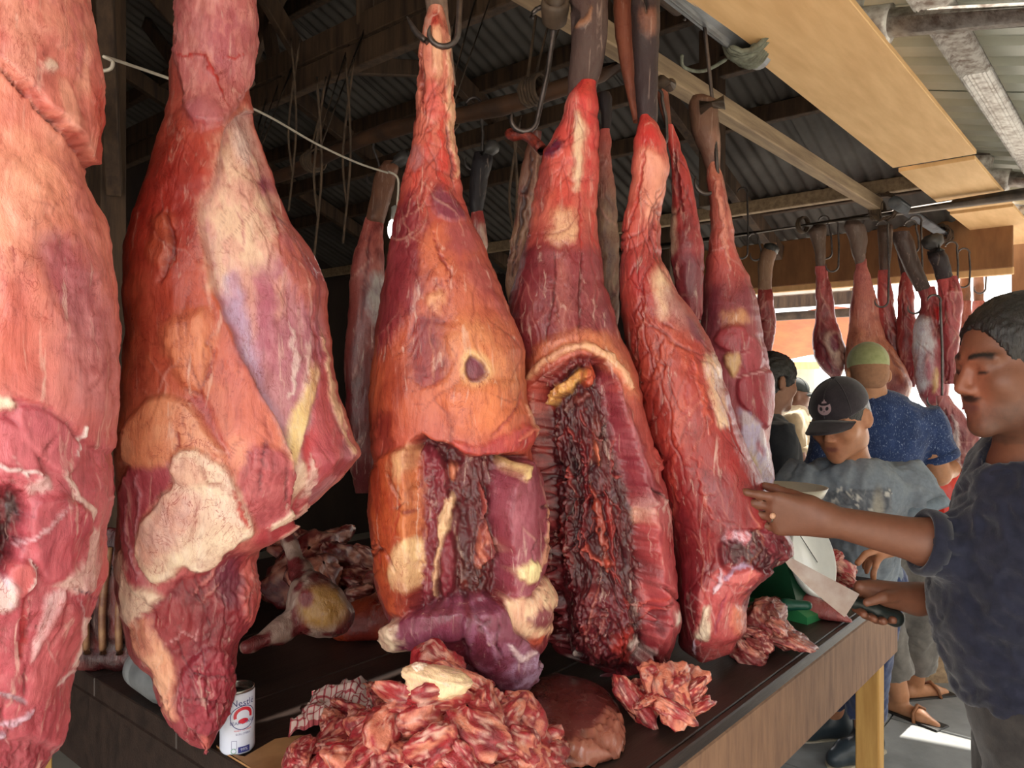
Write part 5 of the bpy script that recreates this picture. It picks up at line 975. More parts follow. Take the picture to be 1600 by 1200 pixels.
# ---- the man in the cap
J2 = dict(f=(-.22, -.95, 0), chest=W(1328, 802, 2.58), waist=W(1322, 860, 2.66), pelvis=np.array([1.2, 2.74, .80]), neck=W(1332, 730, 2.56), sl=W(1420, 764, 2.56), sr=W(1248, 764, 2.56),
          hl=np.array([1.30, 2.76, .78]), hr=np.array([1.13, 2.80, .78]), kl=np.array([1.36, 2.95, .45]), kr=np.array([1.25, 3.08, .44]), al=np.array([1.42, 3.08, .10]), ar=np.array([1.36, 3.24, .10]), tl=(-.85, -.5, 0), tr=(-1, -.15, 0))
H2 = Head(W(1313, 655, 2.47), (-.68, -.63, -.34), (-.1, -.02, 1), 1.02)
wl2, el2 = W(1392, 852, 2.36), W(1437, 838, 2.5); wr2, er2 = W(1235, 850, 2.4), W(1222, 830, 2.55)
def hand_c(g):
    for ch, r in ((((1376, 866, 2.34), (1368, 884, 2.33), (1364, 898, 2.33), (1366, 911, 2.34)), .0095), (((1371, 864, 2.35), (1358, 880, 2.36), (1354, 893, 2.37)), .0095), (((1368, 860, 2.37), (1352, 872, 2.39), (1350, 886, 2.4)), .009), (((1372, 858, 2.33), (1352, 866, 2.31), (1340, 880, 2.3)), .0105)):
        q = [W(*p) for p in ch]; g.cap(wl2, q[0], .024, .015, .02); g.chain(q, [r*1.2]+[r]*(len(q)-1), .005)
def hand_d(g): add_hand(g, wr2, (.2, -.3, -.9), (-.2, -.9, .2), (1, 0, .2), [(20, 30, 20)]*4, 1.)
arms2 = [dict(pts=[J2['sl'], el2, wl2], hand=hand_c, cuff=W(1441, 802, 2.53), cr=.085), dict(pts=[J2['sr'], er2, wr2], hand=hand_d, cuff=W(1226, 800, 2.55), cr=.085)]
p2 = make_person('man in grey t-shirt and dark cap bending over the scale', J2, (190, 132, 98), H2, .007, arms2, paint=lambda H, v, s: face_paint(H, v, s, .8, .12, (150, 92, 80), 0, (60, 50, 46)))
M_TEE, t_, b_ = nodes('washed_grey_tee'); a_ = t_.nodes.new('ShaderNodeAttribute'); a_.attribute_name = 'Col'
n_ = noise(t_, objco(t_), 90, 4); r_ = ramp(t_, n_.outputs['Fac'], [(.3, (.8, .8, .82)), (.7, (1.1, 1.1, 1.1))]); t_.links.new(mixc(t_, .8, a_.outputs['Color'], r_.outputs['Color'], 'MULTIPLY'), b_.inputs['Base Color']); b_.inputs['Roughness'].default_value = .9
def tee_col(v):
    px = 800+FPX*v[:, 0]/v[:, 1]; py = 600-FPX*(v[:, 2]-CAMZ)/v[:, 1]; c = np.tile(lin((128, 138, 150)), (len(v), 1))
    q = v*60; k = sstep(fbm(q*.5, 3, 4), -.1, .3)*.35; c = c*(1-k[:, None])+lin((150, 158, 164))*k[:, None]
    front = (v[:, 1] < 2.62)
    m = (1-sstep(poly_sd(px, py, [(1286, 768), (1392, 762), (1394, 800), (1290, 806)]), -2, 2))*front
    kk = sstep(fbm(v*140, 3, 8), -.15, .2); d = lin((86, 90, 100))*(1-kk[:, None]*.5)+lin((150, 154, 160))*kk[:, None]*.5; c = c*(1-m[:, None]*.85)+d*m[:, None]*.85
    for sx, sy, r in ((1312, 766, 5), (1328, 772, 6), (1338, 778, 6), (1340, 790, 4), (1388, 772, 6), (1304, 784, 5), (1362, 798, 5), (1330, 799, 4)):
        aa = np.arctan2(py-sy, px-sx); rr = np.hypot(px-sx, py-sy); m = (1-sstep(rr, r*(.55+.45*np.cos(aa*5)), r*(.8+.45*np.cos(aa*5))))*front; c = c*(1-m[:, None]*.85)+lin((222, 220, 214))*m[:, None]*.85
    m = (1-sstep(np.hypot((px-1372)/10, (py-800)/40), .5, 1.3))*front*.5; c = c*(1-m[:, None])+lin((196, 188, 170))*m[:, None]
    return c
sh2 = shirt('t_shirt', p2, J2, M_TEE, arms2, .70, .016, .0075, .013, 15, extra=tee_col, coll_mat=simple('grey_ribbing', (128, 142, 154), (112, 126, 140), .9, 60))
pants(p2, J2, cloth_mat('blue_work_trousers', (62, 76, 118), (44, 54, 88), 20), .86, .10, .02, .012, .01, 19)
def cap_build(parent, H, mat, brim=True, h=.006, detail=True):
    g = SDF(H.c-.18, H.c+.2, h); k = H.sc
    g.ell(H(0, -.012, .045), np.array((.084, .108, .088))*k, H.ax(), .01); g.cut(H(0, 0, .034), -H.u-H.f*.12)
    c = mk('cap', *g.mesh(1), mat, parent)
    V = []
    for i in range(15):
        t = -1+2*i/14
        for j in range(6):
            s = j/5; x = t*.074*(1-.12*s*abs(t)); y = .082*math.sqrt(max(0, 1-(t*.86)**2))+.012+s*.088*math.sqrt(max(0, 1-(t*.97)**2)); z = .036-.012*s-.022*t*t
            V += [H(x, y, z), H(x, y, z-.004)]
    F2 = []
    for i in range(14):
        for j in range(5):
            a = (i*6+j)*2; b = a+12; F2 += [(a, b, b+2, a+2), (a+1, a+3, b+3, b+1)]
        a = (i*6+5)*2; b = a+12; F2.append((a, b, b+1, a+1)); a = i*12; b = a+12; F2.append((a, a+1, b+1, b))
    fixn(mk('brim', V, F2, mat, c)); 
    tb('button', [H(0, -.012, .131), H(0, -.012, .137)], .007*k, mat, c, 10)
    for an in (-.9, .0, .9):   # panel seams
        q = [H(.0845*math.sin(an)*math.sin(u), -.012+.1085*math.cos(an)*math.sin(u), .045+.0885*math.cos(u)) for u in np.linspace(.1, 1.62, 14)]; tb('seam', q, .0014, mat, c, 5)
    return c
M_CAP = cloth_mat('dark_charcoal_cap', (44, 40, 46), (58, 52, 58), 30)
cp = cap_build(p2, H2, M_CAP)
hair_mesh(p2, H2, infl=.003, h=.006, amp=.001, low=-.03)
# emblem on the cap front: pale rounded face-shaped badge, and white script on its side
M_EMB = simple('pale_embroidery', (176, 150, 156), (160, 136, 142), .8, 60); M_WSCR = simple('white_embroidery', (226, 224, 226), (206, 204, 208), .8, 60)
def on_cap(H, az, el, off=.0): return H((.086+off)*math.sin(az)*math.cos(el), -.012+(.110+off)*math.cos(az)*math.cos(el), .045+(.090+off)*math.sin(el))
def patch(name, H, az0, el0, outline, mat, parent, th=.0015, off=0.):
    outline = [(x*EM, y*EM) for x, y in outline]; V = [on_cap(H, az0+x, el0+y, off) for x, y in outline]+[on_cap(H, az0+x, el0+y, off+th) for x, y in outline]; n = len(outline)
    c0 = on_cap(H, az0+sum(x for x, y in outline)/n, el0+sum(y for x, y in outline)/n, off+th); V.append(c0)
    F2 = [(i, (i+1) % n, n+(i+1) % n, n+i) for i in range(n)]+[(n+i, n+(i+1) % n, 2*n) for i in range(n)]
    return fixn(mk(name, V, F2, mat, parent, smooth=False))
ca0, ce0 = -.05, .30; EM = 1.7
patch('emblem', H2, ca0, ce0, [(.145*math.cos(t)*(1 if math.sin(t) < .3 else 1.05), .13*math.sin(t) if math.sin(t) < .3 else .075+.02*math.cos(2*t)) for t in np.linspace(0, 2*math.pi, 25)[:-1]], M_EMB, cp)
for sx in (-1, 1): patch('emblem_eye', H2, ca0+sx*.11, ce0-.005, [(.032*math.cos(t)+sx*.006*math.sin(t), .038*math.sin(t)) for t in np.linspace(0, 2*math.pi, 13)[:-1]], M_CAP, cp, .0015, .0012)
patch('emblem_nose', H2, ca0, ce0-.10, [(.014*math.cos(t), .008*math.sin(t)) for t in np.linspace(0, 2*math.pi, 9)[:-1]], M_CAP, cp, .0015, .0012)
patch('emblem_top', H2, ca0, ce0+.20, [(-.06, -.015), (.06, -.015), (.05, .02), (.02, .025), (.006, .06), (-.006, .06), (-.02, .025), (-.05, .02)], M_EMB, cp)
for i, ol in enumerate(([(-.02, -.06), (.0, -.06), (.01, .06), (-.01, .06)], [(.0, -.005), (.03, .0), (.03, .02), (.0, .015)], [(.03, -.05), (.045, -.05), (.06, .03), (.045, .03)], [(.055, -.04), (.07, -.045), (.08, .025), (.066, .03)], [(.085, -.035), (.098, -.04), (.106, .02), (.094, .025)], [(.112, -.03), (.124, -.035), (.14, .05), (.128, .055)], [(.05, -.045), (.12, -.03), (.12, -.018), (.05, -.03)])):
    patch('script_mark', H2, 1.12+0, .10, [(x*1.1/1.2, y*.8/1.2) for x, y in ol], M_WSCR, cp)
# rubber boots
M_BOOT = simple('grey_rubber_boot', (62, 72, 80), (48, 56, 64), .35, 10); M_SOLE = simple('cream_boot_sole', (196, 186, 164), (170, 160, 140), .7, 20)
for an, td in (('al', 'tl'), ('ar', 'tr')):
    t = nrmz(J2[td]); b = J2[an].copy(); b[2] = 0; g = SDF(*bounds(b-t*.1, b+t*.2, b+EZ*.3, m=.1), .008)
    g.cap(b+EZ*.06-t*.03, b+t*.12+EZ*.055, .05, .048, .03); g.cap(b+t*.12+EZ*.05, b+t*.19+EZ*.045, .048, .036, .02); g.cap(b+EZ*.07-t*.01, b+EZ*.26-t*.005, .052, .058, .03); g.cut(b+EZ*.016, (0, 0, -1)); g.cut(b+EZ*.25, (0, 0, 1))
    bo = mk('boot', *g.mesh(1), M_BOOT, p2)
    ol = [(-.09, .03), (-.085, -.03), (0, -.045), (.12, -.052), (.2, -.04), (.235, 0), (.2, .04), (.12, .052), (0, .045)]; l = np.cross(EZ, t)
    V = [b+t*x+l*y+EZ*.002 for x, y in ol]+[b+t*x+l*y+EZ*.022 for x, y in ol]; n = len(ol); fixn(mk('sole', V, [tuple(range(n)), tuple(range(n, 2*n))]+[(i, (i+1) % n, n+(i+1) % n, n+i) for i in range(n)], M_SOLE, bo, smooth=False))
# ---- man in green skullcap, seen from behind
D3 = 3.35
J3 = dict(f=(.25, .95, 0), chest=W(1375, 690, D3+.02), waist=W(1380, 770, D3+.03), pelvis=np.array([1.70, 3.40, .88]), neck=W(1358, 628, D3), sl=W(1300, 668, D3), sr=W(1450, 668, D3),
          hl=np.array([1.62, 3.42, .84]), hr=np.array([1.80, 3.40, .84]), kl=np.array([1.66, 3.46, .46]), kr=np.array([1.86, 3.5, .46]), al=np.array([1.755, 3.48, .09]), ar=np.array([1.92, 3.66, .09]), tl=(.3, -.5, 0), tr=(.9, .2, 0), sc=1.05)
H3 = Head(W(1355, 586, D3), (.15, .97, -.1), (0, 0, 1), 1.03)
wr3, er3 = W(1512, 706, D3+.25), W(1468, 742, D3-.02); wl3, el3 = W(1290, 800, D3+.25), W(1280, 765, D3+.05)
arms3 = [dict(pts=[J3['sr'], er3, wr3], cuff=W(1470, 716, D3), cr=.075, hand=lambda g: add_hand(g, wr3, (.6, .6, .2), (0, .3, -1), (-.5, .6, .2), [(25, 30, 20)]*4)), dict(pts=[J3['sl'], el3, wl3], cuff=W(1284, 735, D3), cr=.075, hand=lambda g: add_hand(g, wl3, (0, .9, -.2), (0, -.2, -1), (1, 0, 0), [(25, 30, 20)]*4))]
p3 = make_person('man in blue flecked t-shirt and green skullcap, seen from behind', J3, (188, 134, 98), H3, .009, arms3)
shirt('t_shirt', p3, J3, cloth_mat('blue_flecked_tee', (52, 72, 118), (40, 56, 96), 16, fleck=(150, 166, 196)), arms3, .72, .018, .01, .007, 25)
pants(p3, J3, cloth_mat('grey_rolled_trousers', (128, 122, 116), (104, 100, 96), 20), .9, .10, .028, .014, .011, 29, .008)
g = SDF(H3.c-.2, H3.c+.2, .006); g.ell(H3(0, -.014, .052), (.084, .107, .09), H3.ax(), .01); g.cut(H3(0, 0, -.010), -H3.u); mk('skullcap', *g.mesh(1), cloth_mat('olive_green_felt', (170, 174, 126), (152, 158, 110), 40), p3)
hair_mesh(p3, H3, infl=.0015, h=.008, amp=.0, low=-.05).data.materials[0] = simple('shaved_hair', (168, 122, 92), (150, 108, 82), .8, 60)
M_LEATH = simple('tan_leather_strap', (150, 96, 60), (120, 76, 48), .6, 20)
for an, td in (('al', 'tl'), ('ar', 'tr')):
    t = nrmz(J3[td]); b = J3[an].copy(); b[2] = 0; l = np.cross(EZ, t); bx('sandal_sole', b+t*.06+EZ*.009, (.14, .05, .009), M_BLACK, p3, [t, l, EZ], .006)
    tb('sandal_strap', [b+t*.1+l*.052+EZ*.012, b+t*.09+l*.045+EZ*.05, b+t*.085+EZ*.075, b+t*.09-l*.045+EZ*.05, b+t*.1-l*.052+EZ*.012], .008, M_LEATH, p3, 8)
# ---- man in dark shirt partly hidden, and the far man in a cap
D4 = 3.3; H4 = Head(W(1208, 598, D4), (.93, .28, -.12), (0, 0, 1), 1.0)
J4 = dict(f=(.9, .4, 0), chest=W(1195, 730, D4), waist=W(1195, 800, D4), pelvis=np.array([1.08, D4, .88]), neck=W(1198, 650, D4), sl=W(1175, 690, D4+.16), sr=W(1215, 690, D4-.16), hl=np.array([1.06, D4+.09, .84]), hr=np.array([1.10, D4-.09, .84]), kl=np.array([1.08, D4+.1, .46]), kr=np.array([1.12, D4-.1, .46]), al=np.array([1.04, D4+.1, .09]), ar=np.array([1.08, D4-.1, .09]), tl=(.9, .3, 0), tr=(.9, .3, 0))
arms4 = [dict(pts=[J4['sl'], W(1185, 790, D4+.2), W(1225, 830, D4+.22)], cuff=W(1180, 755, D4+.18), cr=.07, hand=lambda g: add_hand(g, W(1225, 830, D4+.22), (.9, .3, -.2), (0, 0, -1), (0, -1, 0), [(30, 30, 20)]*4)), dict(pts=[J4['sr'], W(1222, 790, D4-.2), W(1245, 840, D4-.15)], cuff=W(1220, 755, D4-.18), cr=.07, hand=lambda g: add_hand(g, W(1245, 840, D4-.15), (.9, .3, -.2), (0, 0, -1), (0, 1, 0), [(30, 30, 20)]*4))]
p4 = make_person('man in black t-shirt in profile, half hidden behind the hanging shoulder', J4, (150, 104, 80), H4, .010, arms4)
hair_mesh(p4, H4, h=.007, amp=.008, infl=.012); shirt('t_shirt', p4, J4, cloth_mat('black_tee', (38, 40, 46), (50, 52, 58), 16), arms4, .74, .014, .012, .006, 35); pants(p4, J4, cloth_mat('dark_trousers', (50, 48, 50), (62, 60, 62), 16), .9, .08, .02, .016, .008, 39)
D5 = 5.6; H5 = Head(W(1243, 618, D5), (.96, -.05, -.08), (0, 0, 1), 1.0)
J5 = dict(f=(.95, -.1, 0), chest=W(1240, 675, D5), waist=W(1240, 715, D5), pelvis=np.array([2.04, D5, .88]), neck=W(1239, 648, D5), sl=W(1236, 660, D5+.17), sr=W(1238, 660, D5-.17), hl=np.array([2.04, D5+.09, .84]), hr=np.array([2.04, D5-.09, .84]), kl=np.array([2.06, D5+.1, .46]), kr=np.array([2.06, D5-.1, .46]), al=np.array([2.04, D5+.1, .09]), ar=np.array([2.04, D5-.1, .09]), tl=(.9, 0, 0), tr=(.9, 0, 0))
arms5 = [dict(pts=[J5[k], J5[k]+np.array([.06, 0, -.28]), J5[k]+np.array([.28, 0, -.32])], cuff=J5[k]+np.array([.045, 0, -.2]), cr=.065, hand=lambda g, k=k: add_hand(g, J5[k]+np.array([.28, 0, -.32]), (1, 0, 0), (0, 0, -1), (0, 1 if k == 'sr' else -1, 0), [(20, 30, 20)]*4)) for k in ('sl', 'sr')]
p5 = make_person('far man in khaki shirt and dark cap against the bright street', J5, (120, 84, 66), H5, .014, arms5)
cap_build(p5, H5, simple('dark_green_cap', (40, 46, 44), (30, 36, 34), .8, 20), h=.01); shirt('t_shirt', p5, J5, cloth_mat('khaki_tee', (176, 156, 124), (156, 138, 110), 16), arms5, .78, .014, .016, .006, 45); pants(p5, J5, cloth_mat('dark_trousers', (50, 48, 50), (62, 60, 62), 16), .9, .08, .02, .02, .008, 49)
# ------------------------------------------------------------------ shanks, hooks and the pieces hanging behind
M_FUR = meat_mat('short_hide', .62, .5, .5, spec=.25, bmp=.5)
M_HOOF = simple('grey_hoof_horn', (74, 70, 68), (46, 42, 40), .45, 20, bmp=.2)
def shank(parent, d, rows, col, tk=None, seed=0, feats=(), col2=None, nu=48, nv=60, name='shank'):
    t = tk or [(r[0], max(.012, (r[2]-r[1])/2/FPX*d*.95)) for r in rows]
    t = [list(x) for x in t]; t[0][1] = .012; t[-1][1] = .012
    return carcass(name, parent, d, rows, [(rows[0][0], col), (rows[-1][0], col2 or col)], feats, t, nu=nu, nv=nv, seed=seed, bump_mm=2, fine_mm=.6, rag=.6, mat=M_FUR, mot=((52, 40, 36), 30, .45))
def hook(parent, top, bot, R=.028, r=.0045, side=(1, 0, 0), name='hook'):
    side = nrmz(side); P_ = [np.asarray(top)+side*R*.9*math.cos(t)+EZ*R*.9*math.sin(t)-side*R*.9 for t in np.linspace(-.4, math.pi-.1, 9)][::-1]
    P_ = [np.asarray(top)-side*.0+side*(-1.8*R)+side*0]*0+P_
    a = P_[-1]; P_.append((a+np.asarray(bot))/2+side*.004)
    for t in np.linspace(0, math.pi*1.15, 12): P_.append(np.asarray(bot)+side*(R*math.cos(t)-R)*1.0-EZ*R*math.sin(t))
    rr = [r]*(len(P_)-3)+[r*.8, r*.55, r*.2]
    return tb(name, P_, rr, M_IRON, parent, 8)
# hero shanks
shank(q4, 1.57, [(-80, 886, 952), (-40, 888, 955), (0, 890, 951), (60, 893, 949), (100, 890, 942), (140, 887, 933), (175, 884, 924), (205, 884, 905)], (86, 66, 58), seed=2, feats=[S([(898, 40), (918, 32), (925, 12)], 10, (150, 104, 74), 5, 4, 4, .9), S([(890, 8), (900, 25), (896, 44)], 12, (60, 48, 44), 5, -6, 3, .8)], nu=80, nv=100)
shank(q5, 1.635, [(-60, 985, 1030), (0, 986, 1031), (40, 986, 1032), (90, 989, 1029), (150, 993, 1028), (190, 996, 1027), (215, 1002, 1020)], (62, 48, 46), seed=3, feats=[P([(1005, 15), (1022, 15), (1024, 50), (1008, 55)], (150, 100, 76), 7, 3, 5, .8), S([(1009, -20), (1009, 22)], 5, (30, 26, 26), 3, -7, 2)], nu=70, nv=80)
shank(q5, 1.68, [(-40, 958, 985), (20, 958, 990), (60, 962, 990), (110, 970, 992), (150, 980, 994), (190, 990, 1000)], (150, 84, 60), seed=4, name='second_shank')
shank(q3, 1.415, [(-60, 664, 700), (0, 664, 699), (60, 672, 704), (110, 690, 711), (135, 696, 712)], (150, 122, 100), seed=5, nu=60, nv=60)
shank(q6, 1.955, [(150, 1082, 1100), (158, 1076, 1122), (180, 1078, 1122), (205, 1080, 1124), (240, 1095, 1126), (275, 1106, 1124)], (122, 88, 66), seed=6, col2=(110, 74, 58), feats=[P([(1105, 210), (1122, 195), (1126, 240), (1112, 250)], (150, 108, 84), 5, 2, 4, .8)])
tb('gambrel_stub', [W(1094, 168, 1.92), W(1132, 160, 1.90)], .018, M_OLDPIPE, q6, 14); hook(q6, W(1102, 34, 1.93), W(1122, 285, 1.93), .03, .005, (1, .1, 0))
hook(q3, W(716, -60, 1.40), W(716, 50, 1.36), .026, .0055, (1, 0, 0)); tb('hook_point', smooth_pts([W(668, 66, 1.36), W(650, 50, 1.37), W(636, 26, 1.38)], 4), [.0055]*6+[.004, .0025, .001], M_IRON, q3, 8)
hook(q4, W(868, 30, 1.60), W(840, 185, 1.62), .028, .0055, (1, 0, 0)); fixn(mk('hook_socket', *lathe_v([(.016, 0), (.026, .01), (.03, .05), (.026, .06), (.018, .055), (.015, .03)], 16, W(866, 40, 1.61), [[1, 0, 0], [0, .5, .86], [0, -.86, .5]]), M_OLDPIPE, q4))
P_ = [W(848, 235, 1.6), W(836, 222, 1.62), W(818, 210, 1.63), W(802, 212, 1.64), W(796, 208, 1.65)]; tb('tendon_strip', smooth_pts(P_, 4), .012, simple('raw_tendon', (150, 60, 46), (80, 34, 34), .4, 60, bmp=.5), q4, 8)
hook(q5, W(1035, 150, 1.70), W(1042, 215, 1.70), .02, .004, (1, 0, 0)); tb('gambrel_stub', [W(1033, 128, 1.68), W(1047, 133, 1.72)], .015, M_OLDPIPE, q5, 12)
for q, pt in ((q1, SN(-.34, .42, 2.6)), (q2, SN(-.05, .47, 2.6))): hook(q, pt, ORG[q.name]*np.array([1, 1, 0])+np.array([0, 0, 2.17 if q is q1 else 2.28]), .03, .006)
# pieces behind: (label, d, flesh rows, base colours, shank rows, shank colour, hoof, features, thickness factor)
G_BACK = 'legs hanging along the back rail'; G_DIM = 'legs hanging in the dim hall behind the front row'
def piece(name, label, d, rows, base, sh=None, shc=(110, 82, 62), feats=(), tf=.85, group=None, hoof=None, nu=64, nv=90, seed=0, hk=None, mot=None):
    p = thing(name, label, 'beef', W((rows[-1][1]+rows[-1][2])/2, rows[-1][0], d), group)
    t = [[r[0], max(.01, (r[2]-r[1])/2/FPX*d*tf)] for r in rows]; t[0][1] = .012; t[-1][1] = .012
    carcass('meat', p, d, rows, base, list(feats)+vessels(rows, seed, 7, (110, 24, 28), (2, 5), .6, step=8, lens=(3, 7), h=-3, spread=.3)+vessels(rows, seed+1, 8, (238, 176, 150), (2, 5), .7, step=8, lens=(3, 7), h=2, spread=.3), t, nu=nu, nv=nv, seed=seed, bump_mm=6, fine_mm=1.6, rag=1.2, mot=mot or ((110, 30, 34), 16, .6))
    if sh: shank(p, d+.005, sh, shc, seed=seed+1, nu=36, nv=40)
    if hoof:
        a, b, r = hoof; a, b = W(*a, d), W(*b, d); tb('hoof', [a, a*.5+b*.5, b, b+(b-a)*.25], [r*.9, r, r*1.08, r*.6], M_HOOF, p, 14)
    if hk: hook(p, W(*hk[0], d), W(*hk[1], d), hk[2] if len(hk) > 2 else .03, .005, (1, -.3, 0))
    return p
RD = [(0, (196, 80, 72)), (1200, (170, 60, 58))]
def bc(y0, c0, y1, c1): return [(y0, c0), (y1, c1)]
piece('hung_beef', 'skinned leg with tan hide shank left of the light bulb', 2.85, [(340, 572, 598), (360, 566, 600), (400, 550, 600), (440, 546, 598), (480, 546, 606), (520, 541, 603), (560, 537, 594), (640, 540, 590), (720, 545, 588), (770, 556, 580)], bc(340, (206, 110, 92), 600, (110, 40, 36)), [(252, 602, 622), (262, 590, 624), (280, 584, 618), (310, 578, 612), (345, 570, 602), (355, 575, 598)], (128, 84, 60), [P([(575, 430), (598, 420), (606, 480), (590, 530), (576, 500)], (190, 176, 160), 5, 3, 5, .9, m=((120, 80, 96), 10, .5)), S([(578, 360), (572, 430), (566, 500)], 6, (110, 26, 30), 3, -3, 4, .8)], group=G_DIM, hoof=((608, 262), (634, 244), .024), seed=101, hk=((584, 226), (596, 275)))
piece('hung_beef', 'black-hooved leg showing in the gap right of the fat-bulge quarter', 2.5, [(330, 736, 754), (350, 736, 758), (380, 742, 762), (420, 746, 766), (470, 750, 768), (520, 752, 766)], bc(330, (190, 80, 70), 500, (120, 66, 60)), [(238, 742, 770), (252, 738, 770), (280, 734, 762), (320, 733, 756), (340, 736, 752)], (44, 38, 38), [P([(748, 350), (760, 355), (762, 400), (750, 400)], (226, 190, 160), 4, 2, 4, .9)], group=G_DIM, hoof=((752, 245), (772, 228), .022), seed=103, hk=((752, 164), (754, 250)))
piece('beef_strip', 'dried brown strip of hide and sinew left of the hollow quarter', 1.72, [(206, 834, 848), (230, 824, 848), (260, 815, 846), (320, 808, 838), (380, 795, 826), (420, 791, 815), (460, 791, 808), (478, 795, 802)], bc(206, (110, 62, 50), 470, (196, 150, 110)), None, feats=[S([(832, 240), (818, 330), (800, 430)], 6, (60, 34, 34), 3, -4, 5, .8), S([(842, 240), (828, 330), (812, 400)], 5, (206, 160, 130), 3, 2, 5, .7)], tf=.5, group=G_DIM, seed=105)
piece('hung_beef', 'dusky greyish leg with black shank between the two right quarters', 1.82, [(202, 936, 956), (230, 934, 957), (280, 934, 960), (310, 934, 963), (380, 934, 967), (440, 936, 967), (500, 942, 966), (545, 950, 962)], bc(202, (190, 84, 72), 320, (160, 122, 96)), [(145, 938, 952), (152, 936, 956), (180, 938, 956), (206, 939, 954)], (46, 40, 40), [P([(936, 300), (964, 320), (966, 480), (942, 480)], (168, 134, 104), 8, 2, 6, .9, m=((110, 84, 80), 14, .6))], tf=.7, group=G_DIM, seed=107)
piece('hung_beef', 'split red leg right behind the held quarter', 1.84, [(196, 1040, 1050), (215, 1042, 1060), (245, 1046, 1072), (280, 1050, 1083), (330, 1050, 1090), (380, 1048, 1097), (420, 1050, 1101), (460, 1058, 1101), (500, 1074, 1098)], bc(196, (206, 70, 58), 460, (140, 50, 54)), [(130, 1026, 1038), (145, 1026, 1044), (175, 1032, 1048), (205, 1040, 1052)], (150, 88, 64), [S([(1052, 240), (1060, 300), (1066, 330)], 8, (110, 26, 30), 4, -5, 5, .8), P([(1040, 320), (1058, 330), (1056, 390), (1044, 400)], (220, 186, 150), 5, 2, 5, .9), P([(1060, 400), (1098, 400), (1100, 460), (1070, 470)], (120, 50, 58), 8, 2, 6, .8)], group=G_DIM, seed=109)
piece('hung_beef', 'thin tan shank with a small red leg, leftmost on the back rail', 4.2, [(452, 1184, 1208), (470, 1183, 1211), (500, 1186, 1212), (530, 1190, 1210), (560, 1194, 1204)], bc(452, (190, 80, 72), 560, (150, 56, 52)), [(380, 1196, 1214), (392, 1188, 1216), (412, 1184, 1210), (435, 1184, 1206), (460, 1185, 1206)], (150, 112, 82), group=G_BACK, hoof=((1200, 402), (1206, 386), .04), seed=111, hk=((1185, 372), (1190, 398)))
piece('beef_shank', 'slim leg ending in a rounded sawn knuckle, hanging against the bright street', 4.06, [(416, 1275, 1291), (440, 1274, 1296), (470, 1275, 1303), (500, 1275, 1306), (520, 1270, 1312), (545, 1269, 1322), (562, 1273, 1323), (576, 1284, 1320), (590, 1298, 1314)], bc(416, (216, 104, 96), 580, (150, 56, 62)), [(352, 1272, 1290), (360, 1262, 1292), (380, 1270, 1290), (400, 1274, 1290), (425, 1276, 1290)], (116, 92, 74), [P([(1286, 525), (1305, 515), (1320, 545), (1318, 570), (1305, 575), (1294, 550)], (236, 196, 166), 4, 3, 3, .95), P([(1296, 522), (1308, 520), (1313, 540), (1305, 552), (1297, 542)], (140, 50, 66), 2, 3, 2, 1), S([(1278, 530), (1290, 555), (1302, 580)], 6, (110, 30, 40), 3, -4, 3, .8)], group=G_BACK, seed=113, hk=((1296, 345), (1300, 395)))
piece('beef_shoulder', 'broad orange fat-covered leg behind the green skullcap', 3.93, [(405, 1338, 1353), (430, 1334, 1360), (470, 1330, 1370), (500, 1328, 1374), (530, 1324, 1384), (550, 1321, 1398), (575, 1320, 1414), (600, 1324, 1425), (615, 1336, 1424), (628, 1352, 1416), (636, 1372, 1400)], bc(405, (214, 120, 108), 560, (206, 128, 92)), [(345, 1322, 1340), (352, 1318, 1352), (375, 1326, 1356), (400, 1332, 1352), (416, 1338, 1350)], (120, 96, 80), [P([(1326, 520), (1390, 540), (1410, 580), (1330, 580)], (214, 140, 100), 14, 3, 8, .8), P([(1385, 590), (1422, 590), (1420, 620), (1380, 625)], (130, 40, 44), 7, -3, 6, .9)], group=G_BACK, seed=115, hk=((1350, 345), (1352, 392)))
piece('hung_beef', 'narrow reddish leg tucked behind the broad orange one', 3.98, [(422, 1372, 1387), (450, 1370, 1394), (490, 1371, 1400), (530, 1376, 1410), (560, 1384, 1420), (590, 1396, 1424), (605, 1404, 1418)], bc(422, (200, 92, 82), 590, (150, 56, 52)), [(352, 1372, 1394), (362, 1370, 1396), (390, 1373, 1394), (415, 1374, 1390), (430, 1374, 1388)], (104, 82, 66), group=G_BACK, seed=117)
piece('hung_beef', 'dark red leg in the middle of the crowded back rail', 3.9, [(425, 1408, 1422), (460, 1403, 1429), (500, 1400, 1432), (540, 1401, 1434), (580, 1406, 1436), (605, 1412, 1428)], bc(425, (190, 72, 64), 600, (130, 40, 42)), [(372, 1404, 1418), (385, 1400, 1420), (410, 1404, 1422), (432, 1408, 1422)], (90, 70, 58), group=G_BACK, seed=119)
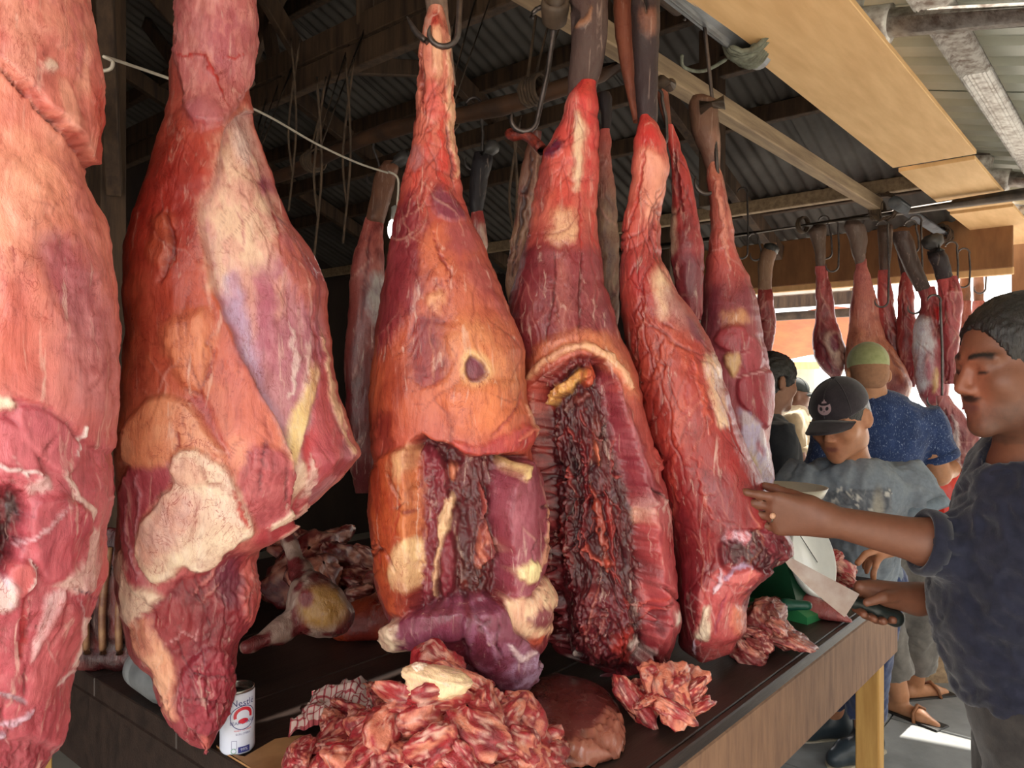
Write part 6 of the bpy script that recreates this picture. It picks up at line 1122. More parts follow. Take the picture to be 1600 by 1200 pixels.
piece('beef_shoulder', 'leg with silvery white fascia above the blue t-shirt shoulder', 3.72, [(448, 1432, 1460), (470, 1440, 1468), (488, 1438, 1469), (505, 1430, 1470), (540, 1426, 1477), (575, 1427, 1481), (605, 1432, 1483), (625, 1440, 1478), (642, 1452, 1470)], bc(448, (190, 84, 80), 600, (176, 80, 84)), [(362, 1396, 1420), (375, 1394, 1428), (400, 1404, 1434), (430, 1418, 1446), (455, 1432, 1456)], (84, 66, 56), [P([(1428, 500), (1455, 495), (1462, 540), (1452, 600), (1436, 620), (1426, 560)], (222, 214, 206), 4, 3, 5, .95, m=((186, 170, 180), 8, .5)), P([(1460, 475), (1470, 480), (1468, 505), (1456, 500)], (206, 40, 40), 3, 6, 3, 1), P([(1455, 590), (1462, 570), (1466, 600), (1456, 620)], (232, 190, 120), 3, 3, 3, .9), P([(1445, 560), (1452, 540), (1456, 590), (1446, 600)], (176, 70, 84), 4, 2, 4, .9)], group=G_BACK, seed=121, hk=((1432, 352), (1436, 385)))
piece('hung_beef', 'red leg with a dark hide shank and grey hoof beside the grey pipe', 3.62, [(432, 1464, 1496), (455, 1465, 1503), (480, 1468, 1506), (520, 1470, 1502), (560, 1474, 1498), (600, 1478, 1494)], bc(432, (206, 86, 84), 600, (150, 50, 54)), [(392, 1448, 1476), (402, 1450, 1482), (420, 1458, 1486), (440, 1464, 1490)], (58, 48, 46), group=G_BACK, hoof=((1462, 394), (1456, 372), .045), seed=123)
for x, sd, lb in ((1508, 125, 'pair of thin tan shanks far along the rail, nearer one'), (1529, 127, 'pair of thin tan shanks far along the rail, farther one')):
    piece('beef_shank', lb, 4.6+(x-1508)*.02, [(470, x-9, x+9), (500, x-10, x+10), (540, x-12, x+12), (600, x-10, x+10), (640, x-4, x+4)], bc(470, (176, 96, 76), 600, (150, 60, 56)), [(432, x-8, x+8), (445, x-9, x+9), (480, x-7, x+8)], (160, 110, 76), group=G_BACK, seed=sd, nv=50)
piece('rib_piece', 'ragged rib piece hanging low behind the man\'s chin', 3.4, [(618, 1462, 1482), (640, 1464, 1500), (665, 1468, 1520), (690, 1472, 1538), (715, 1476, 1540), (740, 1482, 1520)], bc(618, (190, 110, 104), 740, (120, 40, 46)), None, feats=[S([(1490, 650), (1496, 690), (1500, 730)], 8, (230, 206, 190), 3, 3, 4, .9), S([(1476, 640), (1480, 680), (1486, 720)], 8, (70, 18, 24), 4, -5, 4, .9)], tf=.6, group=G_BACK, seed=129, hk=((1470, 470), (1472, 625)))
# wires and spare hooks on the rails
def wire(name, label, pts, r, mat, n=6): return tag(tb(name, smooth_pts(pts, 6), r, mat, None, n), label, 'wire')
sp = 0
for x, y0, y1, d, lb in ((1168, 300, 395, 4.25, 'spare hook left of the small back leg'), (1310, 352, 415, 4.0, 'spare hook beside the slim leg'), (1388, 352, 470, 3.8, 'long spare hook between back legs'), (1440, 345, 480, 3.75, 'long wire hook before the white-fascia leg'), (1496, 385, 440, 3.9, 'spare hook near the grey pipe end'), (1515, 395, 440, 4.2, 'spare hook hanging before the tan shanks'), (1540, 405, 450, 4.5, 'last spare hook at the far rail end')):
    t_ = thing('meat_hook', lb, 'hook', W(x, y1, d), 'spare hooks on the rails'); hook(t_, W(x, y0, d), W(x, y1, d), .03, .005, (1, -.4, 0))
for x, y0, y1, d, lb_ in ((495, 120, 400, 2.3, 'longest slack twine left of the tan shank leg'), (455, 60, 330, 2.6, 'slack twine nearest the creamy sheet quarter'), (800, 180, 420, 2.2, 'slack twine hanging left of the hollow quarter'), (540, 90, 380, 2.4, 'slack twine just left of the tan shank leg, by the hook')):
    t_ = thing('hanging_twine', lb_, 'twine', W(x, y1, d), 'loose twine in the roof space'); tb('strand', smooth_pts([W(x, y0, d), W(x+8, (y0+y1)/2, d), W(x-4, y1, d)], 5), .004, M_TWINE, t_, 5); tb('strand', smooth_pts([W(x+14, y0, d), W(x-4, (y0+y1)/2, d+.02), W(x+2, y1-60, d)], 5), .004, M_TWINE, t_, 5)
M_WHCORD = simple('white_cord', (206, 196, 180), (180, 170, 156), .7, 20)
wire('white_cord', 'thin white cord slanting across the dark hall at left', [W(150, 112, 1.5), W(172, 108, 1.5), (W(176, 96, 1.5)), W(168, 90, 1.5), W(268, 124, 1.7), W(400, 172, 2.0), W(495, 225, 2.2), W(560, 255, 2.4), W(606, 270, 2.5)], .0035, M_WHCORD)
# light bulb
lb = thing('light_bulb', 'glowing white bulb hanging from a cable in the dark', 'lamp', W(612, 372, 2.0))
tb('cable', smooth_pts([W(606, 268, 2.0), W(622, 280, 2.0), W(620, 325, 2.0)], 6), .003, M_WHCORD, lb, 6); fixn(mk('socket', *lathe_v([(.004, .035), (.011, .03), (.012, 0), (.010, -.004)], 14, W(618, 342, 2.0)), simple('bulb_socket', (150, 146, 140), (120, 116, 110), .5, 20), lb))
mb, tbn, bb = nodes('lit_bulb'); bb.inputs['Emission Color'].default_value = (1, .98, .94, 1); bb.inputs['Emission Strength'].default_value = 9; bb.inputs['Base Color'].default_value = (1, 1, 1, 1)
fixn(mk('bulb', *lathe_v([(.004, .012), (.010, .005), (.014, -.012), (.0125, -.028), (.006, -.042), (.001, -.05)], 18, W(614, 350, 2.0)), mb, lb))
# ------------------------------------------------------------------ beyond the far eave, and across the aisle
M_TARP = simple('orange_tarpaulin', (238, 116, 60), (222, 92, 44), .5, 6, bmp=.15)
V = []; nx_, ny_ = 24, 10
for i in range(nx_):
    for j in range(ny_):
        u, w_ = i/(nx_-1), j/(ny_-1); s_, n_ = 6.2+.9*w_, 3.1-1.8*u
        V.append(SN(s_, n_, 2.15-.28*w_-.10*math.sin(math.pi*u)*w_+.02*math.sin(u*17+w_*4)))
F_ = [(i*ny_+j, (i+1)*ny_+j, (i+1)*ny_+j+1, i*ny_+j+1) for i in range(nx_-1) for j in range(ny_-1)]
V2 = [v-np.array([0, 0, .004]) for v in V]; F_ += [tuple(k+len(V) for k in f[::-1]) for f in F_]
tag(mk('tarpaulin', np.array(V+V2), F_, M_TARP), 'orange tarpaulin awning seen under the far eave', 'tarpaulin')
M_WHITE = simple('white_fascia_paint', (226, 222, 208), (206, 200, 186), .7, 4)
stall = thing('far_stall', 'stall frame across the street with white fascia, dark beams and pale tin roof', 'stall', SN(6.4, 2.1))
bx('fascia', SN(6.1, 2.15, 2.42), (.03, .9, .14), M_WHITE, stall, [U, N, EZ]); bx('beam', SN(6.05, 2.15, 2.22), (.05, .95, .05), M_BEAM, stall, [U, N, EZ]); bx('beam', SN(6.12, 2.15, 2.10), (.04, .95, .035), M_OLDPIPE, stall, [U, N, EZ])
for n_ in (2.95, 1.35): bx('post', SN(6.1, n_, 1.15), (.04, .04, 1.15), M_LEGY if False else M_PALETIM, stall, [U, N, EZ])
hs = thing('far_house', 'pale house across the street with grey tin roof and yellow corner post', 'building', SN(10.5, 2.5))
bx('wall', SN(10.9, 4.3, .9), (.1, 1.0, .9), M_WHITE, hs, [U, N, EZ])
bx('corner_post', SN(10.0, 3.9, .9), (.07, .07, .9), simple('yellow_paint', (236, 206, 120), (222, 190, 100), .7, 5), hs, [U, N, EZ])
corr_sheet('tin_roof', 9.8, 11.6, 2.9, 5.4, lambda s, n: 1.8+.22*(s-9.8), simple('grey_tin', (190, 196, 200), (170, 176, 180), .5, 4), hs, pitch=.16, amp=.02)
bx('eave_board', SN(9.82, 4.15, 1.75), (.02, 1.25, .05), M_PLY, hs, [U, N, EZ])
for n_ in (4.3,):
    w = bx('window', SN(10.79, n_, 1.0), (.012, .45, .3), simple('dark_window', (80, 84, 88), (60, 64, 68), .2, 3), hs, [U, N, EZ])
# red plastic bags on a low crate behind the sleeve
rc = thing('red_sack', 'red plastic sack standing behind the blue t-shirt man', 'sack', W(1470, 815, 3.9)*np.array([1, 1, 0]))
g = SDF(W(1420, 830, 3.9)-.35, W(1500, 720, 3.9)+np.array([.35, .4, .2]), .012); c = W(1478, 775, 4.0); g.ell(c-EZ*.06, (.20, .14, .16), None, .05); g.ell(c+EZ*.06+np.array([-.03, 0, 0]), (.17, .12, .12), None, .03); g.cut(c-EZ*.19, (0, 0, -1))
clothes('plastic', g, simple('red_plastic', (226, 62, 46), (204, 40, 30), .3, 5, bmp=.1), rc, .02, 61, 9)
bx('crate', c-EZ*(.19+.37), (.24, .18, .37), M_PALETIM, rc, None, .01)
# unseen wall with eave, added right of the camera to block sky light
wall('wall_sky_blocker', -3.0, -3.9, 9.0, -3.9, 0, 2.7, 2.7, M_WHITE, .1)
bx('trim_3', SN(3, -3.7, 2.75), (6.2, .4, .04), M_RUST, ax=[U, N, EZ], kind='structure')
# ------------------------------------------------------------------ things on the table
def on_table(px, py): d = FPX*(CAMZ-TZ)/(py-600); return W(px, py, d)
# trimmings ---------------------------------------------------------------
def chunk_mesh(seed, sx, sy, sz, fatk=.35, base=(176, 54, 58), fat=(232, 150, 120), nu=40, nv=26, rag=1., dark=(120, 28, 36)):
    th = np.linspace(0, 2*math.pi, nu, endpoint=False); ph = np.linspace(.03, math.pi-.03, nv); T, P_ = np.meshgrid(th, ph)
    d = np.stack([np.cos(T)*np.sin(P_), np.sin(T)*np.sin(P_), np.cos(P_)], -1).reshape(-1, 3); d = np.sign(d)*np.abs(d)**.8
    off = seed*7.77
    v = d*np.array([sx, sy, sz]); r = 1+.36*rag*fbm(d*1.25+off, 2, seed)+.20*rag*(1-2*np.abs(fbm(d*2.2+off, 3, seed+1)))+.09*fbm(d*6+off, 3, seed+2)
    v = v*r[:, None]; v[:, 0] += .25*sx*np.sin(d[:, 2]*2.2+seed); v[:, 1] += .3*sy*np.sin(d[:, 0]*2.0+seed*2)
    k = sstep(fbm(d*1.9+off*2, 4, seed+3, .6), .12-fatk*.6, .30-fatk*.5); k2 = sstep(fbm(d*2.6+off, 3, seed+7), .0, .35)
    c = lin(base)*(1-k2[:, None]*.8)+lin(dark)*k2[:, None]*.8; c = c*(1-k[:, None])+lin(fat)*k[:, None]
    hl = sstep(1-2*np.abs(fbm(d*2.8+off, 3, seed+9)), .82, .95)*.7; c = c*(1-hl[:, None])+lin((236, 190, 172))*hl[:, None]
    i = np.arange(nv-1)[:, None]*nu; j = np.arange(nu)[None]; j2 = (j+1) % nu
    return v, np.stack([i+j, i+nu+j, i+nu+j2, i+j2], -1).reshape(-1, 4), np.clip(c, 0, 1)
def chunk_protos(pre, n, s0, **kw):
    out = []
    rnd = random.Random(s0)
    for k in range(n):
        a = rnd.uniform(.042, .066); v, F, c = chunk_mesh(s0+k, a, a*rnd.uniform(.5, .85), a*rnd.uniform(.3, .55), kw.get('fatk', .22)*rnd.uniform(-.6, 1.6), *kw.get('cols', ((166, 44, 50), (224, 138, 112))), rag=kw.get('rag', .85))
        me = bpy.data.meshes.new(pre); me.from_pydata(v.tolist(), [], F.tolist()); me.polygons.foreach_set('use_smooth', np.ones(len(me.polygons), bool))
        at = me.color_attributes.new('Col', 'FLOAT_COLOR', 'POINT'); cc = np.ones((len(v), 4), np.float32); cc[:, :3] = c; at.data.foreach_set('color', cc.ravel()); me.materials.append(M_TRIM); me.update(); out.append(me); lum = c.mean(); LOOK[me.name] = 'fatty pale' if lum > .26 else 'streaky' if lum > .17 else 'dark lean'
    return out
LOOK = {}
def pile(name, where, protos, spots, cat, group, seed, tilt=.7, zs=(.3, .7)):
    rnd = random.Random(seed); P0 = np.array([p for p, _ in spots]); lo, hi = P0.min(0), P0.max(0)+1e-6
    for i, (p, sc_) in enumerate(spots):
        me = protos[i % len(protos)]; o = bpy.data.objects.new(name, me); COL.objects.link(o); o.location = tuple(p); o.scale = (sc_,)*3
        o.rotation_euler = (rnd.uniform(-tilt, tilt), rnd.uniform(-tilt, tilt), rnd.uniform(0, 6.28))
        f = (np.asarray(p)-lo)/(hi-lo); hz = 'top' if f[2] > .66 else ('upper part' if f[2] > .33 else 'foot')
        sd = 'far left' if f[0] < .2 else 'left' if f[0] < .4 else 'middle' if f[0] < .6 else 'right' if f[0] < .8 else 'far right'; dp = 'near' if f[1] < .34 else 'far' if f[1] > .67 else 'mid'
        o_lab = f"{'small' if sc_ < .75 else 'large' if sc_ > .92 else 'medium'} {LOOK.get(me.name, 'red')} piece, {sd} {dp} side, {hz} of {where}"; tag(o, o_lab, cat, group)
PR = chunk_protos('trimming', 14, 300)
rnd = random.Random(5); spots = []
def heap(c, ax, R1, R2, Hh, n, s=(.7, 1.1), flat=1.3):
    out = []; c = np.asarray(c)
    for k in range(n):
        a = k*2.39996; r = math.sqrt((k+.5)/n); x, y = r*math.cos(a), r*math.sin(a)
        z = Hh*(1-r**flat)+.026; p = c+ax[0]*x*R1+ax[1]*y*R2+EZ*z; out.append((p+np.array([rnd.uniform(-.008, .008), rnd.uniform(-.008, .008), 0]), rnd.uniform(*s)))
    return out
c = np.array([-.105, 1.165, TZ]); hs1 = heap(c, (np.array([.88, .1, 0]), np.array([-.2, .9, 0])), .175, .13, .13, 44, (.72, 1.0), 1.1)
keep = []
for p, s_ in hs1:
    q = p-A0; s__, n__ = q@U, q@N
    if s__ > .02 and n__ > .03: keep.append((p, s_))
# lower tongue of scraps towards the lower left
for px, py in ((470, 1192), (500, 1180), (520, 1196), (548, 1165), (560, 1190), (590, 1160), (520, 1140), (550, 1120), (590, 1100), (610, 1130), (640, 1170), (830, 1180), (810, 1160), (850, 1195)):
    p = on_table(px, py+14); p[2] = TZ+.025; q = p-A0
    if q@U > .0: keep.append((p, rnd.uniform(.5, .85)))
pile('beef_trimming', 'the front trimmings heap', PR, keep, 'meat', 'trimmings heaped at the table front', 8)
# creamy fat knob lying on the heap
v, F, cc = chunk_mesh(77, .045, .026, .02, 1.6, (236, 196, 150), (246, 214, 170), rag=.5, dark=(226, 160, 120)); v = v+W(672, 1064, 1.12); tag(mk('suet_lump', v, F, M_TRIM, col=cc), 'cream coloured fat knob on top of the trimmings heap', 'fat')
v, F, cc = chunk_mesh(78, .011, .010, .009, 1.6, (246, 206, 180), (250, 222, 200), rag=.5, dark=(240, 190, 170)); v = v+W(657, 1045, 1.12); tag(mk('fat_bead', v, F, M_TRIM, col=cc), 'tiny pale fat bead above the cream knob', 'fat')
PR2 = chunk_protos('trimming', 6, 340, cols=((170, 48, 50), (230, 140, 112)))
pile('beef_scrap', 'the small heap by the liver', PR2, heap(np.array([.275, 1.37, TZ]), (np.array([.85, .5, 0]), np.array([-.5, .85, 0])), .07, .05, .05, 12, (.6, .85)), 'meat', 'small scrap heap right of the liver', 12)
PR3 = chunk_protos('trimming', 6, 360, fatk=.15, cols=((140, 50, 50), (206, 120, 100)))
pile('beef_offcut', 'the held-quarter offcuts', PR3, heap(np.array([.56, 1.735, TZ]), (np.array([.8, .5, 0]), np.array([-.5, .8, 0])), .095, .06, .05, 13, (.6, 1.0)), 'meat', 'offcuts under the held quarter', 13)
PR4 = chunk_protos('trimming', 5, 380, fatk=.2, cols=((110, 34, 34), (190, 120, 100)))
pile('dark_offcut', 'the shaded offcuts behind', PR4, [(W(x, y, d), s) for x, y, d, s in ((470, 880, 2.1, 1.6), (500, 905, 2.0, 1.5), (530, 870, 2.2, 1.7), (560, 930, 2.0, 1.3), (590, 920, 2.05, 1.4), (545, 905, 2.1, 1.3), (480, 850, 2.3, 1.6), (575, 880, 2.2, 1.5), (510, 840, 2.4, 1.6), (590, 955, 1.95, .9))], 'meat', 'dark offcuts deep on the table', 14)
for o in [o for o in bpy.data.objects if o.name.startswith('dark_offcut')]:
    o.location.z = max(TZ+.035, min(o.location.z, TZ+.10))
# liver slab -----------------------------------------------------------------
LO = np.array([(806, 1090), (822, 1078), (850, 1074), (862, 1068), (875, 1072), (905, 1076), (932, 1084), (950, 1096), (962, 1110), (972, 1135), (978, 1158), (974, 1180), (960, 1192), (930, 1200), (905, 1205), (870, 1205), (840, 1196), (815, 1160), (802, 1120)])
lo2 = np.array([on_table(x, y) for x, y in LO]); cen = lo2.mean(0); nA = 140; ang = np.linspace(0, 2*math.pi, nA, endpoint=False)
pa = np.arctan2(lo2[:, 1]-cen[1], lo2[:, 0]-cen[0]); rad = np.hypot(lo2[:, 1]-cen[1], lo2[:, 0]-cen[0]); od = np.argsort(pa); rr = np.interp(ang, np.r_[pa[od]-2*math.pi, pa[od], pa[od]+2*math.pi], np.tile(rad[od], 3)); rr2 = np.interp(np.where(ang > math.pi, ang-2*math.pi, ang), np.r_[pa[od]-2*math.pi, pa[od], pa[od]+2*math.pi], np.tile(rad[od], 3))
V = []; Cc = []; ns = 44
for i in range(ns):
    t = i/(ns-1)
    for k in range(nA):
        if t < .8: q = t/.8; r = rr2[k]*q; z = .046*(1-q**5)**.5*(.85+.15*math.cos(q*2))+.002
        else: q = (t-.8)/.2; r = rr2[k]*(1-q*.6); z = .002
        V.append(cen+np.array([math.cos(ang[k])*r, math.sin(ang[k])*r, z]))
V = np.array(V); pxv = 800+FPX*V[:, 0]/V[:, 1]; pyv = 600-FPX*(V[:, 2]-CAMZ)/V[:, 1]
cut = 1-sstep(poly_sd(pxv, pyv, [(948, 1106), (985, 1120), (985, 1215), (860, 1215), (900, 1185), (885, 1168), (900, 1150), (925, 1135)]), -4, 4)
V[:, 2] += cut*(-.008+.016*fbm(V*60, 4, 5)+.010*(1-2*np.abs(fbm(V*34, 3, 6))))*(V[:, 2] > TZ+.004)
V[:, 2] += (1-cut)*.003*fbm(V*14, 3, 8)*(V[:, 2] > TZ+.004)
Cc = np.tile(lin((98, 44, 40)), (len(V), 1)); k_ = sstep(fbm(V*16, 3, 9), -.1, .4); Cc = Cc*(1-.35*k_[:, None])+lin((126, 72, 64))*.35*k_[:, None]; Cc = Cc*(1-cut[:, None])+lin((158, 96, 78))*cut[:, None]
F = np.array([(i*nA+k, (i+1)*nA+k, (i+1)*nA+(k+1) % nA, i*nA+(k+1) % nA) for i in range(ns-1) for k in range(nA)])
M_LIVER = meat_mat('wet_liver', .2, .15, .25, spec=.7, bmp=.12); tag(fixn(mk('liver', V, F, M_LIVER, col=Cc)), 'smooth brown liver with a wet cut corner on the table', 'liver')
# long slab and green-handled knife
def blob(name, label, cat, chains, h, mat, col=None, k=.02, wr=0, seed=0, colfn=None, zmin=None, parent=None):
    pts = np.array([p for ch in chains for p, r in ch]); g = SDF(*bounds(*pts, m=.12), h)
    for ch in chains: g.chain([p for p, r in ch], [r for p, r in ch], k)
    if zmin is not None: g.cut((0, 0, zmin), (0, 0, -1))
    v, F = g.mesh(1)
    if wr: v = v+vnormals(v, F)*(wr*fbm(v*40, 4, seed))[:, None]
    c = colfn(v) if colfn else (np.tile(lin(col), (len(v), 1)) if col is not None else None)
    o = mk(name, v, F, mat, parent, col=c)
    return tag(o, label, cat) if label else o
def mix_cols(a, b, s, seed): return lambda v: (lambda k: lin(a)*(1-k[:, None])+lin(b)*k[:, None])(sstep(fbm(v*s, 4, seed), -.1, .3))
blob('beef_slab', 'long flat reddish slab lying at the table corner by the knife', 'meat', [[(on_table(1215, 962)+EZ*.02, .03), (on_table(1260, 962)+EZ*.02, .034), (on_table(1300, 968)+EZ*.014, .026), (on_table(1328, 975)+EZ*.006, .008)]], .006, M_TRIM, None, .02, .003, 3, mix_cols((150, 66, 66), (176, 92, 88), 18, 4), TZ+.001)
gk = thing('knife', 'small knife with green handle resting beside the slab', 'knife', W(1230, 948, 1.86)); a, b = W(1198, 944, 1.87), W(1262, 946, 1.84)
blob('handle', None, None, [[(a, .010), ((a+b)/2, .0135), (b, .011)]], .004, simple('green_plastic', (24, 96, 76), (18, 80, 62), .4, 20), None, .01, parent=gk)
bx('blade', a-np.array([.07, -.02, .004]), (.07, .014, .001), M_IRON, gk, None, .0005)
# scale ----------------------------------------------------------------------
M_GREEN = simple('dark_green_enamel', (28, 78, 52), (20, 62, 42), .4, 8); M_GREEN2 = simple('bright_green_enamel', (58, 150, 92), (46, 132, 80), .4, 8)
sc0 = on_table(1232, 962)+np.array([.02, .10, 0]); ff = nrmz(np.array([.52, -.62, .0])); ll = np.cross(EZ, ff)
sca = thing('weighing_scale', 'green market scale with white dial and pan at the table end', 'scale', sc0)
def prism(name, prof, half, c, f, l, mat, parent):   # profile in (f, z), extruded along l
    V = [c+f*x+EZ*z-l*half for x, z in prof]+[c+f*x+EZ*z+l*half for x, z in prof]; n = len(prof)
    return fixn(mk(name, V, [tuple(range(n)), tuple(range(n, 2*n))]+[(i, (i+1) % n, n+(i+1) % n, n+i) for i in range(n)], mat, parent, smooth=False))
prism('housing', [(-.10, .012), (.105, .012), (.10, .05), (.045, .235), (.02, .25), (-.05, .25), (-.09, .2), (-.10, .05)], .105, sc0, ff, ll, M_GREEN, sca)
prism('base', [(-.12, .0), (.135, .0), (.135, .018), (.11, .03), (-.12, .03)], .115, sc0, ff, ll, M_GREEN2, sca)
dn_ = nrmz(np.array([.185, .055])); dfx = nrmz(ff*dn_[0]+EZ*dn_[1]); dc = sc0+ff*.078+EZ*.14+dfx*.004; du = nrmz(np.cross(ll, dfx)); 
if du[2] < 0: du = -du
axd = [ll, np.cross(dfx, ll), dfx]
dial = fixn(mk('dial', *lathe_v([(.0, 0), (.094, 0), (.094, .006), (.0, .006)], 48, dc, axd), simple('pale_blue_dial', (206, 222, 236), (196, 212, 228), .5, 5), sca))
fixn(mk('dial_rim', *lathe_v([(.093, -.002), (.102, -.002), (.103, .010), (.097, .012), (.093, .008)], 48, dc, axd), simple('white_enamel_rim', (222, 224, 220), (204, 206, 204), .3, 6), sca))
M_INK = simple('blue_print', (70, 100, 160), (60, 88, 146), .6, 10)
for k in range(40):
    a = 2*math.pi*k/40; L_ = .012 if k % 2 == 0 else .006; p = dc+(ll*math.cos(a)+axd[1]*math.sin(a))*(.088-L_/2)+dfx*.0065; r = ll*math.cos(a)+axd[1]*math.sin(a); bx('tick', p, (L_/2, .0015, .0006), M_INK, dial, [r, np.cross(dfx, r), dfx], .0002)
def text_mesh(s, size):
    cu = bpy.data.curves.new('t', 'FONT'); cu.body = s; cu.size = size; cu.align_x = 'CENTER'; cu.resolution_u = 2; ob = bpy.data.objects.new('t', cu); COL.objects.link(ob)
    dg = bpy.context.evaluated_depsgraph_get(); me = ob.evaluated_get(dg).to_mesh(); v = np.array([x.co[:] for x in me.vertices]); f = [tuple(p.vertices) for p in me.polygons]
    ob.evaluated_get(dg).to_mesh_clear(); bpy.data.objects.remove(ob); bpy.data.curves.remove(cu); return v, f
for k in range(10):
    a = math.pi/2-2*math.pi*k/10; v, f = text_mesh(str(k), .026); p = dc+(ll*math.cos(a)+axd[1]*math.sin(a))*.066+dfx*.0067; mk('numeral', p+np.outer(v[:, 0], ll)+np.outer(v[:, 1]-.006, axd[1]), f, M_INK, dial, smooth=False)
bx('needle', dc+(ll*-.5+axd[1]*.8)*.03+dfx*.010, (.045, .0012, .0006), M_BLACK, sca, [nrmz(ll*-.5+axd[1]*.8), np.cross(dfx, nrmz(ll*-.5+axd[1]*.8)), dfx], .0003)
fixn(mk('stem', *lathe_v([(.02, .25), (.02, .275), (.05, .28)], 16, sc0), M_IRON, sca)); fixn(mk('pan', *lathe_v([(.0, .282), (.07, .284), (.10, .300), (.112, .322), (.116, .322), (.104, .297), (.07, .279), (.0, .277)], 40, sc0), simple('cream_enamel_pan', (206, 200, 184), (186, 178, 160), .35, 6, metal=.2), sca))
PR5 = chunk_protos('trimming', 3, 400, cols=((190, 56, 60), (236, 170, 150)))
pile('meat_piece', 'the pieces beside the scale', PR5, [(W(1302, 872, 2.22), .8), (W(1312, 888, 2.22), .75), (W(1300, 892, 2.24), .8), (W(1318, 902, 2.2), .7), (W(1296, 912, 2.24), .9)], 'meat', 'red pieces beside the scale', 15)
# can ------------------------------------------------------------------------
cb = on_table(371, 1171); cb[2] = TZ; CR = .0275
can = thing('milk_can', 'white printed milk can with Bear Brand oval, open on top', 'can', cb)
M_CANW = simple('white_lacquered_tin', (216, 222, 240), (208, 214, 234), .3, 5, bmp=0); M_TIN = simple('bare_tin', (190, 188, 184), (150, 146, 142), .25, 14, metal=.9, bmp=.05)
fixn(mk('body', *lathe_v([(.0, .001), (.024, .001), (.0265, .004), (CR, .008), (CR, .097), (.0262, .101), (.0, .1005)], 56, cb), M_CANW, can)); fixn(mk('top_rim', *lathe_v([(.0258, .1), (.0268, .1), (.0268, .1045), (.0252, .1050), (.0245, .102), (.0245, .0995)], 56, cb), M_TIN, can)); fixn(mk('lid', *lathe_v([(.0, .1007), (.0246, .1007), (.0246, .1017), (.0, .1017)], 40, cb), M_TIN, can))
fixn(mk('mouth', *lathe_v([(.0, .0), (.008, .0), (.009, .0008), (.0, .0008)], 20, cb+np.array([.004, -.008, .1016]), [[1.2, 0, 0], [0, .9, 0], [0, 0, 1]]), simple('dark_opening', (20, 16, 16), (16, 12, 12), .5, 5), can))  # flat black disc on the closed lid, standing in for the shaded hole
vw = np.arctan2(-cb[1], -cb[0]); cen_a = vw+.34   # label centre a little right of the view axis
def wrap(v, a0, z0, off): a = a0+v[:, 0]/CR; r = CR+off+v[:, 2]; return np.stack([cb[0]+r*np.cos(a), cb[1]+r*np.sin(a), cb[2]+z0+v[:, 1]], 1)
M_NAVYINK = simple('navy_print', (52, 56, 130), (46, 50, 120), .45, 10, bmp=0); M_REDINK = simple('red_print', (206, 40, 60), (196, 34, 54), .45, 10, bmp=0)
def can_text(name, s, size, z, mat, a=0., bold=1.): v, f = text_mesh(s, size); v = v*np.array([bold, 1, 1]); mk(name, wrap(v, cen_a+a, z, .00025), f, mat, can, smooth=False)
can_text('lettering', 'Nestlé', .0150, .081, M_NAVYINK); can_text('lettering', 'BEAR BRAND', .0072, .0515, M_NAVYINK); can_text('lettering', 'READY TO DRINK', .0036, .0405, M_REDINK); can_text('lettering', 'SUSU STERIL', .0044, .0345, M_NAVYINK)
def ring(name, rx, rz, w, z0, mat, off, a=0., fill=False, t0=0, t1=2*math.pi):
    n = 48; t = np.linspace(t0, t1, n); o = np.stack([rx*np.cos(t), rz*np.sin(t), 0*t], 1); i_ = np.stack([(rx-w)*np.cos(t), (rz-w)*np.sin(t), 0*t], 1)
    V = wrap(np.vstack([o, i_]), cen_a+a, z0, off); mk(name, V, [(k, k+1, n+k+1, n+k) for k in range(n-1)], mat, can, smooth=True)
ring('oval_border', .021, .0195, .0012, .062, M_NAVYINK, .0003); ring('red_crescent', .0155, .0145, .0050, .0645, M_REDINK, .00028, 0., t0=-.3, t1=math.pi+.3); ring('red_disc', .008, .0042, .0079, .0565, M_REDINK, .0003)
for dx, dz, hx, hz, m_ in ((-.0145, .0195, .0042, .0065, M_NAVYINK),):
    n = 4
    for (x0, z0, x1, z1) in ((-hx, -hz, hx, -hz+.0005), (-hx, hz-.0005, hx, hz), (-hx, -hz, -hx+.0005, hz), (hx-.0005, -hz, hx, hz)): mk('stamp_frame', wrap(np.array([(dx+x0, z0, 0), (dx+x1, z0, 0), (dx+x1, z1, 0), (dx+x0, z1, 0)]), cen_a, dz, .0003), [(0, 1, 2, 3)], m_, can, smooth=False)
mk('badge', wrap(np.array([(x, y, 0) for x in np.linspace(-.009, .010, 8) for y in (0, .0095)]), cen_a+.02, .006, .0003), [(2*i, 2*i+2, 2*i+3, 2*i+1) for i in range(7)], M_NAVYINK, can, smooth=False); v, f = text_mesh('99%', .007); mk('badge_text', wrap(v, cen_a+.04, .0085, .0005), f, M_CANW, can, smooth=False)
ring('tick_mark', .0042, .0042, .0008, .0095, simple('green_print', (70, 150, 110), (60, 140, 100), .5, 10, bmp=0), .0003, -.56)
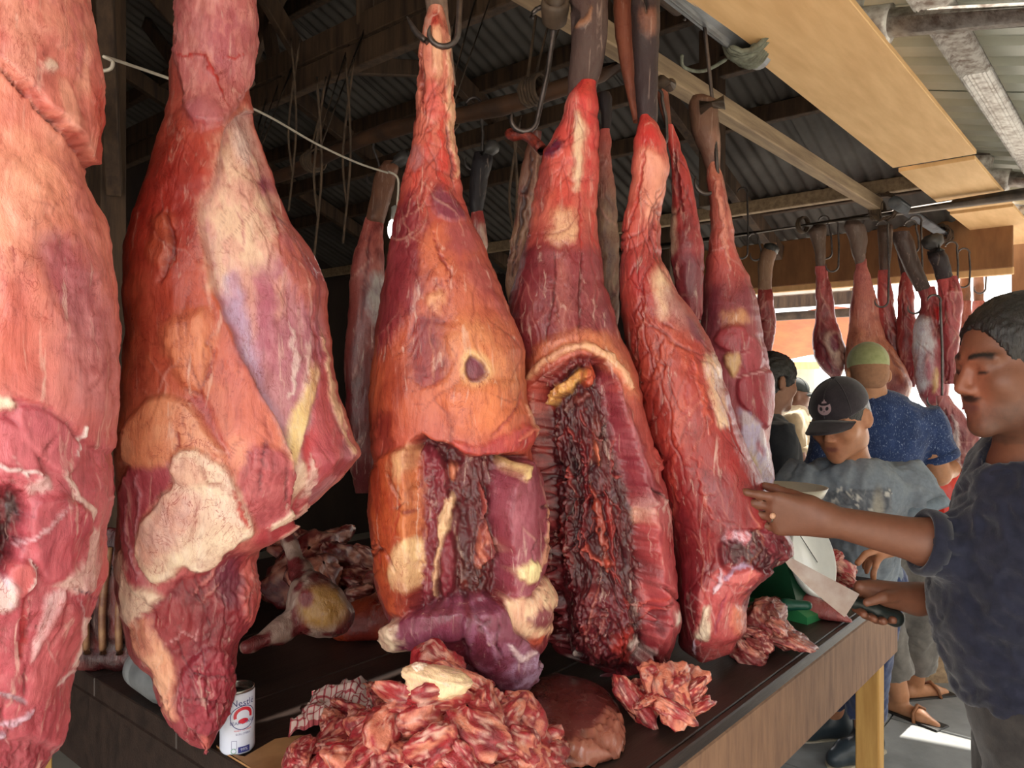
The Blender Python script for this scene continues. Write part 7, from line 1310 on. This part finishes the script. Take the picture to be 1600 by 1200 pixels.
# cardboard, checked cloth, plastic bottle, ribs, bone joint --------------------
M_CARD = simple('greasy_cardboard', (178, 134, 88), (138, 96, 58), .7, 9, bmp=.1, p=(.4, .7))
cp_ = [(292, 1202), (338, 1168), (352, 1180), (382, 1186), (430, 1158), (470, 1152), (520, 1160), (560, 1210), (430, 1260), (340, 1240)]; lo3 = np.array([on_table(*p) for p in cp_]); n = len(lo3)
ok = []
for p in lo3:
    q = p-A0; s__ = max(q@U, .004); ok.append(SN(s__, q@N, TZ+.0008))
ok = np.array(ok); fixn(tag(mk('cardboard', np.vstack([ok, ok+EZ*.0035]), [tuple(range(n)), tuple(range(n, 2*n))]+[(i, (i+1) % n, n+(i+1) % n, n+i) for i in range(n)], M_CARD, smooth=False), 'greasy brown cardboard sheet under the can side of the heap', 'cardboard'))
mc, t, b = nodes('checked_cotton'); tc = t.nodes.new('ShaderNodeTexCoord'); sx_ = t.nodes.new('ShaderNodeSeparateXYZ'); t.links.new(tc.outputs['UV'], sx_.inputs[0]); fs = []
for i in (0, 1):
    m1 = t.nodes.new('ShaderNodeMath'); m1.operation = 'MULTIPLY'; m1.inputs[1].default_value = 16; t.links.new(sx_.outputs[i], m1.inputs[0]); m2 = t.nodes.new('ShaderNodeMath'); m2.operation = 'FRACT'; t.links.new(m1.outputs[0], m2.inputs[0]); m3 = t.nodes.new('ShaderNodeMath'); m3.operation = 'LESS_THAN'; m3.inputs[1].default_value = .22; t.links.new(m2.outputs[0], m3.inputs[0]); fs.append(m3.outputs[0])
ad = t.nodes.new('ShaderNodeMath'); ad.operation = 'ADD'; t.links.new(fs[0], ad.inputs[0]); t.links.new(fs[1], ad.inputs[1]); hv = t.nodes.new('ShaderNodeMath'); hv.operation = 'MULTIPLY'; hv.inputs[1].default_value = .5; t.links.new(ad.outputs[0], hv.inputs[0])
rp_ = ramp(t, hv.outputs[0], [(0, lin((206, 180, 170))), (.5, lin((170, 80, 84))), (1, lin((120, 36, 44)))]); t.links.new(rp_.outputs['Color'], b.inputs['Base Color']); b.inputs['Roughness'].default_value = .95
nx_, ny_ = 70, 50; cc0, cc1, cc2 = on_table(448, 1158), on_table(600, 1140), on_table(500, 1085); V = []
for i in range(nx_):
    for j in range(ny_):
        u, w_ = i/(nx_-1), j/(ny_-1); p = cc0+(cc1-cc0)*u+(cc2-cc0)*w_*.8; q = np.array([[u*4.2, w_*3.2, .3]]); h_ = .036*math.sin(math.pi*min(1, u*1.1))*math.sin(math.pi*w_)**.7+.018*float(1-2*abs(fbm(q, 3, 3)[0]))+.014*float(fbm(q*2, 2, 4)[0]); V.append(p+EZ*max(.004, h_+.008)+np.array([.012*float(fbm(q*1.5, 2, 6)[0]), .012*float(fbm(q*1.5, 2, 7)[0]), 0]))
V = np.array(V); F = np.array([(i*ny_+j, (i+1)*ny_+j, (i+1)*ny_+j+1, i*ny_+j+1) for i in range(nx_-1) for j in range(ny_-1)]); nq = len(V)
ck = mk('dishcloth', np.vstack([V, V-EZ*.003]), np.vstack([F, F[:, ::-1]+nq]), mc); tag(ck, 'crumpled red and white checked cloth behind the trimmings', 'cloth')
uv = ck.data.uv_layers.new(name='UVMap'); li = np.zeros(len(ck.data.loops), np.int32); ck.data.loops.foreach_get('vertex_index', li); li = li % nq; uv.data.foreach_set('uv', np.stack([(li//ny_)/(nx_-1), (li % ny_)/(ny_-1)*.7], 1).astype(np.float32).ravel())
bt = thing('plastic_bottle', 'empty grey plastic bottle lying behind the pointed beef tip', 'bottle', W(225, 1070, 1.42)); a, b = W(222, 1046, 1.52)*np.array([1, 1, 0])+EZ*(TZ+.042), W(290, 1100, 1.38)*np.array([1, 1, 0])+EZ*(TZ+.042); x_, y_, d_ = frame_of(b-a)
fixn(mk('body', *lathe_v([(.0, 0), (.034, 0), (.039, .006), (.040, .03), (.038, .034), (.040, .04), (.040, .12), (.03, .15), (.014, .165), (.014, .18), (0, .18)], 28, a, [x_, y_, d_]), simple('cloudy_grey_plastic', (128, 130, 132), (96, 98, 100), .35, 12), bt)); fixn(mk('cap', *lathe_v([(.0, .178), (.016, .178), (.016, .195), (0, .195)], 20, a, [x_, y_, d_]), M_BLACK, bt))
rb = thing('rib_slab', 'dark slab of ribs standing at the back left of the table', 'ribs', W(170, 1060, 1.62)*np.array([1, 1, 0])+EZ*TZ); o_ = W(172, 1064, 1.62)*np.array([1, 1, 0])+EZ*TZ
wv = nrmz(np.array([.97, -.05, 0])); g = SDF(o_-np.array([.16, .1, .01]), o_+np.array([.2, .1, .34]), .006); g.ell(o_+EZ*.15, (.13, .022, .15), [wv, np.cross(EZ, wv), EZ], .01); g.cap(o_-wv*.1+EZ*.02, o_+wv*.12+EZ*.02, .024, None, .02); g.cut((0, 0, TZ+.001), (0, 0, -1)); v, F = g.mesh(1); v = v+vnormals(v, F)*(.006*fbm(v*40, 3, 4))[:, None]; mk('meat', v, F, M_TRIM, rb, col=mix_cols((96, 30, 28), (56, 16, 18), 22, 5)(v))
for k in range(7): xk = -.105+.035*k; tb('rib', smooth_pts([o_+wv*xk-np.cross(EZ, wv)*.026+EZ*.04, o_+wv*(xk+.004)-np.cross(EZ, wv)*.034+EZ*.14, o_+wv*(xk+.01)-np.cross(EZ, wv)*.020+EZ*.26], 5), .0075, simple('dull_bone', (150, 112, 80), (96, 50, 40), .5, 30) if k == 0 else bpy.data.materials['dull_bone'], rb, 8)
# joint bone with shin
bd = 1.62
def jb(v): px = 800+FPX*v[:, 0]/v[:, 1]; py = 600-FPX*(v[:, 2]-CAMZ)/v[:, 1]; k = sstep(fbm(v*30, 3, 5), -.1, .2); c = lin((112, 38, 40))*(1-k[:, None])+lin((168, 140, 128))*k[:, None]; y_ = 1-sstep(np.hypot((px-505)/45, (py-948)/40), .6, 1.1); c = c*(1-y_[:, None])+lin((168, 122, 60))*y_[:, None]; d__ = 1-sstep(np.hypot((px-478)/16, (py-935)/20), .5, 1); return c*(1-d__[:, None])+lin((120, 30, 36))*d__[:, None]  # bone tones dimmed so the colour carries the shade at the table's rear
blob('knuckle_bone', 'yellowish knuckle joint with two bony arms behind the pointed quarter', 'bone', [[(W(448, 838, bd+.12), .016), (W(470, 895, bd+.06), .02), (W(488, 935, bd), .045)], [(W(488, 935, bd), .045), (W(515, 960, bd), .045), (W(525, 965, bd), .03)], [(W(490, 955, bd), .03), (W(440, 985, bd-.06), .02), (W(385, 1012, bd-.12), .013)]], .005, M_TRIM, None, .03, .005, 9, jb)
blob('offal_lump', 'flat dark orange-red lump lying next to the knuckle joint', 'meat', [[(on_table(545, 995)+EZ*.03, .05), (on_table(585, 992)+EZ*.032, .055), (on_table(620, 985)+EZ*.03, .05)]], .007, M_TRIM, None, .03, .005, 11, mix_cols((130, 36, 22), (170, 66, 36), 14, 6), TZ+.001)

# duplicates among the heaped pieces: say which of them
from collections import defaultdict
dd_ = defaultdict(list)
for o in COL.objects:
    if o.parent is None and 'label' in o: dd_[o['label']].append(o)
for k_, os_ in dd_.items():
    if len(os_) > 1:
        os_.sort(key=lambda o: o.location.x/o.location.y)
        for i, o in enumerate(os_): o['label'] = k_+', '+('left one' if i == 0 else 'right one' if i == len(os_)-1 else ('centre one' if len(os_) == 3 else 'inner one'))
